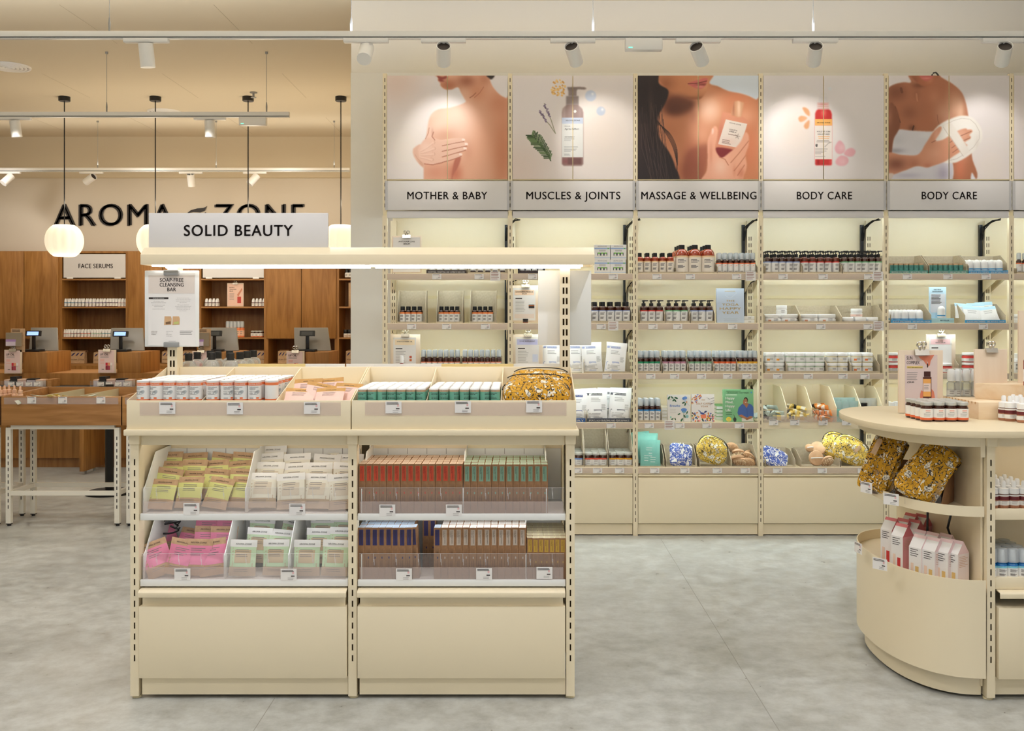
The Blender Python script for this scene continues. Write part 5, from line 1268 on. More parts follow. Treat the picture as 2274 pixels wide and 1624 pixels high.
rj = jar('scrub_jar', .046, .07, mat('red_scrub', (190, 70, 60), .3), wht, .018, label, bands=[(.008, .03, label), (.03, .046, C(222, 70, 62))])
put_carton(1966, 2004, 2, 4, .13, .06, .02, .2, 'carton of red-label jars behind the post')
put_carton(2124, 2182, 2, 4, .13, .06, .02, .2, 'carton of red-label jars by the scrub board', C(180, 30, 36))
for px, wh in ((1985, 'behind the post'), (2155, 'beside the scrub board')):
    for lv in range(2): rj.put((X_(px), YS + .03, zs(2) + .004 + lv * .0705), 'white-lidded jar with red label, %s one, %s' % (('lower', 'upper')[lv], wh), 'red-label scrub jars')
rj.put((X_(2099), YS - .002, zs(2)), 'white-lidded jar with red label standing before the scrub board', 'red-label scrub jars')
K = bottle('lotion_bottle', .028, .11, wht, bb(C(232, 220, 216), .08), ('flip', .03), wht, neck=.5)
rows(K, xs_(1972, 2004, 2), YS, zs(3), 'white lotion bottle', 'fourth shelf behind SUN COMPLEX board', 'white lotion bottles', 2, .06)
# sliver of the far-right bay
rows(b33, xs_(2256, 2282, 2), YS, zs(0), 'clear-capped amber bottle', 'top shelf at the edge', 'amber bottles at the right edge', 1)
put_carton(2252, 2300, 0, 5, .05, .04, .016, .2, 'carton cut by the right edge')
rows(smj, xs_(2254, 2290, 2), YS + .02, zs(1), 'white jar', 'second shelf at the right edge', 'jars at the right edge', 1)
rows(K, xs_(2253, 2275, 2), YS, zs(2), 'white lotion bottle', 'third shelf at the right edge', 'lotion bottles at the right edge', 1)

# wall price tags: (shelf, bay, pixel positions)
for s_, b_, ps in ((0, 0, (970, 1064)), (1, 0, (914, 992, 1078)), (0, 1, (1183, 1362)), (1, 1, (1335,)), (2, 1, (1348,)), (3, 1, (1357,)), (4, 1, (1283, 1327, 1376)),
                   (0, 2, (1459, 1533, 1636)), (1, 2, (1450, 1505, 1561, 1627)), (2, 2, (1445, 1498, 1558, 1616, 1659)), (3, 2, (1442, 1510, 1570, 1642)), (4, 2, (1454, 1521, 1593, 1655)),
                   (0, 3, (1739, 1828, 1929)), (1, 3, (1823, 1928)), (2, 3, (1727, 1795, 1872, 1921)), (4, 3, (1727, 1826, 1915)), (0, 4, (2015, 2105, 2190)), (1, 4, (2026, 2184))):
    for i, px in enumerate(ps): ptag(wx(px, 7.108), 7.109, (SZ[s_][0] + SZ[s_][1]) / 2, 'white price tag, %s from left on %s edge' % (ORD[i], pl(s_, b_)))
for i, px in enumerate((1718, 1765, 1828, 1880)): ptag(wx(px, 7.105), 7.106, wz(939, 7.105), 'white price tag, %s from left on the acrylic tube bin' % ORD[i])
it = Kind('info_ticket', 'ticket')
MB().box(-.036, .036, -.002, 0, -.033, .033, paper).build('card', it.o)
q = MB(); q.lines(-.03, .03, .026, 5, .011, .0035, C(150, 96, 80), front(-.0026), seed=5); q.build('print', it.o)
for px, s_, b_ in ((1100, 0, 0), (1362, 1, 1), (1667, 0, 2), (1487, 3, 2), (1950, 0, 3), (1951, 1, 3)):
    it.put((wx(px, 7.106), 7.107, (SZ[s_][0] + SZ[s_][1]) / 2 + .004), 'beige info ticket on the edge of the %s' % pl(s_, b_), 'beige info tickets')
# ---------------------------------------------------------------- clip boards
def bulldog(o, x, y, z, s=1.0):
    q = MB(); q.prism([(y - .012 * s, z - .012 * s), (y + .012 * s, z - .012 * s), (y + .003 * s, z + .014 * s), (y - .003 * s, z + .014 * s)], 'x', x - .032 * s, x + .032 * s, chrome)
    for sg_ in (-1, 1): q.tube([(x + sg_ * .011 * s + .011 * s * math.cos(a), y + sg_ * .004 * s, z + .036 * s + .011 * s * math.sin(a)) for a in [2 * math.pi * k / 12 for k in range(13)]], .0045 * s, chrome, 6)
    q.tube([(x - .008 * s, y, z + .01 * s), (x - .01 * s, y - .003, z + .026 * s)], .006 * s, chrome, 6); q.tube([(x + .008 * s, y, z + .01 * s), (x + .01 * s, y + .003, z + .026 * s)], .006 * s, chrome, 6)
    return q.build('bulldog_clip', o, w=True)
def clipboard(name, lab, px0, px1, py0, py1, Y, sheet, head_, hm=None, hs=.009, cs=.9, sub=(), lines_=True, board=birch, clip=True, th=.008):
    x0, x1, z0, z1 = wx(px0, Y), wx(px1, Y), wz(py1, Y), wz(py0, Y)
    o = thing(name, lab, 'sign', ((x0 + x1) / 2, Y, z0), group='clip boards')
    MB().box(x0, x1, Y, Y + th, z0, z1, board).build('board', o, w=True, bevel=.001)
    if sheet:
        a, b_, c_, d_ = sheet; u = lambda t_: x0 + (x1 - x0) * t_; v = lambda t_: z1 - (z1 - z0) * t_
        q = MB(); q.box(u(a), u(b_), Y - .0012, Y - .0002, v(d_), v(c_), paper); fn = front(Y - .0018); f2 = front(Y - .0024)
        if hm: q.rect(u(a + (b_ - a) * .06), u(b_ - (b_ - a) * .06), v(c_ + (d_ - c_) * .22), v(c_ + (d_ - c_) * .06), hm, fn)
        for k, s_ in enumerate(head_): q.text(s_, hs, ink, f2, u((a + b_) / 2), v(c_ + (d_ - c_) * .1) - hs * (1 + 1.5 * k), 'c', .01)
        if lines_:
            q.rect(u(a + (b_ - a) * .1), u(a + (b_ - a) * .4), v(c_ + (d_ - c_) * .34), v(c_ + (d_ - c_) * .31), ink, fn)
            q.lines(u(a + (b_ - a) * .1), u(a + (b_ - a) * .55), v(c_ + (d_ - c_) * .4), 8, (z1 - z0) * (d_ - c_) * .045, (z1 - z0) * .008, ink2, fn, seed=len(lab))
            q.rect(u(a + (b_ - a) * .06), u(b_ - (b_ - a) * .06), v(c_ + (d_ - c_) * .93), v(c_ + (d_ - c_) * .8), C(238, 222, 210), fn)
        for s_ in sub: s_(q, u, v, fn, f2)
        q.build('printed_sheet', o, w=True)
    if clip: bulldog(o, (x0 + x1) / 2, Y - .004, z1 - .005, cs)
    return o
def jarpic(q, u, v, fn, f2):
    q.rect(u(.62), u(.84), v(.62), v(.52), C(40, 30, 30), fn); q.rect(u(.62), u(.84), v(.56), v(.545), C(232, 130, 70), f2); q.rect(u(.63), u(.83), v(.655), v(.62), C(236, 226, 216), fn)
clipboard('clip_board', 'clip board reading ANTI HAIR LOSS SERUM, top shelf', 870, 936, 524, 606, 7.17, (.05, .95, .04, .98), ('ANTI HAIR LOSS', 'SERUM'), None, .011, lines_=False)
clipboard('clip_board', 'clip board reading SOOTHING MUSCLE BALM', 1138, 1196, 634, 716, 7.2, (.03, .88, .07, .95), ('SOOTHING MUSCLE', 'BALM'), C(246, 214, 186), .0095, sub=(jarpic,))
def oilpic(q, u, v, fn, f2):
    q.rect(u(.64), u(.72), v(.62), v(.56), C(200, 90, 60), fn); q.rect(u(.64), u(.72), v(.7), v(.64), C(214, 120, 70), fn)
clipboard('clip_board', 'clip board reading STRETCH MARK OIL', 867, 933, 743, 828, 7.17, (.1, .86, .08, .98), ('STRETCH MARK OIL',), C(246, 224, 190), .0085, sub=(oilpic,))
ob = bottle('dropper_bottle', .02, .075, redliq, [(.004, .045, label)], ('mist', .05), wht, neck=.5)
ob.put((X_(893), 7.135, zs(2)), 'small red oil bottle standing before STRETCH MARK OIL board', 'red oil bottle')
clipboard('clip_board', 'clip board reading FOOD SUPPLEMENT', 1139, 1205, 743, 828, 7.18, (.09, .88, .07, .98), ('FOOD SUPPLEMENT',), C(200, 200, 236), .0085, sub=(lambda q, u, v, fn, f2: q.rect(u(.66), u(.84), v(.72), v(.52), C(216, 222, 240), fn),))
clipboard('clip_board', 'clip board reading SUGAR BODY SCRUB', 2057, 2122, 743, 829, 7.2, (.1, .86, .07, .92), ('SUGAR', 'BODY SCRUB'), C(246, 204, 206), .008)
sj = jar('sample_pot', .02, .03, mat('dark_jar', (60, 46, 44), .3), black, .012, C(236, 120, 60))
sj.put((X_(1167), 7.15, zs(1)), 'small black and orange sample pot by SOOTHING MUSCLE BALM board')
# ---------------------------------------------------------------- books
def book(lab, px0, px1, py0, py1, cover, paint, cat='book', Y=7.16, th=.022, z0=None):
    x0, x1, za, zb = wx(px0, Y), wx(px1, Y), (z0 if z0 is not None else wz(py1, Y)), wz(py0, Y)
    o = thing('book', lab, cat, ((x0 + x1) / 2, Y, za), (R(-4), 0, 0))
    w2, h = (x1 - x0) / 2, zb - za
    MB().box(-w2 + .002, w2 - .003, .002, th - .002, .003, h - .003, paper).build('pages', o)
    q = MB(); q.box(-w2, w2, 0, .0022, 0, h, cover); q.box(-w2, w2, th - .0022, th, 0, h, cover); q.box(-w2, -w2 + .002, .0022, th - .0022, 0, h, cover); q.build('cover', o)
    q = MB(); paint(q, lambda t_: -w2 + 2 * w2 * t_, lambda t_: h * (1 - t_), front(-.0008), front(-.0014)); q.build('printed_cover', o)
    return o
def blob(q, fn, x, z, rx, rz, m, a0=0, n_=12): q.add([fn(x + rx * math.cos(2 * math.pi * k / n_) * math.cos(a0) - rz * math.sin(2 * math.pi * k / n_) * math.sin(a0), z + rx * math.cos(2 * math.pi * k / n_) * math.sin(a0) + rz * math.sin(2 * math.pi * k / n_) * math.cos(a0)) for k in range(n_)], [tuple(range(n_))], m)
gold = C(214, 182, 110)
def yoga(q, u, v, fn, f2):
    q.lines(u(.3), u(.7), v(.08), 1, .01, .003, gold, fn)
    for k, s_ in enumerate(('THE', 'YOGA', 'HAPPY', 'YEAR')): q.text(s_, .0165 if k else .012, gold, fn, u(.5), v(.39 + k * .117), 'c', .008, 1.1, width=(.062, .12, .155, .12)[k])
    q.lines(u(.22), u(.78), v(.88), 3, .008, .003, C(176, 186, 200), fn, al='c')
    for k in range(22):
        a = k / 21 * 4; q.rect(u(.3 + .02 * k) , u(.3 + .02 * k) + .006, v(.2 + .08 * math.sin(a)), v(.195 + .08 * math.sin(a)), C(226, 232, 240), fn)
book('silver-blue YOGA HAPPY YEAR book standing beside the pump bottles', 1592, 1653, 640, 717, C(190, 202, 218), yoga)
leafg = C(44, 92, 60); flb = C(96, 138, 206)
def breathe(q, u, v, fn, f2):
    q.text('Breathe', .0165, flb, fn, u(.1), v(.45), 'l', .012)
    q.lines(u(.1), u(.4), v(.53), 3, .012, .003, C(200, 196, 190), fn)
    for x, y, s_, a in ((.06, .12, .014, 1), (.2, .1, .012, -.6), (.27, .2, .012, .8), (.38, .12, .014, -.4), (.34, .22, .012, 2.2), (.7, .3, .012, .4), (.78, .36, .012, 1.2), (.5, .72, .011, .5), (.86, .66, .011, 1.2), (.62, .93, .014, 1), (.75, .8, .012, 2), (.2, .9, .01, .4), (.33, .9, .01, 2)): blob(q, fn, u(x), v(y), s_, s_ * .45, leafg, a)
    for pts in (((.04, .2), (.2, .15), (.42, .12)), ((.78, .14), (.84, .3), (.98, .42)), ((.7, .98), (.7, .75), (.72, .6)), ((.7, .8), (.5, .72)), ((.7, .8), (.86, .7)), ((.22, .98), (.25, .85))):
        for a, b_ in zip(pts, pts[1:]): q.add([fn(u(a[0]) - .001, v(a[1])), fn(u(a[0]) + .001, v(a[1]) - .001), fn(u(b_[0]) + .001, v(b_[1])), fn(u(b_[0]) - .001, v(b_[1]) + .001)], [(0, 1, 2, 3)], leafg)
    blob(q, f2, u(.76), v(.13), .019, .012, flb, .3); blob(q, f2, u(.78), v(.2), .01, .012, C(190, 206, 226)); blob(q, f2, u(.72), v(.56), .022, .013, flb); blob(q, f2, u(.72), v(.62), .016, .01, C(110, 160, 190)); blob(q, f2, u(.86), v(.8), .011, .011, C(130, 196, 200)); blob(q, f2, u(.86), v(.8), .003, .003, C(220, 130, 60)); blob(q, f2, u(.13), v(.83), .006, .006, C(130, 196, 180)); blob(q, f2, u(.85), v(.27), .004, .007, C(230, 150, 80))
book('pale Breathe book with blue flowers', 1483, 1533, 877, 937, C(222, 218, 212), breathe, th=.028)
def selfc(q, u, v, fn, f2):
    q.lines(u(.44), u(.6), v(.2), 1, .01, .004, C(190, 150, 110), fn)
    q.text('SELF CARE', .0115, C(206, 160, 116), f2, u(.52), v(.37), 'c', .01, 1.1, width=.105); q.text('YEAR', .0115, C(206, 160, 116), f2, u(.56), v(.475), 'c', .01, 1.1, width=.055)
    rr = random.Random(5)
    for k in range(46):
        x, y = rr.random() * .42, rr.random() * .36
        if x + y > .5: continue
        blob(q, fn, u(.02 + x), v(.02 + y), .007, .0035, rr.choice((C(230, 120, 70), C(240, 170, 90), C(110, 120, 190), C(200, 90, 60))), rr.random() * 3, 7)
    for k in range(80):
        x = rr.random(); y = .66 + rr.random() * .33
        if .35 < x < .68 and y < .88: continue
        blob(q, fn, u(.03 + x * .94), v(y * .99), .007, .005, rr.choice((C(240, 180, 40), C(230, 120, 60), C(70, 110, 70), C(236, 140, 140), C(90, 110, 180), C(60, 90, 60))), rr.random() * 3, 7)
    for a, b_ in (((.99, .12), (.7, .2)), ((.99, .3), (.72, .42)), ((.8, .17), (.62, .1)), ((.85, .36), (.8, .55)), ((.99, .22), (.8, .28)), ((.9, .33), (.68, .3))):
        q.add([fn(u(a[0]), v(a[1])), fn(u(a[0]), v(a[1]) - .003), fn(u(b_[0]), v(b_[1]))], [(0, 1, 2)], ink)
    q.add([f2(u(x), v(y)) for x, y in ((.38, .76), (.62, .72), (.64, .86), (.56, .88), (.42, .88))], [(0, 1, 2, 3, 4)], C(230, 130, 96)); blob(q, f2, u(.47), v(.7), .018, .007, C(70, 86, 150), -.3); blob(q, f2, u(.6), v(.64), .012, .006, C(60, 70, 120), .5); blob(q, f2, u(.36), v(.62), .016, .003, C(80, 110, 170), -.7)
book('white SELF CARE YEAR book with orange leaves and flowers', 1536, 1587, 876, 937, C(232, 226, 220), selfc, th=.026)
def happy(q, u, v, fn, f2):
    q.lines(u(.1), u(.6), v(.05), 1, .01, .003, C(60, 90, 60), fn); q.text('DR RANGAN CHATTERJEE', .0085, C(40, 60, 46), fn, u(.49), v(.13), 'c', .01, width=(x_ := .155)); blob(q, fn, u(.93), v(.1), .005, .006, C(70, 150, 200))
    q.lines(u(.08), u(.6), v(.16), 2, .009, .003, C(206, 226, 200), fn)
    for k, s_ in enumerate(('Happy', 'Mind,', 'Happy', 'Life')): q.text(s_, .0175, paper, fn, u(.075), v(.31 + k * .122), 'l', .016)
    q.lines(u(.08), u(.36), v(.71), 2, .014, .004, C(50, 76, 56), fn)
    sh = C(66, 98, 160); shd = C(52, 80, 138); skin = C(168, 112, 78); hair = C(38, 28, 24); tr_ = C(206, 206, 200)
    q.add([f2(u(x), v(y)) for x, y in ((.6, .99), (.6, .86), (.97, .86), (.99, .99))], [(0, 1, 2, 3)], tr_)
    q.add([f2(u(x), v(y)) for x, y in ((.46, .72), (.5, .57), (.6, .47), (.68, .43), (.8, .43), (.93, .47), (.99, .55), (1.0, .8), (.97, .88), (.62, .89), (.5, .82))], [tuple(range(11))], sh)
    f3 = front(-.002); f4 = front(-.0026)
    q.add([f3(u(x), v(y)) for x, y in ((.66, .44), (.84, .44), (.77, .58))], [(0, 1, 2)], skin)
    for pts in (((.5, .8), (.56, .85), (.8, .95), (.84, .91), (.6, .78)), ((.97, .84), (.92, .9), (.74, .95), (.72, .91), (.88, .82))): q.add([f3(u(x), v(y)) for x, y in pts], [tuple(range(5))], skin)
    q.add([f3(u(x), v(y)) for x, y in ((.77, .58), (.785, .58), (.79, .86), (.775, .86))], [(0, 1, 2, 3)], shd)
    blob(q, f3, u(.745), v(.335), .0155, .021, hair, 0, 18); blob(q, f3, u(.69), v(.4), .009, .02, skin); q.add([f3(u(x), v(y)) for x, y in ((.69, .38), (.79, .38), (.8, .46), (.7, .46))], [(0, 1, 2, 3)], skin)
    blob(q, f4, u(.735), v(.365), .0125, .0195, skin, 0, 18); f5 = front(-.0032); q.add([f5(u(.71), v(.4)), f5(u(.765), v(.395)), f5(u(.74), v(.415))], [(0, 1, 2)], paper)
    for x in (.71, .765): blob(q, f5, u(x), v(.35), .0022, .0014, hair)
    blob(q, f2, u(.17), v(.92), .019, .016, C(236, 210, 60), 0, 20); q.lines(u(.11), u(.23), v(.905), 3, .006, .002, ink2, f3, al='c')
    blob(q, f2, u(.37), v(.93), .012, .016, C(50, 60, 54)); blob(q, f2, u(.36), v(.85), .002, .02, C(60, 80, 60), .3)
book('green Happy Mind, Happy Life book with a man in a blue shirt', 1607, 1674, 865, 937, C(120, 176, 128), happy, th=.03)
for px, y, z, hh, c_, lab in ((1478, 7.27, zs(3), .07, C(222, 218, 212), 'flat book pile top'), ):
    pass
for i in range(4):
    o = thing('book', 'green book lying flat, %s from the bottom, beside the blue-shirt book' % ORD[i], 'book', (X_(1592, 7.3), 7.3, zs(3, False) + .026 * i), group='flat green books')
    MB().box(0, .15, .0, .2, .002, .023, paper).build('pages', o); q = MB(); q.box(-.001, .152, -.001, .202, 0, .002, C(110, 170, 110)); q.box(-.001, .152, -.001, .202, .023, .025, C(110, 170, 110)); q.box(.15, .152, -.001, .202, .002, .023, C(110, 170, 110)); q.build('cover', o)
for i in range(4):
    o = thing('book', 'cream book lying flat, %s from the bottom, beside the Breathe book' % ORD[i], 'book', (X_(1470, 7.27), 7.27, zs(3, False) + .024 * i), group='flat cream books')
    MB().box(0, .13, .0, .19, .002, .021, paper).build('pages', o); q = MB(); q.box(-.001, .132, -.001, .192, 0, .002, C(222, 214, 196)); q.box(-.001, .132, -.001, .192, .021, .023, C(222, 214, 196)); q.box(-.001, .0, -.001, .192, .002, .021, C(222, 214, 196)); q.build('cover', o)
for i in range(2):
    o = thing('small_box', '%s white box lying behind the yoga book' % ('lower', 'upper')[i], 'box', (X_(1655), 7.2, zs(1, False) + i * .027), group='flat white boxes')
    MB().box(-.02, .075, 0, .12, 0, .026, label).build('lid', o, bevel=.002); q = MB(); q.lines(.03, .06, .016, 2, .006, .002, ink2, front(-.0006)); q.build('label', o)

# ---------------------------------------------------------------- goods on the island
ZI = 1.1165
SB = clipboard('clip_board', 'birch clip board reading SUN COMPLEX with a hand and jar picture', 1996, 2094, 778, 917, 4.72, None, (), clip=False, th=.014)
x0, x1, z0, z1 = wx(1996, 4.72), wx(2094, 4.72), wz(917, 4.72), wz(778, 4.72)
u = lambda t_: x0 + (x1 - x0) * t_; v = lambda t_: z1 - (z1 - z0) * t_
q = MB(); q.box(u(.14), u(.87), 4.7185, 4.7198, v(.99), v(.075), C(222, 202, 198)); fn, f2, f3 = front(4.718), front(4.7174), front(4.7168)
q.text('SUN', .0155, ink, fn, u(.175), v(.15), 'l', .01, width=.027); q.text('COMPLEX', .0155, ink, fn, u(.175), v(.225), 'l', .01, width=.062)
q.rect(u(.18), u(.54), v(.29), v(.255), C(232, 204, 120), fn); q.text('TAN & SKIN PREPARATION', .0042, ink, f2, u(.36), v(.283), 'c', .01, width=.07)
q.lines(u(.18), u(.48), v(.355), 5, (z1 - z0) * .028, .0022, ink2, fn); q.text('£20.00', .0085, ink, fn, u(.185), v(.525), 'l', .01)
sk, sk2 = C(222, 130, 100), C(206, 108, 80)
q.add([fn(u(x), v(y)) for x, y in ((.44, .1), (.8, .075), (.72, .17), (.7, .24), (.66, .26), (.66, .2), (.62, .16), (.645, .22), (.625, .235), (.56, .17), (.48, .13))], [tuple(range(11))], sk)
blob(q, f2, u(.648), v(.245), .003, .011, C(60, 24, 16))
q.add([fn(u(x), v(y)) for x, y in ((.42, .99), (.47, .9), (.48, .7), (.505, .64), (.55, .66), (.55, .76), (.57, .84), (.66, .85), (.74, .72), (.74, .62), (.79, .66), (.82, .78), (.78, .86), (.76, .99))], [tuple(range(14))], sk)
q.add([f2(u(x), v(y)) for x, y in ((.57, .79), (.63, .79), (.7, .8), (.68, .87), (.61, .9))], [tuple(range(5))], C(90, 34, 24))
q.rect(u(.565), u(.715), v(.425), v(.34), C(70, 30, 22), f2); q.rect(u(.545), u(.735), v(.77), v(.43), C(86, 38, 26), f2)
q.rect(u(.545), u(.72), v(.74), v(.46), C(240, 176, 96), f3); q.rect(u(.55), u(.715), v(.66), v(.53), C(238, 216, 206), front(4.7162)); q.lines(u(.56), u(.68), v(.56), 3, .008, .002, ink2, front(4.7156))
q.build('printed_sheet', SB, w=True); bulldog(SB, u(.5), 4.712, v(.035), 1.05)
for nm, lab, px0, px1, py0, py1, Y, cs in (('clip_board', 'blank birch clip board standing on the lower wooden block', 2165, 2237, 776, 881, 4.68, .85), ('clip_board', 'blank birch clip board at the right edge on the upper block', 2263, 2330, 690, 858, 4.66, 0)):
    o = clipboard(nm, lab, px0, px1, py0, py1, Y, None, (), clip=cs > 0, cs=cs, th=.014)
    MB().box(wx(px0 + 14, Y), wx(px0 + 28, Y), Y - .03, Y - .0005, wz(py1, Y), wz(py1 - 13, Y), birch).build('support', o, w=True)
o = thing('wooden_block', 'lower pale pine display block on the island', 'display block', (2.2, 4.65, ZI)); MB().box(2.05, 2.62, 4.452, 4.83, ZI, 1.193, pine).build('block', o, w=True, bevel=.001)
q = MB()
for k in range(10): q.box(2.0495, 2.0502, 4.48 + k * .034, 4.488 + k * .034, 1.183, 1.193, C(190, 140, 84))
q.build('finger_joint', o, w=True)
o = thing('wooden_block', 'upper pale pine display block set at an angle on the lower one', 'display block', (2.225, 4.56, 1.1935), (0, 0, R(42))); MB().box(-.0, .3, -.155, .14, 0, .072, pine).build('block', o, bevel=.001)
sjar = jar('supplement_jar', .0262, .0865, amber, silver, .015, label, bands=[(.008, .018, C(232, 110, 62)), (.018, .057, label)], neck=.84, seg=24, marks=[(-.3, .8, .05, 1, .01, .003, C(232, 120, 80)), (-.3, .8, .043, 1, .01, .0022, ink2), (-.6, .8, .036, 3, .005, .0015, ink2)])
rows(sjar, [wx(p, 4.378) for p in (2057.5, 2084, 2110.5, 2136.5)], 4.378 + .0, ZI, 'amber supplement jar with orange-foot label', 'before SUN COMPLEX board', 'supplement jars on the island', 4, .056, rz=.25)
pinkl = clearmat('peach_serum', (240, 190, 160), .55, .06, (226, 160, 126)); wine = C(110, 34, 40)
def serum(nm): return bottle(nm, .0225, .062, pinkl, [(.012, .03, label), (.034, .048, wine), (.049, .055, label)], ('dropper', .05), wht, neck=.62, marks=[(-.7, .5, .9, .2, 3, ink2)])
dr = serum('dropper_bottle')
for i, (px, y) in enumerate(((2229, 4.42), (2243, 4.39), (2258, 4.4), (2270, 4.33), (2250, 4.47), (2266, 4.46), (2284, 4.4))): dr.put((wx(px, y), y, ZI), 'peach serum dropper bottle, %s of the cluster by the pine block' % ORD[i], 'peach droppers on the island', (0, 0, rnd.uniform(-.4, .4)))
dr2 = serum('dropper_bottle')
rows(dr2, [wx(p, 4.13) for p in (2203, 2226.5, 2249.5, 2272)], 4.125, .785, 'wine-label dropper bottle', 'upper island shelf', 'droppers on the island shelf', 4, .055)
bluel = mat('blue_liquid', (30, 120, 190), .1, 0, .6, coat=.5)
bs = bottle('spray_bottle', .0235, .075, bluel, [(.006, .05, label), (.05, .058, C(140, 210, 226))], ('mist', .055), milky, neck=.75)
rows(bs, [wx(p, 4.13) for p in (2198, 2222, 2246, 2270)], 4.125, .487, 'blue spray bottle with frosted cap', 'lower island shelf', 'blue sprays on the island shelf', 4, .054)
bs2 = bottle('spray_bottle', .028, .13, redliq, [(.02, .075, label)], ('mist', .05), milky, neck=.5)
bs2.put((wx(2280, 4.5), 4.47, 1.2665), 'red-banded spray bottle on the upper pine block, cut by the view')
pump = bottle('pump_bottle', .02, .075, clearp, [(.004, .03, label)], ('mist', .055), wht, neck=.6)
cov = Kind('clear_case', 'clear case')
MB().box(-.034, .034, -.03, .03, 0, .135, clearmat('clear_case_plastic', (250, 252, 252), .07)).build('case_walls', cov.o)
for i, px in enumerate((2112, 2128, 2146, 2166)):
    y = 4.8 if i else 4.82
    pump.put((wx(px, 4.8), 4.8, 1.1935), 'clear pump bottle, %s from left on the pine block' % ORD[i], 'clear pump bottles on the pine block')
    if i % 2 == 0: cov.put((wx(px, 4.8), 4.8, 1.1931), 'clear plastic case around the %s pump bottle' % ORD[i], 'clear cases on the pine block')
# floral bags in the cartons of the curved shelf
def wedge(lab, loc, rz, d=.24, w=.15, h=.135):
    o = thing('display_carton', lab, 'carton', loc, (0, 0, rz))
    q = MB(); q.box(-w / 2, w / 2, 0, d, 0, .003, kraft); q.box(-w / 2, w / 2, d - .003, d, 0, h, kraft)
    for x in (-w / 2, w / 2 - .003): q.prism([(0, .003), (d - .003, .003), (d - .003, h), (.11, h)], 'x', x, x + .003, kraft)
    q.build('tray_body', o); MB().box(-w / 2, w / 2, -.002, 0, .0, .11, acry).build('acrylic_front', o)
    return o
ZS_ = .771
wedge('kraft carton with clear front at the front of the curved shelf', (1.712, 4.235, ZS_), R(-38))
wedge('kraft carton with clear front further round the curved shelf', (1.62, 4.5, ZS_), R(-50))
def fbag(lab, loc, rot, w, h, n_, seed, tagm=False):
    """bags folded flat and stood one behind the other; each loose layer keeps its own outline"""
    o = thing('drawstring_bag', lab, 'bag', loc, rot, 'floral bags on the curved shelf')
    for k in range(n_):
        q = MB(); cloth(q, w * (1 - .02 * k), h * (.96 + .05 * math.sin(k * 1.9 + seed)), .022, flor, seed + k, 9, .0085 if k == 0 else .006, 26, 24, 2.2)
        q.v = [(x + .012 * math.sin(z * 14 + k) + .03 * max(0, z / h) ** 2, y + .0165 * k + .05 * max(0, z / h) ** 2 + .012 * math.sin(x * 22 + seed), z - .16 * max(0, x / w) * max(0, z / h) * h) for x, y, z in q.v]
        q.build('fabric' if k == 0 else 'folded_layer', o)
    if tagm:
        q = MB(); q.prism([(-.013, -.04), (.013, -.04), (.013, .03), (.006, .037), (-.006, .037), (-.013, .03)], 'y', -.026, -.025, kraftp); q.build('hang_tag', o, (-.02, 0, .06), (R(-8), R(8), 0))
        MB().tube([(-.03, -.02, .15), (-.028, -.03, .12), (-.02, -.032, .1), (-.01, -.03, .13), (-.008, -.02, .155)], .0035, paper, 6).build('drawstring', o)
    return o
fbag('crumpled yellow floral bag leaning out of the front carton', (1.728, 4.245, ZS_ + .148), (R(-20), R(24), R(-42)), .165, .27, 7, 61)
fbag('yellow floral bag with paper tag in the far carton', (1.625, 4.5, ZS_ + .15), (R(-14), R(8), R(-50)), .15, .27, 6, 71, True)
pouch('drawstring_bag', 'yellow floral bag corner sticking out toward the end panel', .13, .1, .05, flor, (1.838, 4.36, ZS_ + .2), (R(-30), R(30), R(-30)), blackm, 75, False, False, 'bag', 3, False)
# gable boxes on the curved skirt shelf
def gable(nm, roofm, bodym, pic, w=.062, d=.072, hb=.135, hr=.05):
    K = Kind(nm, 'box'); o = K.o
    MB().box(-w / 2, w / 2, 0, d, 0, hb, bodym).build('carton_body', o)
    q = MB(); q.prism([(0, hb), (d, hb), (d / 2, hb + hr)], 'x', -w / 2, w / 2, bodym)
    # the long face of the roof and the tall printed panel face left
    q.add([(-w / 2 - .0006, 0, hb), (-w / 2 - .0006, d, hb), (-w / 2 - .0006, d / 2, hb + hr)], [(0, 1, 2)], roofm); q.add([(w / 2 + .0006, 0, hb), (w / 2 + .0006, d, hb), (w / 2 + .0006, d / 2, hb + hr)], [(0, 1, 2)], roofm)
    q.add([(-w / 2, -.0007, hb), (w / 2, -.0007, hb), (w / 2, d / 2, hb + hr + .0007), (-w / 2, d / 2, hb + hr + .0007)], [(0, 1, 2, 3)], paper)
    q.add([(-w / 2, d * .38, hb + hr * .78), (w / 2, d * .38, hb + hr * .78), (w / 2, d / 2, hb + hr + .0014), (-w / 2, d / 2, hb + hr + .0014)], [(0, 1, 2, 3)], roofm)
    q.build('gable_roof', o)
    q = MB(); fn = front(-.0008); q.rect(-w / 2, w / 2, 0, hb, paper, front(-.0004)); q.lines(-w * .38, w * .3, hb * .95, 4, .009, .0028, ink, fn, seed=4)
    q.rect(w * .02, w * .3, hb * .06, hb * .42, pic, fn); q.rect(-w * .35, -w * .12, hb * .06, hb * .5, C(238, 210, 190), fn); q.build('printed_front', o)
    q = MB(); fs_ = lambda y, z: (w / 2 + .0008, y, z); q.lines(d * .1, d * .86, hb * .92, 7, .007, .0022, C(214, 170, 140), fs_, seed=8); q.build('printed_side', o)
    return K
gp = gable('gable_box', C(236, 204, 204), C(240, 224, 220), C(226, 190, 120)); gr = gable('gable_box', C(222, 120, 124), C(232, 160, 160), C(206, 60, 60), hb=.16)
ZK = .4505
gspots = [(2082, 4.2), (2047, 4.27), (2010, 4.36), (2122, 4.16), (2030, 4.43), (2070, 4.37), (2108, 4.3)]
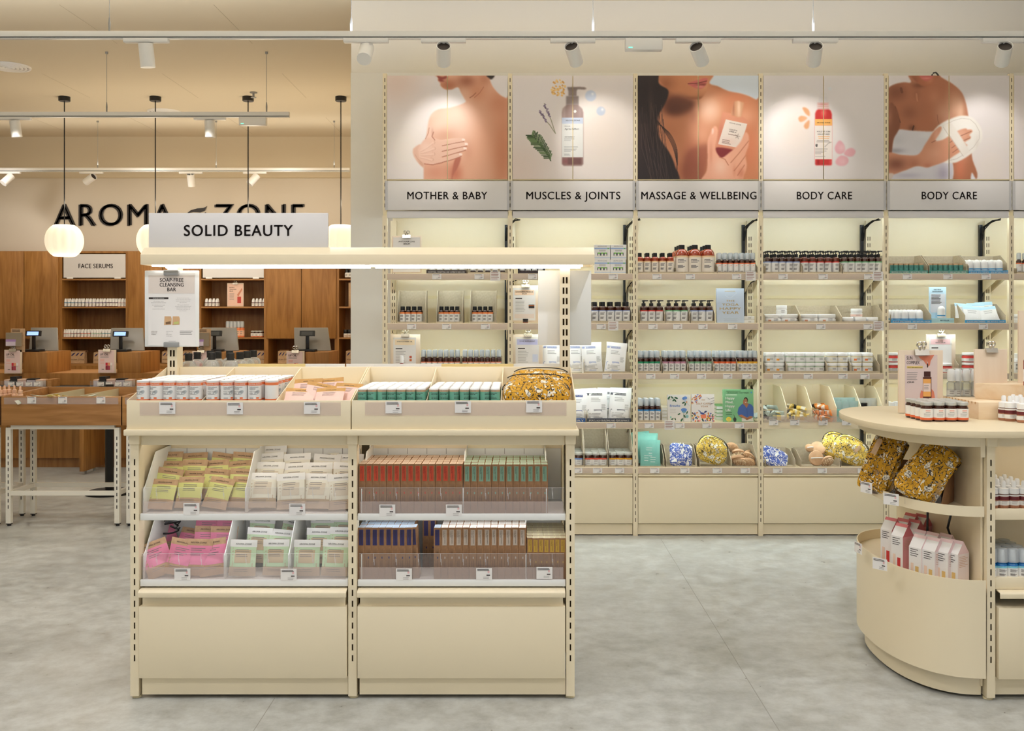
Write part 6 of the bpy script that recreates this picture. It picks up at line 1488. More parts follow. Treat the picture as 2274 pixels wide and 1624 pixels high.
for i, (px, y) in enumerate(((2032, 4.26), (2062, 4.21), (2091, 4.18), (2113, 4.16), (2032, 4.36), (2060, 4.31), (2090, 4.28))):
    gp.put((wx(px, y), y, ZK), 'pale pink gable-top box, %s in the island end' % ORD[i], 'pale gable boxes in the island end', (0, 0, R(-60)))
for i, (px, y) in enumerate(((1992, 4.37), (1968, 4.5), (1995, 4.48), (2020, 4.46), (2036, 4.58), (2012, 4.6))):
    gr.put((wx(px, y), y, ZK), 'rose-roofed gable-top box, %s behind the pale ones' % ORD[i], 'rose gable boxes in the island end', (0, 0, R(-60)))
# island price tags follow the curve
for px, py, Y, rz, lab in ((1924, 1083, 4.42, -62, 'far left of the curved shelf edge'), (1979, 1109, 4.2, -42, 'front of the curved shelf edge'), (1906, 1217, 4.55, -80, 'far left of the curved skirt'), (1954, 1253, 4.25, -48, 'front of the curved skirt')):
    PT.append((wx(px, Y), Y, wz(py, Y), 'white price tag in clear holder, ' + lab, R(rz), True))
# all price tags
tgK = {}
for big in (False, True):
    K = Kind('price_tag', 'price tag'); s_ = .034 if big else .033
    w, h = (.033, .0245) if big else (.033, .0185)
    MB().box(-w, w, -.0012, 0, -h, h, paper).build('card', K.o)
    q = MB(); fn = front(-.0018); q.lines(-w * .86, w * .7, h * .82, 2 if big else 1, .005, .0024, ink, fn, seed=2); q.rect(w * .45, w * .68, h * .15, h * .5, C(236, 190, 190), fn); q.rect(w * .3, w * .75, -h * .3, -h * .12, ink, fn); q.lines(-w * .1, w * .78, -h * .5, 2, .006, .0014, ink2, fn, seed=3); q.build('print', K.o)
    tgK[big] = K
for x, y, z, lab, rz, big in PT: tgK[big].put((x, y, z), lab, 'price tags', (0, 0, rz))
# ---------------------------------------------------------------- printed posters on the cupboard doors over the bays
colm = colormat('poster_print', .42)
def spl(p, n_=7):
    """closed smooth outline through the points"""
    P = np.array(p, float); k = len(P); out = []
    for i in range(k):
        a, b_, c_, d_ = P[i - 1], P[i], P[(i + 1) % k], P[(i + 2) % k]
        for t_ in np.arange(n_) / n_:
            out.append(.5 * ((2 * b_) + (c_ - a) * t_ + (2 * a - 5 * b_ + 4 * c_ - d_) * t_ ** 2 + (3 * b_ - a - 3 * c_ + d_) * t_ ** 3))
    return np.array(out)
class Print:
    """a printed picture, worked out point by point in numpy and stored as the colours of a fine mesh"""
    def __init__(s, x0, y0, x1, y1, k, base):
        s.k = k; s.ox, s.oy = x0, y0
        s.w, s.h = int((x1 - x0) * k) + 1, int((y1 - y0) * k) + 1
        s.X, s.Y = np.meshgrid(x0 + np.arange(s.w) / k, y0 + np.arange(s.h) / k)
        s.im = np.ones((s.h, s.w, 3)) * np.array(base, float)
    def mask(s, pts, soft=.8, smooth=True):
        P = spl(pts) if smooth else np.array(pts, float)
        acc = np.zeros((s.h, s.w)); q = .25 / s.k
        for dx, dy in ((-q, -q), (q, -q), (-q, q), (q, q)):
            ins = np.zeros((s.h, s.w), bool); X, Y = s.X + dx, s.Y + dy
            for (ax, ay), (bx, by) in zip(P, np.roll(P, -1, 0)):
                if ay == by: continue
                ins ^= ((ay > Y) != (by > Y)) & (X < (bx - ax) * (Y - ay) / (by - ay) + ax)
            acc += ins
        acc /= 4; r = int(round(soft * s.k))
        for _ in range(2 if r > 0 else 0):
            for ax in (0, 1):
                pad = [(0, 0), (0, 0)]; pad[ax] = (r + 1, r)
                c_ = np.cumsum(np.pad(acc, pad, mode='edge'), ax)
                acc = (np.take(c_, range(2 * r + 1, c_.shape[ax]), ax) - np.take(c_, range(0, c_.shape[ax] - 2 * r - 1), ax)) / (2 * r + 1)
        return acc
    def fill(s, pts, col, soft=.6, a=1.0, tones=(), smooth=True, clip=None):
        """tones: (x, y, radius, colour, strength) soft patches of colour inside the shape"""
        m = s.mask(pts, soft, smooth) * a
        if clip is not None: m = m * clip
        L = np.ones_like(s.im) * np.array(col, float)
        for x, y, r, c_, st in tones:
            rx, ry = (r if isinstance(r, tuple) else (r, r))
            g = st * np.exp(-(((s.X - x) / rx) ** 2 + ((s.Y - y) / ry) ** 2))
            L = L * (1 - g[..., None]) + np.array(c_, float) * g[..., None]
        s.im = s.im * (1 - m[..., None]) + L * m[..., None]
        return m
    def tone(s, x, y, r, c_, st, m=None):
        rx, ry = (r if isinstance(r, tuple) else (r, r))
        g = st * np.exp(-(((s.X - x) / rx) ** 2 + ((s.Y - y) / ry) ** 2))
        if m is not None: g = g * m
        s.im = s.im * (1 - g[..., None]) + np.array(c_, float) * g[..., None]
    def line(s, pts, wd, col, a=1.0, m=None):
        d = np.full((s.h, s.w), 1e9)
        for (ax, ay), (bx, by) in zip(pts, pts[1:]):
            vx, vy = bx - ax, by - ay; L = vx * vx + vy * vy + 1e-9
            t_ = np.clip(((s.X - ax) * vx + (s.Y - ay) * vy) / L, 0, 1)
            d = np.minimum(d, np.hypot(s.X - ax - t_ * vx, s.Y - ay - t_ * vy))
        g = np.clip(1 - (d - wd / 2) / .7, 0, 1) * a
        if m is not None: g = g * m
        s.im = s.im * (1 - g[..., None]) + np.array(col, float) * g[..., None]
    def mesh(s, name, X0, X1, Z0, Z1, Y, i0, i1, parent, th=.016):
        """panel from grid column i0 to i1; its front carries the print, its edges are painted steel"""
        n_ = i1 - i0 + 1
        xs = X0 + (X1 - X0) * np.arange(n_) / (n_ - 1); zs_ = Z1 + (Z0 - Z1) * np.arange(s.h) / (s.h - 1)
        gx, gz = np.meshgrid(xs, zs_)
        off = Vector((0, 0, 0)); q = parent
        while q: off += q.location; q = q.parent
        co = np.stack([gx - off.x, np.full_like(gx, Y - off.y), gz - off.z], -1).reshape(-1, 3)
        j, i = np.meshgrid(np.arange(s.h - 1), np.arange(n_ - 1), indexing='ij'); a = (j * n_ + i).ravel()
        f = np.stack([a, a + n_, a + n_ + 1, a + 1], -1)
        nv = len(co); c4 = [(X0, Z1), (X1, Z1), (X1, Z0), (X0, Z0)]
        co = np.vstack([co, [(x - off.x, y - off.y, z - off.z) for y in (Y + .0004, Y + th) for x, z in c4]])
        f = np.vstack([f] + [[(nv + k, nv + (k + 1) % 4, nv + 4 + (k + 1) % 4, nv + 4 + k)] for k in range(4)] + [[(nv + 7, nv + 6, nv + 5, nv + 4)]])
        me = bpy.data.meshes.new(name); me.vertices.add(len(co)); me.vertices.foreach_set('co', co.ravel())
        me.loops.add(f.size); me.loops.foreach_set('vertex_index', f.ravel().astype(np.int32))
        me.polygons.add(len(f)); me.polygons.foreach_set('loop_start', np.arange(0, f.size, 4, dtype=np.int32))
        me.materials.append(colm); me.materials.append(creamd)
        mi_ = np.zeros(len(f), np.int32); mi_[-5:] = 1; me.polygons.foreach_set('material_index', mi_)
        me.update(); me.validate()
        at = me.color_attributes.new('Col', 'BYTE_COLOR', 'POINT')
        c_ = np.ones((len(co), 4)); c_[:nv, :3] = np.clip(s.im[:, i0:i1 + 1].reshape(-1, 3) / 255, 0, 1)
        at.data.foreach_set('color_srgb', c_.ravel().astype(np.float32))
        o = bpy.data.objects.new(name, me); COL.objects.link(o); o.parent = parent
        return o
def T(ox, oy, sc): return lambda *p: [(ox + x / sc, oy + y / sc) for x, y in p]

def poster0(P):
    Z = T(760, 150, 3.4455)
    P.tone(880, 180, (60, 60), (228, 200, 184), .7); P.tone(900, 330, (50, 60), (244, 234, 226), .8)
    sk, li, dk = (226, 172, 144), (240, 206, 186), (196, 116, 76)
    body = P.fill(Z((733, 50), (736, 75), (736, 100), (752, 118), (757, 142), (790, 167), (832, 170), (882, 152), (905, 190), (932, 238), (942, 262), (900, 285), (820, 308), (742, 320), (692, 350), (666, 400), (655, 470), (645, 540), (634, 640), (627, 720), (626, 800), (626, 870), (626, 960), (900, 960), (1290, 960), (1290, 260), (1250, 235), (1200, 205), (1152, 150), (1128, 95), (1120, 40)), sk, .7,
      tones=[(1010, 270, (46, 60), li, .9), (970, 285, (25, 25), (248, 222, 204), .7), (1115, 330, (22, 90), dk, .75), (1110, 230, (30, 26), (196, 124, 90), .7), (1060, 205, (22, 26), (204, 134, 100), .7), (995, 190, (22, 14), (172, 98, 66), .8), (1035, 180, (20, 14), (150, 84, 58), .8), (1075, 175, 14, (176, 108, 78), .6),
             (960, 330, (14, 40), (232, 180, 160), .6), (1090, 300, (40, 70), (214, 150, 118), .5), (1010, 385, (16, 22), (196, 110, 84), .8), (955, 250, (18, 14), (244, 212, 194), .7)])
    P.fill(Z((1098, 40), (1165, 40), (1158, 75), (1136, 92), (1122, 82), (1104, 66)), (40, 28, 24), .8)
    P.fill(Z((728, 64), (770, 72), (800, 66), (800, 84), (770, 96), (790, 104), (760, 109), (738, 98), (742, 88)), (146, 66, 58), .6)
    P.line(Z((1020, 195), (1000, 215), (975, 232)), 1.6, (160, 92, 66), .7, body); P.line(Z((1080, 150), (1050, 195), (1010, 230)), 1.4, (176, 104, 76), .6, body)
    P.fill(Z((862, 700), (905, 690), (884, 760), (850, 820), (836, 860), (840, 790)), (180, 104, 84), 1.2)
    P.tone(*Z((790, 520))[0], (26, 16), (206, 142, 114), .55, body); P.tone(*Z((960, 640))[0], (14, 26), (204, 142, 116), .5, body); P.tone(*Z((720, 800))[0], (26, 18), (210, 140, 116), .6, body)
    edge, lite = (170, 104, 82), (240, 204, 186)
    P.fill(Z((592, 588), (566, 604), (544, 624), (542, 652), (552, 684), (572, 716), (600, 748), (626, 772), (632, 740), (640, 680), (640, 600)), (228, 184, 162), .6, smooth=False, tones=[(*Z((600, 740))[0], (10, 8), (206, 148, 122), .6)])
    P.fill(Z((640, 548), (664, 500), (668, 456), (684, 447), (701, 464), (702, 494), (690, 528), (706, 552)), (238, 200, 182), .6, tones=[(*Z((694, 500))[0], (3, 10), (206, 150, 126), .6)])
    back = P.fill(Z((640, 545), (690, 540), (740, 556), (752, 640), (738, 728), (690, 742), (640, 738), (600, 712), (585, 670), (580, 630), (600, 592)), (234, 192, 172), .6,
      tones=[(*Z((640, 610))[0], (12, 10), (244, 210, 194), .7), (*Z((720, 600))[0], (6, 4), (214, 158, 134), .6), (*Z((716, 650))[0], (6, 4), (214, 158, 134), .6), (*Z((700, 694))[0], (6, 4), (214, 158, 134), .6)])
    for pts, tip in ((((700, 552), (770, 553), (850, 541), (922, 541), (938, 553), (928, 568), (850, 582), (770, 600), (706, 598)), (926, 553)), (((706, 594), (770, 603), (860, 582), (946, 573), (962, 588), (950, 602), (860, 620), (770, 642), (706, 642)), (948, 586)),
                     (((704, 638), (770, 648), (860, 624), (938, 608), (952, 620), (940, 634), (860, 658), (770, 684), (704, 684)), (938, 619)), (((696, 680), (770, 690), (850, 664), (905, 653), (919, 664), (905, 681), (850, 702), (770, 726), (694, 740)), (905, 665))):
        f_ = P.fill(Z(*pts), (232, 190, 170), .5, tones=[(*Z((800, sum(y for _, y in pts[2:4]) / 2 + 8))[0], (24, 3), lite, .6)])
        P.line([tuple(q_) for q_ in spl(Z(*pts[5:8]))[:15]] , 1.5, edge, .75); P.fill(Z((tip[0] - 12, tip[1] - 8), (tip[0] + 8, tip[1] - 6), (tip[0] + 10, tip[1] + 4), (tip[0] - 10, tip[1] + 7)), (250, 224, 214), .4)
    P.line(Z((702, 494), (690, 528), (712, 556)), 1.5, edge, .7); P.line(Z((668, 462), (662, 500), (640, 546)), 1.2, (190, 130, 106), .7); P.line(Z((632, 738), (694, 745), (770, 728)), 2, (176, 108, 86), .7)
    for k, (x, y) in enumerate(((712, 574), (716, 620), (712, 662), (700, 706))):
        P.line(Z((596, 640 + k * 14), ((596 + x) / 2, (640 + k * 14 + y) / 2 + 3), (x - 14, y)), 2.2, (244, 210, 194), .5); P.line(Z((600, 648 + k * 15), ((600 + x) / 2, (648 + k * 15 + y) / 2 + 5), (x - 16, y + 12)), 1.2, (208, 156, 134), .3)
        P.line(Z((x - 4, y - 10), (x + 2, y), (x - 4, y + 10)), 1.1, (196, 140, 116), .35)
    P.line(Z((560, 668), (580, 700), (612, 730)), 1, (206, 152, 128), .6)
def poster1(P):
    Z = T(760, 150, 3.4455)
    P.tone(1340, 300, (70, 80), (240, 226, 214), .7); P.tone(1150, 380, 70, (226, 202, 188), .6)
    rr = random.Random(3)
    for k in range(46): 
        a, r = rr.random() * 6.3, rr.random() ** .5
        x, y = 1655 + 56 * r * math.cos(a), 160 + 66 * r * math.sin(a); P.fill(Z((x - 9, y), (x, y - 8), (x + 9, y + 2), (x, y + 8)), rr.choice(((228, 176, 96), (240, 204, 132), (214, 158, 84))), .5, .9)
    br, gy = (150, 122, 116), (140, 124, 120)
    P.fill(Z((1684, 340), (1690, 312), (1716, 290), (1718, 280), (1804, 280), (1808, 292), (1834, 316), (1842, 345), (1842, 740), (1830, 752), (1696, 752), (1684, 740)), br, .6, tones=[(1262, 358, (20, 8), (140, 84, 86), .9), (1253, 245, (4, 30), (190, 168, 162), .7), (1288, 240, (5, 30), (174, 150, 146), .6)], smooth=False)
    P.fill(Z((1716, 218), (1806, 218), (1806, 282), (1716, 282)), gy, .6, smooth=False); P.fill(Z((1734, 168), (1790, 168), (1790, 218), (1734, 218)), gy, .6, smooth=False)
    P.fill(Z((1724, 150), (1800, 148), (1850, 150), (1868, 162), (1850, 170), (1800, 166), (1790, 178), (1734, 178), (1726, 158)), (128, 112, 108), .6, smooth=False)
    P.fill(Z((1684, 384), (1840, 384), (1840, 688), (1684, 688)), (232, 232, 230), .5, smooth=False); P.fill(Z((1684, 384), (1840, 384), (1840, 430), (1684, 430)), (196, 206, 228), .5, smooth=False)
    P.fill(Z((1728, 692), (1826, 692), (1826, 740), (1728, 740)), (116, 78, 76), .8, smooth=False)
    for y, x1 in ((547, 1770), (558, 1750), (608, 1798), (624, 1790), (632, 1780), (643, 1750), (664, 1740), (672, 1745)): P.line(Z((1704, y), (x1, y)), 1.0, (150, 152, 156), .6)
    P.fill(Z((1768, 338), (1778, 324), (1790, 336), (1778, 348)), (244, 240, 238), .5)
    for x, y, r in ((1898, 217, 42), (1976, 334, 34)):
        P.fill(Z(*[(x + r * math.cos(a / 12 * 6.283), y + r * math.sin(a / 12 * 6.283)) for a in range(12)]), (190, 202, 224), .8, .85, tones=[(*Z((x + r * .35, y - r * .35))[0], 3, (244, 246, 250), .9)])
    for pts in (((1548, 276), (1575, 345), (1600, 400), (1634, 505)), ((1512, 330), (1545, 390), (1590, 440), (1630, 500))): P.line(Z(*pts), 1.2, (150, 146, 120), .9)
    for k in range(34):
        t_ = k / 33; x, y = (1548 + 46 * t_, 280 + 95 * t_) if k % 2 else (1514 + 52 * t_, 332 + 86 * t_); x += rr.uniform(-9, 9)
        P.fill(Z((x - 7, y), (x, y - 6), (x + 7, y), (x, y + 7)), rr.choice(((120, 100, 130), (96, 78, 106), (146, 128, 150))), .4)
    P.line(Z((1440, 520), (1500, 570), (1560, 640), (1598, 715)), 1.8, (70, 84, 50), 1)
    for k in range(34):
        t_ = k / 33; x, y = 1450 + 145 * t_, 520 + 180 * t_ ** 1.1; g = 1 if k % 2 else -1; L = 30 + 16 * math.sin(3.1 * t_) + rr.uniform(-6, 6)
        dx, dy = -.45 + g * .777, -.62 - g * .63
        P.line(Z((x, y), (x + dx * L * .5 - g * 2, y + dy * L * .5), (x + dx * L, y + dy * L)), 2.1, rr.choice(((72, 96, 52), (56, 78, 44), (104, 128, 80))), 1)
def poster2(P):
    Z = T(1400, 150, 3.9207)
    sk, li, dk, de = (208, 136, 98), (234, 180, 150), (150, 84, 52), (96, 48, 34)
    b = P.fill(Z((200, 40), (690, 40), (684, 135), (760, 165), (850, 205), (950, 225), (1030, 250), (1090, 280), (1150, 300), (1150, 1010), (60, 1010), (200, 500)), sk, .7,
      tones=[(1575, 245, (26, 30), (246, 208, 184), .8), (1640, 215, (30, 18), (214, 130, 92), .6), (1600, 185, (18, 12), (164, 92, 58), .7), (1655, 260, (22, 20), (240, 178, 148), .6), (1500, 240, (30, 16), (110, 60, 40), .85), (1475, 215, (22, 30), (140, 82, 56), .8), (1490, 290, (26, 30), (186, 116, 80), .6), (1515, 270, (24, 20), (196, 128, 94), .5), (1540, 350, (20, 40), (170, 92, 70), .7), (1560, 300, (20, 24), (232, 170, 140), .6), (1665, 330, (16, 50), (226, 132, 96), .6), (1520, 380, 24, (170, 96, 66), .6), (1540, 255, (10, 20), (160, 96, 70), .5)])
    P.fill(Z((230, 40), (690, 40), (684, 110), (666, 190), (630, 250), (590, 280), (520, 272), (420, 230), (330, 190), (270, 130)), (202, 132, 92), 1, tones=[(1560, 190, (20, 16), (226, 160, 122), .7), (1480, 185, (20, 20), (150, 88, 56), .7), (1555, 218, (30, 5), (150, 86, 58), .7)])
    P.fill(Z((505, 140), (560, 118), (600, 104), (640, 92), (668, 96), (662, 130), (640, 170), (605, 186), (560, 176)), (206, 108, 100), .6, tones=[(1560, 188, (14, 3), (140, 62, 54), .8), (1556, 193, (8, 3), (230, 150, 140), .7)])
    P.line(Z((505, 142), (580, 138), (660, 118)), 1.5, (130, 58, 50), .9)
    P.fill(Z((400, 240), (560, 290), (540, 360), (420, 420), (320, 400), (300, 300)), (86, 44, 32), 6, .75)
    P.fill(Z((480, 760), (600, 680), (690, 690), (660, 900), (620, 1010), (470, 1010)), (140, 72, 54), 5, .6)
    hair = P.fill(Z((40, 30), (230, 30), (250, 140), (330, 200), (310, 300), (240, 440), (250, 600), (340, 740), (390, 860), (410, 1010), (40, 1010)), (38, 24, 24), 1, tones=[(1420, 300, (10, 60), (62, 44, 42), .7), (1445, 250, (6, 60), (70, 50, 46), .6)])
    rr = random.Random(8)
    for k in range(28):
        x = 90 + rr.random() * 200; P.line(Z((x, 300 + rr.random() * 200), (x + rr.uniform(-10, 50), 560 + rr.random() * 150), (x + rr.uniform(40, 130), 990)), .7, rr.choice(((84, 62, 58), (20, 12, 14), (58, 40, 38))), .7)
    for k in range(5): P.line([tuple(p) for p in spl(Z((230, 480 + k * 12), (300 + k * 8, 560), (370 + k * 8, 690), (404 + k * 2, 820), (408, 880), (404, 980)))[:35]], .7, (44, 28, 26), .75)
    # bottle
    P.fill(Z((800, 388), (875, 400), (880, 420), (958, 432), (962, 420), (1028, 466), (960, 700), (890, 712), (740, 692), (736, 660)), (222, 150, 120), .6, tones=[(1640, 250, (14, 6), (240, 188, 140), .8), (1600, 300, (8, 30), (206, 120, 96), .7)], smooth=False)
    P.fill(Z((828, 452), (1014, 492), (950, 702), (760, 668)), (240, 226, 216), .5, tones=[(1618, 315, (20, 10), (236, 206, 194), .7)], smooth=False)
    P.fill(Z((900, 296), (936, 290), (986, 306), (962, 430), (930, 432), (872, 410)), (216, 160, 124), .6, tones=[(1640, 240, (4, 22), (250, 216, 186), .8), (1628, 240, (3, 20), (170, 104, 78), .7)], smooth=False)
    for (x, y), L in (((850, 580), 76), ((800, 628), 60), ((798, 642), 56), ((796, 654), 70)): P.line(Z((x, y), (x + L, y + L * .2)), 1.1, (140, 110, 100), .75)
    for k in range(5): P.line(Z((930, 600), (930 + 20 * math.cos(k * 1.25), 600 + 22 * math.sin(k * 1.25))), .9, (150, 130, 120), .7)
    P.fill(Z((740, 700), (890, 718), (850, 760), (780, 786)), (130, 40, 44), 1)
    # hand
    h = P.fill(Z((722, 516), (744, 514), (758, 545), (752, 610), (738, 680), (742, 730), (770, 775), (800, 785), (860, 740), (920, 690), (960, 640), (990, 575), (1010, 565), (1028, 600), (1026, 680), (1000, 760), (1010, 850), (990, 930), (930, 1010), (620, 1010), (660, 900), (668, 790), (668, 650), (690, 580)), (236, 172, 144), .8,
      tones=[(1600, 370, (16, 20), (246, 202, 178), .8), (1640, 350, (12, 16), (240, 180, 150), .6), (1645, 385, (8, 12), (206, 126, 96), .7), (1578, 340, (4, 26), (214, 140, 112), .6), (1630, 380, (4, 14), (214, 136, 106), .5)])
    for a in (Z((1026, 640), (940, 750), (870, 830)), Z((1005, 760), (940, 850), (900, 900)), Z((990, 850), (930, 940)), Z((770, 780), (820, 800), (850, 850))): P.line(a, 1.5, (190, 112, 84), .7, h)
    P.fill(Z((706, 540), (718, 530), (722, 560), (708, 584)), (246, 214, 200), .6)
def poster3(P):
    Z = T(1400, 150, 3.9207)
    P.tone(1770, 290, (50, 60), (244, 226, 214), .6)
    for pts in (((1500, 352), (1530, 350), (1560, 380), (1562, 424), (1525, 400)), ((1464, 442), (1490, 422), (1540, 436), (1520, 462), (1480, 474)), ((1512, 510), (1530, 480), (1560, 460), (1556, 520), (1530, 536))): P.fill(Z(*pts), (228, 166, 120), .6, tones=[(*Z((1530, 450))[0], 8, (240, 190, 150), .4)])
    red = (204, 48, 48)
    P.fill(Z((1612, 400), (1622, 376), (1640, 362), (1720, 362), (1740, 376), (1750, 405), (1750, 845), (1744, 852), (1618, 852), (1612, 845)), red, .6, tones=[(1829, 250, (5, 10), (240, 120, 110), .8), (1818, 360, (3, 8), (150, 24, 30), .7), (1843, 360, (3, 8), (232, 90, 90), .7)], smooth=False)
    P.fill(Z((1610, 448), (1752, 448), (1752, 506), (1610, 506)), (246, 184, 104), .5, smooth=False); P.fill(Z((1610, 506), (1752, 506), (1752, 800), (1610, 800)), (244, 234, 228), .5, smooth=False)
    P.fill(Z((1632, 305), (1722, 305), (1726, 362), (1630, 362)), (226, 190, 186), .7, smooth=False, tones=[(1828, 232, (10, 4), (214, 90, 90), .6)])
    for y in (318, 332, 346): P.line(Z((1630, y), (1724, y)), 1, (244, 226, 222), .8)
    P.fill(Z((1645, 250), (1712, 250), (1718, 305), (1640, 305)), (228, 222, 222), .8, .8, smooth=False); P.fill(Z((1655, 215), (1705, 215), (1712, 250), (1645, 250)), (234, 228, 226), .8, .7, smooth=False)
    for y, a, b_, c_ in ((602, 1640, 1728, (240, 170, 100)), (618, 1644, 1724, (240, 170, 100)), (638, 1630, 1722, (150, 140, 140)), (648, 1626, 1732, (150, 140, 140)), (710, 1614, 1710, (150, 140, 140)), (728, 1614, 1700, (170, 160, 160)), (740, 1614, 1680, (170, 160, 160)), (752, 1614, 1660, (170, 160, 160)), (776, 1614, 1690, (180, 170, 170))): P.line(Z((a, y), (b_, y)), 2.2 if y in (554, 578) else 1.1, c_, .7)
    P.line(Z((1690, 690), (1720, 660), (1746, 650)), .9, (150, 140, 130), .7); P.fill(Z((1615, 672), (1632, 668), (1630, 690), (1618, 690)), (90, 84, 84), .4)
    for pts in (((1776, 700), (1800, 650), (1826, 638), (1860, 680), (1862, 730), (1826, 754), (1790, 742)), ((1856, 752), (1880, 715), (1925, 702), (1956, 730), (1935, 770), (1890, 774)), ((1784, 810), (1826, 768), (1880, 780), (1896, 815), (1870, 850), (1820, 856), (1788, 840))): P.fill(Z(*pts), (236, 178, 188), .8, tones=[(*Z((1840, 700))[0], 8, (246, 208, 212), .7), (*Z((1850, 820))[0], 8, (244, 204, 208), .6)])
    P.fill(Z((1716, 180), (1740, 172), (1748, 190), (1730, 200)), (232, 236, 240), .8, .7)
def poster4(P):
    Z = T(1940, 150, 4.922)
    P.tone(2200, 380, (50, 60), (240, 226, 216), .6)
    sk, li, dk, de = (176, 112, 82), (224, 168, 136), (120, 70, 48), (78, 42, 30)
    b = P.fill(Z((395, 60), (410, 160), (330, 162), (240, 180), (160, 225), (130, 320), (140, 1260), (1060, 1260), (1068, 960), (1030, 530), (985, 330), (930, 240), (830, 160), (735, 100), (710, 60)), sk, .8,
      tones=[(1990, 205, (24, 20), (124, 74, 54), .8), (1975, 260, (10, 40), (140, 84, 60), .6), (2036, 208, (10, 14), (150, 94, 68), .6), (2075, 215, (14, 16), (206, 142, 110), .5), (2120, 235, (18, 30), (236, 186, 156), .8), (2132, 250, (8, 30), (246, 208, 180), .6), (2095, 250, (18, 24), (216, 164, 138), .7), (2020, 250, (20, 18), (134, 82, 60), .6), (2050, 245, (16, 24), (164, 106, 80), .4), (2130, 370, (14, 40), (222, 132, 100), .7), (2025, 285, (8, 8), (100, 58, 42), .6), (2060, 175, (12, 10), (206, 132, 98), .6), (2040, 190, (14, 6), (110, 64, 46), .7), (2140, 330, (12, 30), (232, 160, 130), .6)])
    P.fill(Z((395, 60), (710, 60), (690, 130), (640, 180), (590, 205), (520, 195), (450, 140), (420, 110)), (170, 102, 72), .8, tones=[(2065, 178, 10, (204, 136, 102), .7), (2030, 178, (8, 10), (130, 76, 54), .6)])
    P.fill(Z((500, 70), (640, 78), (655, 92), (630, 128), (580, 148), (535, 132), (505, 100)), (198, 104, 96), .6, tones=[(2058, 174, (10, 2), (226, 150, 140), .7)])
    P.line(Z((235, 430), (262, 520), (290, 600)), 2, (74, 40, 30), .8, b); P.line(Z((700, 520), (706, 580), (726, 640)), 1.3, (150, 96, 74), .6, b); P.line(Z((440, 640), (424, 690)), 2.6, (66, 36, 28), .8, b); P.line(Z((300, 230), (310, 270)), 5, (100, 58, 44), .6, b); P.line(Z((470, 290), (476, 340), (480, 365)), 3, (200, 140, 108), .6, b)
    w = P.fill(Z((262, 684), (420, 690), (640, 700), (760, 690), (800, 800), (830, 1260), (170, 1260), (200, 1180), (190, 960), (212, 800)), (226, 222, 228), 1, tones=[(1990, 310, (18, 14), (206, 204, 210), .8), (1988, 335, (20, 6), (150, 146, 156), .7), (2015, 390, (30, 6), (190, 184, 200), .7), (2095, 385, (14, 20), (176, 166, 186), .8), (2060, 300, (20, 10), (240, 238, 242), .7)])
    P.fill(Z((170, 420), (245, 440), (290, 600), (270, 690), (215, 790), (196, 940), (160, 960)), (136, 84, 62), 1, tones=[(1976, 260, (6, 20), (176, 116, 90), .6)])
    m_ = P.fill(Z((730, 620), (860, 552), (960, 527), (1060, 540), (1130, 600), (1180, 690), (1180, 790), (1120, 890), (1040, 960), (920, 1030), (840, 1045), (760, 1030), (690, 900), (630, 760), (660, 690)), (244, 238, 232), .7, tones=[(2150, 285, (14, 10), (250, 246, 242), .7), (2085, 345, (10, 10), (226, 214, 206), .6), (2170, 320, (6, 20), (228, 218, 210), .6)])
    P.line(Z((760, 640), (870, 580), (960, 556), (1050, 566), (1110, 620), (1152, 700), (1150, 780), (1090, 870), (1010, 935), (900, 1000), (830, 1015)), .9, (214, 204, 196), .8, m_)
    fr = P.fill(Z((150, 940), (300, 955), (460, 960), (520, 920), (560, 850), (600, 790), (660, 700), (730, 645), (748, 670), (720, 730), (680, 800), (760, 790), (840, 740), (920, 690), (1000, 666), (1022, 680), (1060, 680), (1076, 700), (1040, 740), (1056, 752), (1050, 780), (990, 820), (1018, 846), (1006, 866), (930, 930), (860, 975), (780, 1030), (640, 1080), (580, 1094), (470, 1080), (330, 1130), (160, 1165)), (216, 152, 122), .8,
      tones=[(1990, 365, (26, 16), (130, 76, 56), .85), (2030, 365, (14, 14), (176, 110, 82), .7), (2075, 340, (16, 18), (230, 170, 142), .7), (2080, 300, (6, 16), (232, 172, 148), .7), (2130, 300, (18, 14), (238, 184, 160), .7), (2060, 370, (10, 8), (196, 120, 94), .6)])
    for a in (Z((830, 820), (920, 760), (1060, 700)), Z((850, 880), (930, 820), (1050, 770)), Z((860, 930), (930, 880), (1010, 860)), Z((640, 820), (700, 790))): P.line(a, 1.4, (160, 98, 76), .7, fr)
    P.fill(Z((765, 650), (825, 615), (870, 640), (1040, 900), (1030, 930), (975, 970), (950, 930)), (240, 232, 224), .6, tones=[(2130, 320, (10, 24), (248, 242, 236), .5)]); P.line(Z((765, 652), (955, 940), (976, 970)), 1, (206, 194, 184), .7)
    P.fill(Z((1068, 1150), (1090, 1180), (1112, 1230), (1060, 1230)), (232, 230, 236), 1)
    P.fill(Z((150, 1165), (215, 1160), (205, 1200), (170, 1240), (140, 1240)), (222, 204, 194), 1)
PB = [(238, 230, 230), (236, 227, 225), (226, 234, 244), (238, 231, 231), (236, 228, 228), (236, 226, 224)]
PN = ['poster of a bare shoulder with a hand on it, above MOTHER & BABY sign', 'poster of a grey pump bottle with lavender and rosemary', 'poster of a hand holding a perfume bottle at a bare chest', 'poster of a red spray bottle with almonds and petals', 'poster of a towel-wrapped torso with a white mitt', 'pale poster cut off at the right edge']
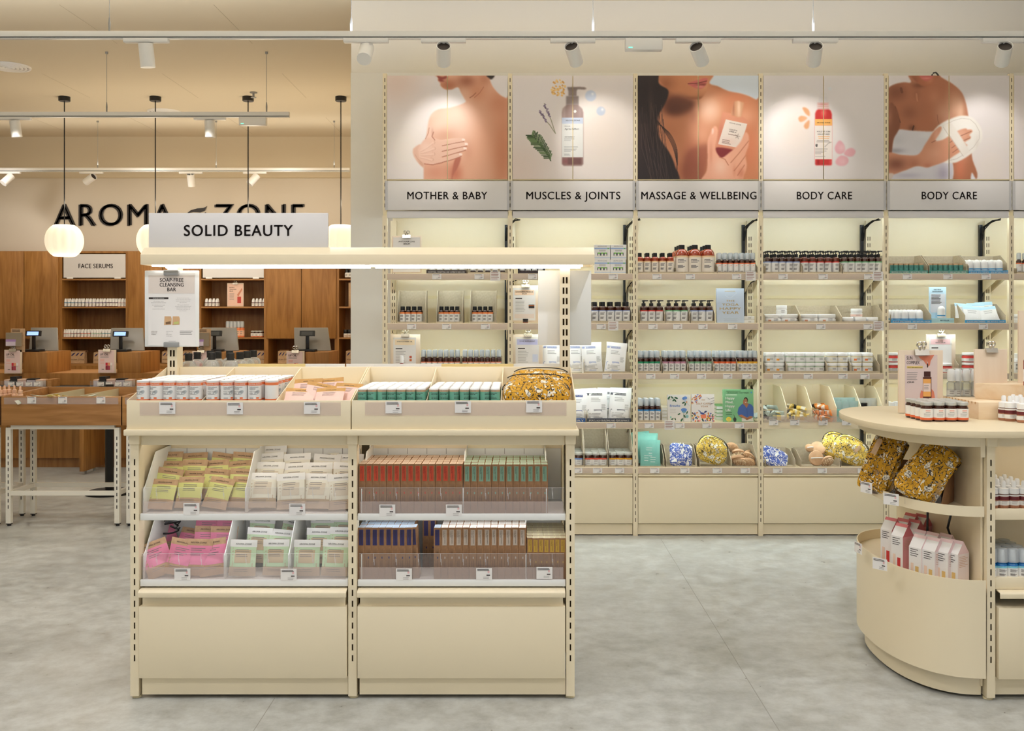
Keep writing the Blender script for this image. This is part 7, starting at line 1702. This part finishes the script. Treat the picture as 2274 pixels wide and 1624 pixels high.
for i in range(6):
    X0, X1, Z0, Z1 = UX[i] + .0175, UX[i + 1] - .0175, wz(398, YF), wz(168, YF)
    x0, x1 = CX + X0 * F / YF, CX + X1 * F / YF
    P = Print(x0, 168, x1, 398, 1.0 if i < 5 else .12, PB[i])
    if i < 5: (poster0, poster1, poster2, poster3, poster4)[i](P)
    t = thing('poster_cupboard', PN[i], 'poster', ((X0 + X1) / 2, YF, 2.55), group='poster cupboards over the bays')
    mid = P.w // 2; xm = (X0 + X1) / 2
    P.mesh('poster_door', X0, xm - .003, Z0, Z1, YF - .002, 0, mid, t)
    P.mesh('poster_door', xm + .003, X1, Z0, Z1, YF - .002, mid, P.w - 1, t)
    q = MB(); q.box(X0, X1, YF + .0145, YW - .021, Z0 - .008, Z1 - .002, creamd); q.box(X0, X1, YF - .001, YF + .0145, Z0 - .008, Z0 - .003, creamd); q.build('cupboard_body', t, w=True)
t = thing('poster_cable', 'dark cable loop showing over the top of the white mitt poster', 'cable', (wx(2076, 7.15), 7.15, 3.31))
MB().tube([(wx(a, 7.15), 7.15, wz(b_, 7.15)) for a, b_ in ((2069, 172), (2070, 166), (2073, 162), (2078, 161), (2082, 165), (2085, 170))], .006, mat('dark_grey_cable', (70, 68, 66), .5), 6).build('cable_loop', t, w=True)
# lettering printed on the poster bottles
def ptext(i, rows_, rot=0):
    t = [o for o in COL.objects if o.get('label') == PN[i]][0]
    q = MB(); yy = YF - .0026; ca, sa = math.cos(rot), math.sin(rot)
    for s_, px, py, cap, wpx, m in rows_:
        X, Z_ = wx(px, YF), wz(py, YF)
        q.text(s_, cap * YF / F, m, lambda x, z: (X + x * ca + z * sa, yy, Z_ - x * sa + z * ca), 0, 0, 'l', .008, 1.0, width=wpx * YF / F)
    q.build('printed_lettering', t, w=True)
gt_ = C(110, 110, 120)
ptext(1, (('AROMA-ZONE', 1256, 269, 2.6, 32, gt_), ("Après l'effort", 1254, 288.5, 3.8, 32, gt_), ('ÉMULGEL', 1254, 281.5, 2, 13, gt_), ('POST-WORKOUT', 1254, 305.5, 2.2, 22, gt_)))
ptext(2, (('AROMA-ZONE', 1619, 273.5, 2.2, 27, C(120, 90, 80)), ('HUILE SÈCHE', 1619, 288.5, 2.8, 18, C(120, 90, 80)), ('SATINÉE OR', 1619, 293, 2.8, 16, C(120, 90, 80))), .21)
ptext(3, (('AROMA-ZONE', 1813.5, 274, 2.6, 30, C(120, 80, 50)), ('HUILE DE SOIN', 1814, 294, 3.2, 29, C(70, 60, 60)), ('VERGETURES', 1815, 300, 3.2, 27, C(70, 60, 60))))
# ---------------------------------------------------------------- things on and before the cash desk
sx = lambda px: wx(px, YD)
for i, (a, b_, tp_, lab) in enumerate(((58, 128, 728, 'grey monitor on the leftmost raised box'), (238, 320, 729, 'grey monitor with lit customer display, left of the soap-free sign'), (442, 530, 728, 'grey monitor half behind the soap-free sign'), (648, 735, 728, 'grey monitor by the wall end, its customer display dark'))):
    Ym = 10.5; X0, X1 = wx(a, Ym), wx(b_, Ym); zt, zb = wz(tp_, Ym), wz(779, Ym)
    t = thing('pos_monitor', lab, 'monitor', ((X0 + X1) / 2, Ym, wz(782.5, YD)), group='monitors on the cash desk')
    q = MB(); w_ = X1 - X0; sh_ = .028
    q.add([(X0 + sh_, Ym, zb), (X1, Ym + .0, zb), (X1 - sh_ * 2, Ym + .1, zt), (X0, Ym + .1, zt), (X0 + sh_, Ym + .028, zb - .005), (X1, Ym + .028, zb - .005), (X1 - sh_ * 2, Ym + .128, zt - .002), (X0, Ym + .128, zt - .002)], [(0, 1, 2, 3), (7, 6, 5, 4), (0, 4, 5, 1), (1, 5, 6, 2), (2, 6, 7, 3), (3, 7, 4, 0)], screen)
    q.build('shell', t, w=True, bevel=.004)
    xm = (X0 + X1) / 2 - (.03 if i else .06)
    q = MB(); q.box(xm - .018, xm + .018, Ym - .06, Ym - .045, wz(782.5, YD), zt - .06, black); q.box(xm - .09, xm + .09, Ym - .12, Ym + .02, wz(782.5, YD) + .0005, wz(782.5, YD) + .025, black); q.build('display_stand', t, w=True, bevel=.002)
    q = MB(); q.prism([(Ym - .08, zt - .085), (Ym - .05, zt - .09), (Ym - .035, zt - .035), (Ym - .065, zt - .03)], 'x', xm - .078, xm + .078, black); o = q.build('customer_display', t, w=True)
    sc_ = mat('lit_display', (140, 170, 240), .3, em=(130, 165, 245), es=1.6) if i < 2 else mat('dark_display', (30, 30, 32), .2)
    MB().add([(xm - .06, Ym - .0805, zt - .078), (xm + .06, Ym - .0805, zt - .078), (xm + .06, Ym - .069, zt - .04), (xm - .06, Ym - .069, zt - .04)], [(0, 1, 2, 3)], sc_).build('screen', o, w=True)
def lipoil(q, u, v, fn, f2):
    q.text('LIP OIL', .019, ink, f2, u(.12), v(.235), 'l', .012); q.lines(u(.12), u(.78), v(.27), 2, .012, .004, ink2, fn); q.rect(u(.12), u(.35), v(.5), v(.4), C(236, 186, 176), fn); q.rect(u(.12), u(.35), v(.59), v(.55), C(236, 186, 176), fn)
    for k, (c1, c2) in enumerate((((200, 40, 60), (150, 40, 60)), ((240, 160, 120), (170, 60, 80)), ((244, 234, 230), (220, 206, 196)))):
        q.rect(u(.42 + k * .13), u(.54 + k * .13), v(.68), v(.55), C(*c1), f2); q.rect(u(.42 + k * .13), u(.54 + k * .13), v(.86), v(.69), C(*c2), f2)
    q.rect(u(.2), u(.34), v(.845), v(.82), ink, fn)
for i, (a, b_, y1) in enumerate(((9.5, 48.5, 830), (218, 257.5, 829), (427, 466, 829), (636, 676, 829))):
    o = clipboard('clip_board', 'pink LIP OIL clip board hanging on the desk front, %s from left' % ORD[i], a, b_, 777 if i < 2 else 780, y1, YD - .03, (.02, .93, .02, .97), (), lines_=False, cs=1.15, th=.01)
    for s_ in ('printed_sheet',): [bpy.data.objects.remove(c_) for c_ in list(o.children) if c_.name.startswith(s_)]
    Y = YD - .03; x0, x1, z0, z1 = wx(a, Y), wx(b_, Y), wz(y1, Y), wz(777 if i < 2 else 780, Y)
    u = lambda t_: x0 + (x1 - x0) * t_; v = lambda t_: z1 - (z1 - z0) * t_
    q = MB(); q.box(u(.03), u(.9), Y - .0012, Y - .0003, v(.97), v(.03), C(234, 206, 202)); lipoil(q, u, v, front(Y - .002), front(Y - .003)); q.build('printed_sheet', o, w=True)
for i, (a, b_) in enumerate(((24, 55), (440, 468))):
    Y = 10.26; t = clipboard('card_stand', 'kraft card stand with a lavender packet, before the %s monitor' % ('first', 'third')[i], a, b_, 730, 782, Y, None, (), clip=False, board=kraftp, th=.006)
    q = MB(); x0, x1 = wx(a - 8, Y), wx(a + 26, Y); q.box(x0, x1, Y - .03, Y - .002, wz(769, Y), wz(739, Y), mat('grey_packet', (150, 136, 116), .5)); q.rect(x0, x0 + (x1 - x0) * .66, wz(759, Y), wz(754, Y), C(176, 140, 196), front(Y - .0306)); q.rect(x0, x0 + (x1 - x0) * .64, wz(768, Y), wz(759, Y), C(220, 206, 222), front(Y - .0306)); q.build('packet', t, w=True)
    q = MB(); q.lines(wx(a + 3, Y), wx(b_ - 3, Y), wz(732.5, Y), 2, .012, .006, ink, front(Y - .001)); q.build('print', t, w=True)
for i, (px, py) in enumerate(((121, 826), (330, 828))):
    t = thing('card_terminal', 'black card terminal on its dock beside the %s raised box' % ('first', 'second')[i], 'card terminal', (sx(px), YD + .1, dz))
    q = MB(); q.prism([(YD + .04, dz + .001), (YD + .2, dz + .001), (YD + .2, dz + .07), (YD + .04, dz + .03)], 'x', sx(px - 16), sx(px + 14), black); q.build('keypad', t, w=True, bevel=.004)
    q = MB(); q.prism([(YD + .22, dz + .001), (YD + .3, dz + .001), (YD + .27, dz + .13), (YD + .24, dz + .13)], 'x', sx(px - 8), sx(px + 8), black); q.build('dock', t, w=True, bevel=.003)
    MB().rect(sx(px - 12), sx(px + 2), dz + .016, dz + .028, C(120, 130, 110), front(YD + .0395)).build('key_row', t, w=True)
    MB().tube([(sx(px + 12), YD + .26, dz + .09), (sx(px + 22), YD + .26, dz + .02), (sx(px + 50), YD + .25, dz + .01), (sx(px + 68), YD + .25, dz + .01)], .007, black, 6).build('cable', t, w=True)
# cosmetics on the black ledge
YLg = 10.05; zl = wz(860, 10) + .001
for k, px0 in enumerate((0, 198, 400)):
    wh = ('first', 'second', 'third')[k] + ' group on the black ledge'
    t = thing('cosmetic_tray', 'low clear tray of cosmetics, ' + wh, 'tray', (wx(px0 + 60, YLg), YLg, zl), group='cosmetic trays on the ledge')
    MB().box(wx(px0 + 5, YLg), wx(px0 + 108, YLg), YLg - .03, YLg - .026, zl, zl + .06, acry).build('front', t, w=True)
    MB().box(wx(px0 + 105, YLg), wx(px0 + 117, YLg), YLg - .03, YLg + .16, zl, zl + .075, woodh).build('side', t, w=True)
    for j, (a, b_, h0, c_, nm) in enumerate(((8, 20, .07, C(210, 200, 206), 'lilac'), (21, 36, .1, C(34, 32, 34), 'black'), (37, 57, .075, C(206, 176, 170), 'peach'), (58, 77, .08, C(190, 180, 190), 'grey'), (78, 94, .07, C(226, 214, 206), 'cream'))):
        o = thing('cosmetic_box', '%s cosmetic box in the %s' % (nm, wh), 'box', (wx((a + b_) / 2 + px0, YLg), YLg + .06, zl), group='cosmetic boxes on the ledge')
        w_ = (b_ - a) * YLg / F / 2; MB().box(-w_ + .002, w_ - .002, -.05, .06, 0, h0 - .012, c_).build('carton_body', o); MB().box(-w_ + .002, w_ - .002, -.052, .062, h0 - .012, h0, C(222, 190, 170) if j % 2 == 0 else blackm).build('lid', o)
        if j: tgK[False].put((wx((a + b_) / 2 + px0, YLg), YLg - .032, zl + .03), 'white price tag under the %s box, %s' % (nm, wh), 'price tags', (0, 0, 0), (1.0, 1, 1.1))
# droppers and tubes in the oak trays
pch = mat('peach_frosted_glass', (240, 196, 164), .3); pd = bottle('dropper_bottle', .021, .06, pch, [], ('dropper', .055), pch, neck=.55)
for i, (px, y) in enumerate(((48, 7.5), (35, 7.56), (23, 7.6), (13, 7.56), (3, 7.52))): pd.put((wx(px - 3, y), y, .935), 'peach dropper bottle in the left oak tray, %s from right' % ORD[i], 'peach droppers in the oak tray')
MB_ = thing('riser_block', 'wooden riser under the peach droppers in the left oak tray', 'riser', (-4.05, 7.6, .885)); MB().box(-4.25, -3.93, 7.46, 7.7, .8855, .9345, woodh).build('block', MB_, w=True)
gt = creamtube('cream_tube', C(226, 226, 214), C(206, 220, 206)); yt = creamtube('cream_tube', C(236, 214, 130), C(240, 232, 214))
rr = random.Random(21)
for i in range(16):
    px = 58 + i * 13; K = (gt, yt)[1 if i in (4, 5, 6, 9) else 0]
    K.put((wx(px, 7.5), 7.5 + (i % 3) * .05, .936 + rr.uniform(0, .02)), '%s tube in the oak tray, %s from left' % ('yellow' if K is yt else 'pale', ORD[i]), 'tubes in the oak tray', (R(80 + rr.uniform(-15, 15)), R(rr.uniform(0, 360)), R(rr.uniform(-80, 80))))
bed = thing('tray_filler', 'pale heap of sachets filling the oak tray under the tubes', 'sachets', (-3.46, 7.65, .885)); bed['kind'] = 'stuff'
q = MB()
for i in range(60):
    x, y = rr.uniform(-3.84, -3.08), rr.uniform(7.46, 8.1); a = rr.random() * 6.3; z = .895 + rr.random() * .03
    q.add([(x + .05 * math.cos(a + k * 1.571), y + .05 * math.sin(a + k * 1.571), z + rr.uniform(-.006, .012)) for k in range(4)], [(0, 1, 2, 3)], rr.choice((C(226, 226, 214), C(214, 222, 206), C(236, 222, 170))))
q.build('sachet', bed, w=True)
for i, px in enumerate((68, 137, 222)): tgK[False].put((wx(px, 7.4), 7.4165, wz(889, 7.4165)), 'white price tag, %s from left on the oak tray front' % ORD[i], 'price tags', (0, 0, 0), (1.0, 1, 1.35))
# serums and bags in the oak shelves
CB = 12.96
def ser(c_, nm): return bottle('serum_bottle', .0185, .058, mat('serum_%s' % nm, c_, .3), [(.006, .046, label)], ('cone', .048), wht, neck=.6, seg=12, marks=[(-.6, .5, .9, .3, 2, ink2)])
for zpy, groups, wh in ((681, (((70, 150, 190), 'teal', 141.5, 165, 3), ((120, 140, 170), 'slate', 165.5, 188, 3), ((176, 170, 206), 'lilac', 189, 212, 3), ((120, 90, 140), 'purple', 212.5, 235, 3), ((90, 40, 80), 'plum', 236, 261, 4), ((226, 196, 196), 'pink', 261, 283, 3)), 'upper shelf'),
                        (749.5, (((226, 150, 140), 'rose', 141.5, 156, 3), ((150, 40, 50), 'crimson', 156.5, 178, 3), ((230, 90, 40), 'orange', 178.5, 201, 3), ((150, 200, 160), 'green', 201.5, 225, 4), ((60, 150, 170), 'turquoise', 225.5, 252, 4)), 'middle shelf')):
    for c_, nm, a, b_, n_ in groups:
        K = ser(c_, nm); rows(K, [wx(p, CB) for p in span(a, b_, n_)], CB, zc(zpy) + .0005, '%s serum bottle' % nm, '%s under FACE SERUMS' % wh, '%s serums under FACE SERUMS' % nm, 2, .045)
K = ser((110, 60, 70), 'wine')
rows(K, [wx(p, CB) for p in span(454, 486, 4)], CB, zc(681) + .0005, 'wine serum bottle', 'left of the card, under BESTSELLERS', 'wine serums under BESTSELLERS', 2, .045)
rows(K, [wx(p, CB) for p in span(558, 590, 4)], CB, zc(681) + .0005, 'wine serum bottle', 'beside the post, under BESTSELLERS', 'wine serums right of the card', 2, .045)
def glow(q, u, v, fn, f2):
    q.text('GLOW &', .011, ink, f2, u(.14), v(.2), 'l', .012); q.text('TAN BOOSTING', .011, ink, f2, u(.14), v(.28), 'l', .012, width=.09); q.text('SERUM', .011, ink, f2, u(.14), v(.36), 'l', .012); q.lines(u(.14), u(.5), v(.44), 5, .018, .005, ink2, fn); q.rect(u(.62), u(.85), v(.85), v(.58), C(200, 70, 60), fn); q.add([fn(u(.6), v(.5)), fn(u(.9), v(.2)), fn(u(.93), v(.28)), fn(u(.68), v(.58))], [(0, 1, 2, 3)], C(214, 140, 110))
clipboard('clip_board', 'pink GLOW & TAN BOOSTING SERUM clip board in the open oak shelf', 504.5, 541, 629, 681, 12.95, (.02, .98, .02, .98), (), lines_=False, sub=(lambda q, u, v, fn, f2: q.rect(u(.03), u(.97), v(.97), v(.03), C(240, 200, 180), front(12.9475)), lambda q, u, v, fn, f2: glow(q, u, v, front(12.947), front(12.9464))), cs=1.0)
K = bottle('spray_bottle', .03, .13, mat('orange_ombre', (232, 130, 80), .3), [(.02, .09, C(244, 200, 170))], ('mist', .08), milky, neck=.6)
rows(K, [wx(p, CB) for p in span(502, 542, 5)], CB, zc(749.5) + .0005, 'tall orange spray bottle with white top', 'behind the third monitor', 'tall orange sprays under BESTSELLERS', 1)
K = jar('supplement_jar', .03, .085, amber, silver, .016, label, neck=.8, bands=[(.005, .015, C(226, 120, 70)), (.015, .055, label)])
rows(K, [wx(p, CB) for p in (562, 570.5, 579)], CB, zc(749.5) + .0005, 'small amber jar', 'under BESTSELLERS', 'amber jars under BESTSELLERS', 2, .06)
K = bottle('dropper_bottle', .03, .07, wht, [(.006, .05, label)], ('dropper', .07), black, neck=.6)
rows(K, [wx(p, CB) for p in (771, 779)], CB, zc(616), 'white bottle with black dropper', 'oak shelf by the wall end', 'black droppers by the wall end', 1)
K = jar('cream_jar', .03, .1, label, black, .05, C(226, 206, 190), neck=.95)
rows(K, [wx(p, CB) for p in (768, 777)], CB, zc(749.5) + .0005, 'black-lidded pot', 'oak shelf by the wall end', 'black-lidded pots by the wall end', 1)
clipboard('clip_board', 'kraft card half hidden by the grey wall end', 774, 800, 628, 681, 12.95, None, (), clip=False, board=kraftp)
navy = C(36, 36, 90)
def pbag(lab, px0, px1, py0, py1, Y=12.98, txt='AROMA-ZONE'):
    x0, x1 = wx(px0, Y), wx(px1, Y); z0, z1 = wz(py1, Y), wz(py0, Y); w_ = (x1 - x0); h = z1 - z0
    o = thing('paper_bag', lab, 'bag', ((x0 + x1) / 2, Y, z0), group='kraft bags in the oak niches')
    q = MB(); q.prism([(0, 0), (.09, 0), (.075, h), (.015, h)], 'x', -w_ / 2, w_ / 2, kraftp); q.prism([(.03, h * .95), (.12, h * .9), (.12, h * 1.06), (.05, h * 1.09)], 'x', -w_ * .42, w_ * .5, kraft); q.build('bag_body', o)
    q = MB(); fn = lambda x, z: (x, .015 * z / h - .0012, z)
    q.text(txt, h * .1, ink, fn, 0, h * .25, 'c', .012, 1.15, width=w_ * .9)
    for k in range(3): q.add([fn(-w_ * .44 + k * w_ * .3, h * .62), fn(-w_ * .3 + k * w_ * .3, h * .66), fn(-w_ * .12 + k * w_ * .28, h * .92), fn(-w_ * .3 + k * w_ * .3, h * .84)], [(0, 1, 2, 3)], navy)
    q.build('printed_pattern', o)
for i, (a, b_, c_, d_) in enumerate(((155, 187, 781, 807), (207, 236, 783, 807), (116, 134, 782, 807), (322, 342, 781, 806), (359, 385, 781, 806), (404, 432, 780, 806), (524, 546, 780, 807), (559, 590, 780, 807), (617, 640, 780, 807), (735, 746, 781, 807), (768, 795, 780, 807), (455, 470, 781, 807))):
    pbag('kraft paper bag with navy leaf print in the niches, %s from left' % ORD[sorted((155, 207, 116, 322, 359, 404, 524, 559, 617, 735, 768, 455)).index(a)], a, b_, c_, d_)
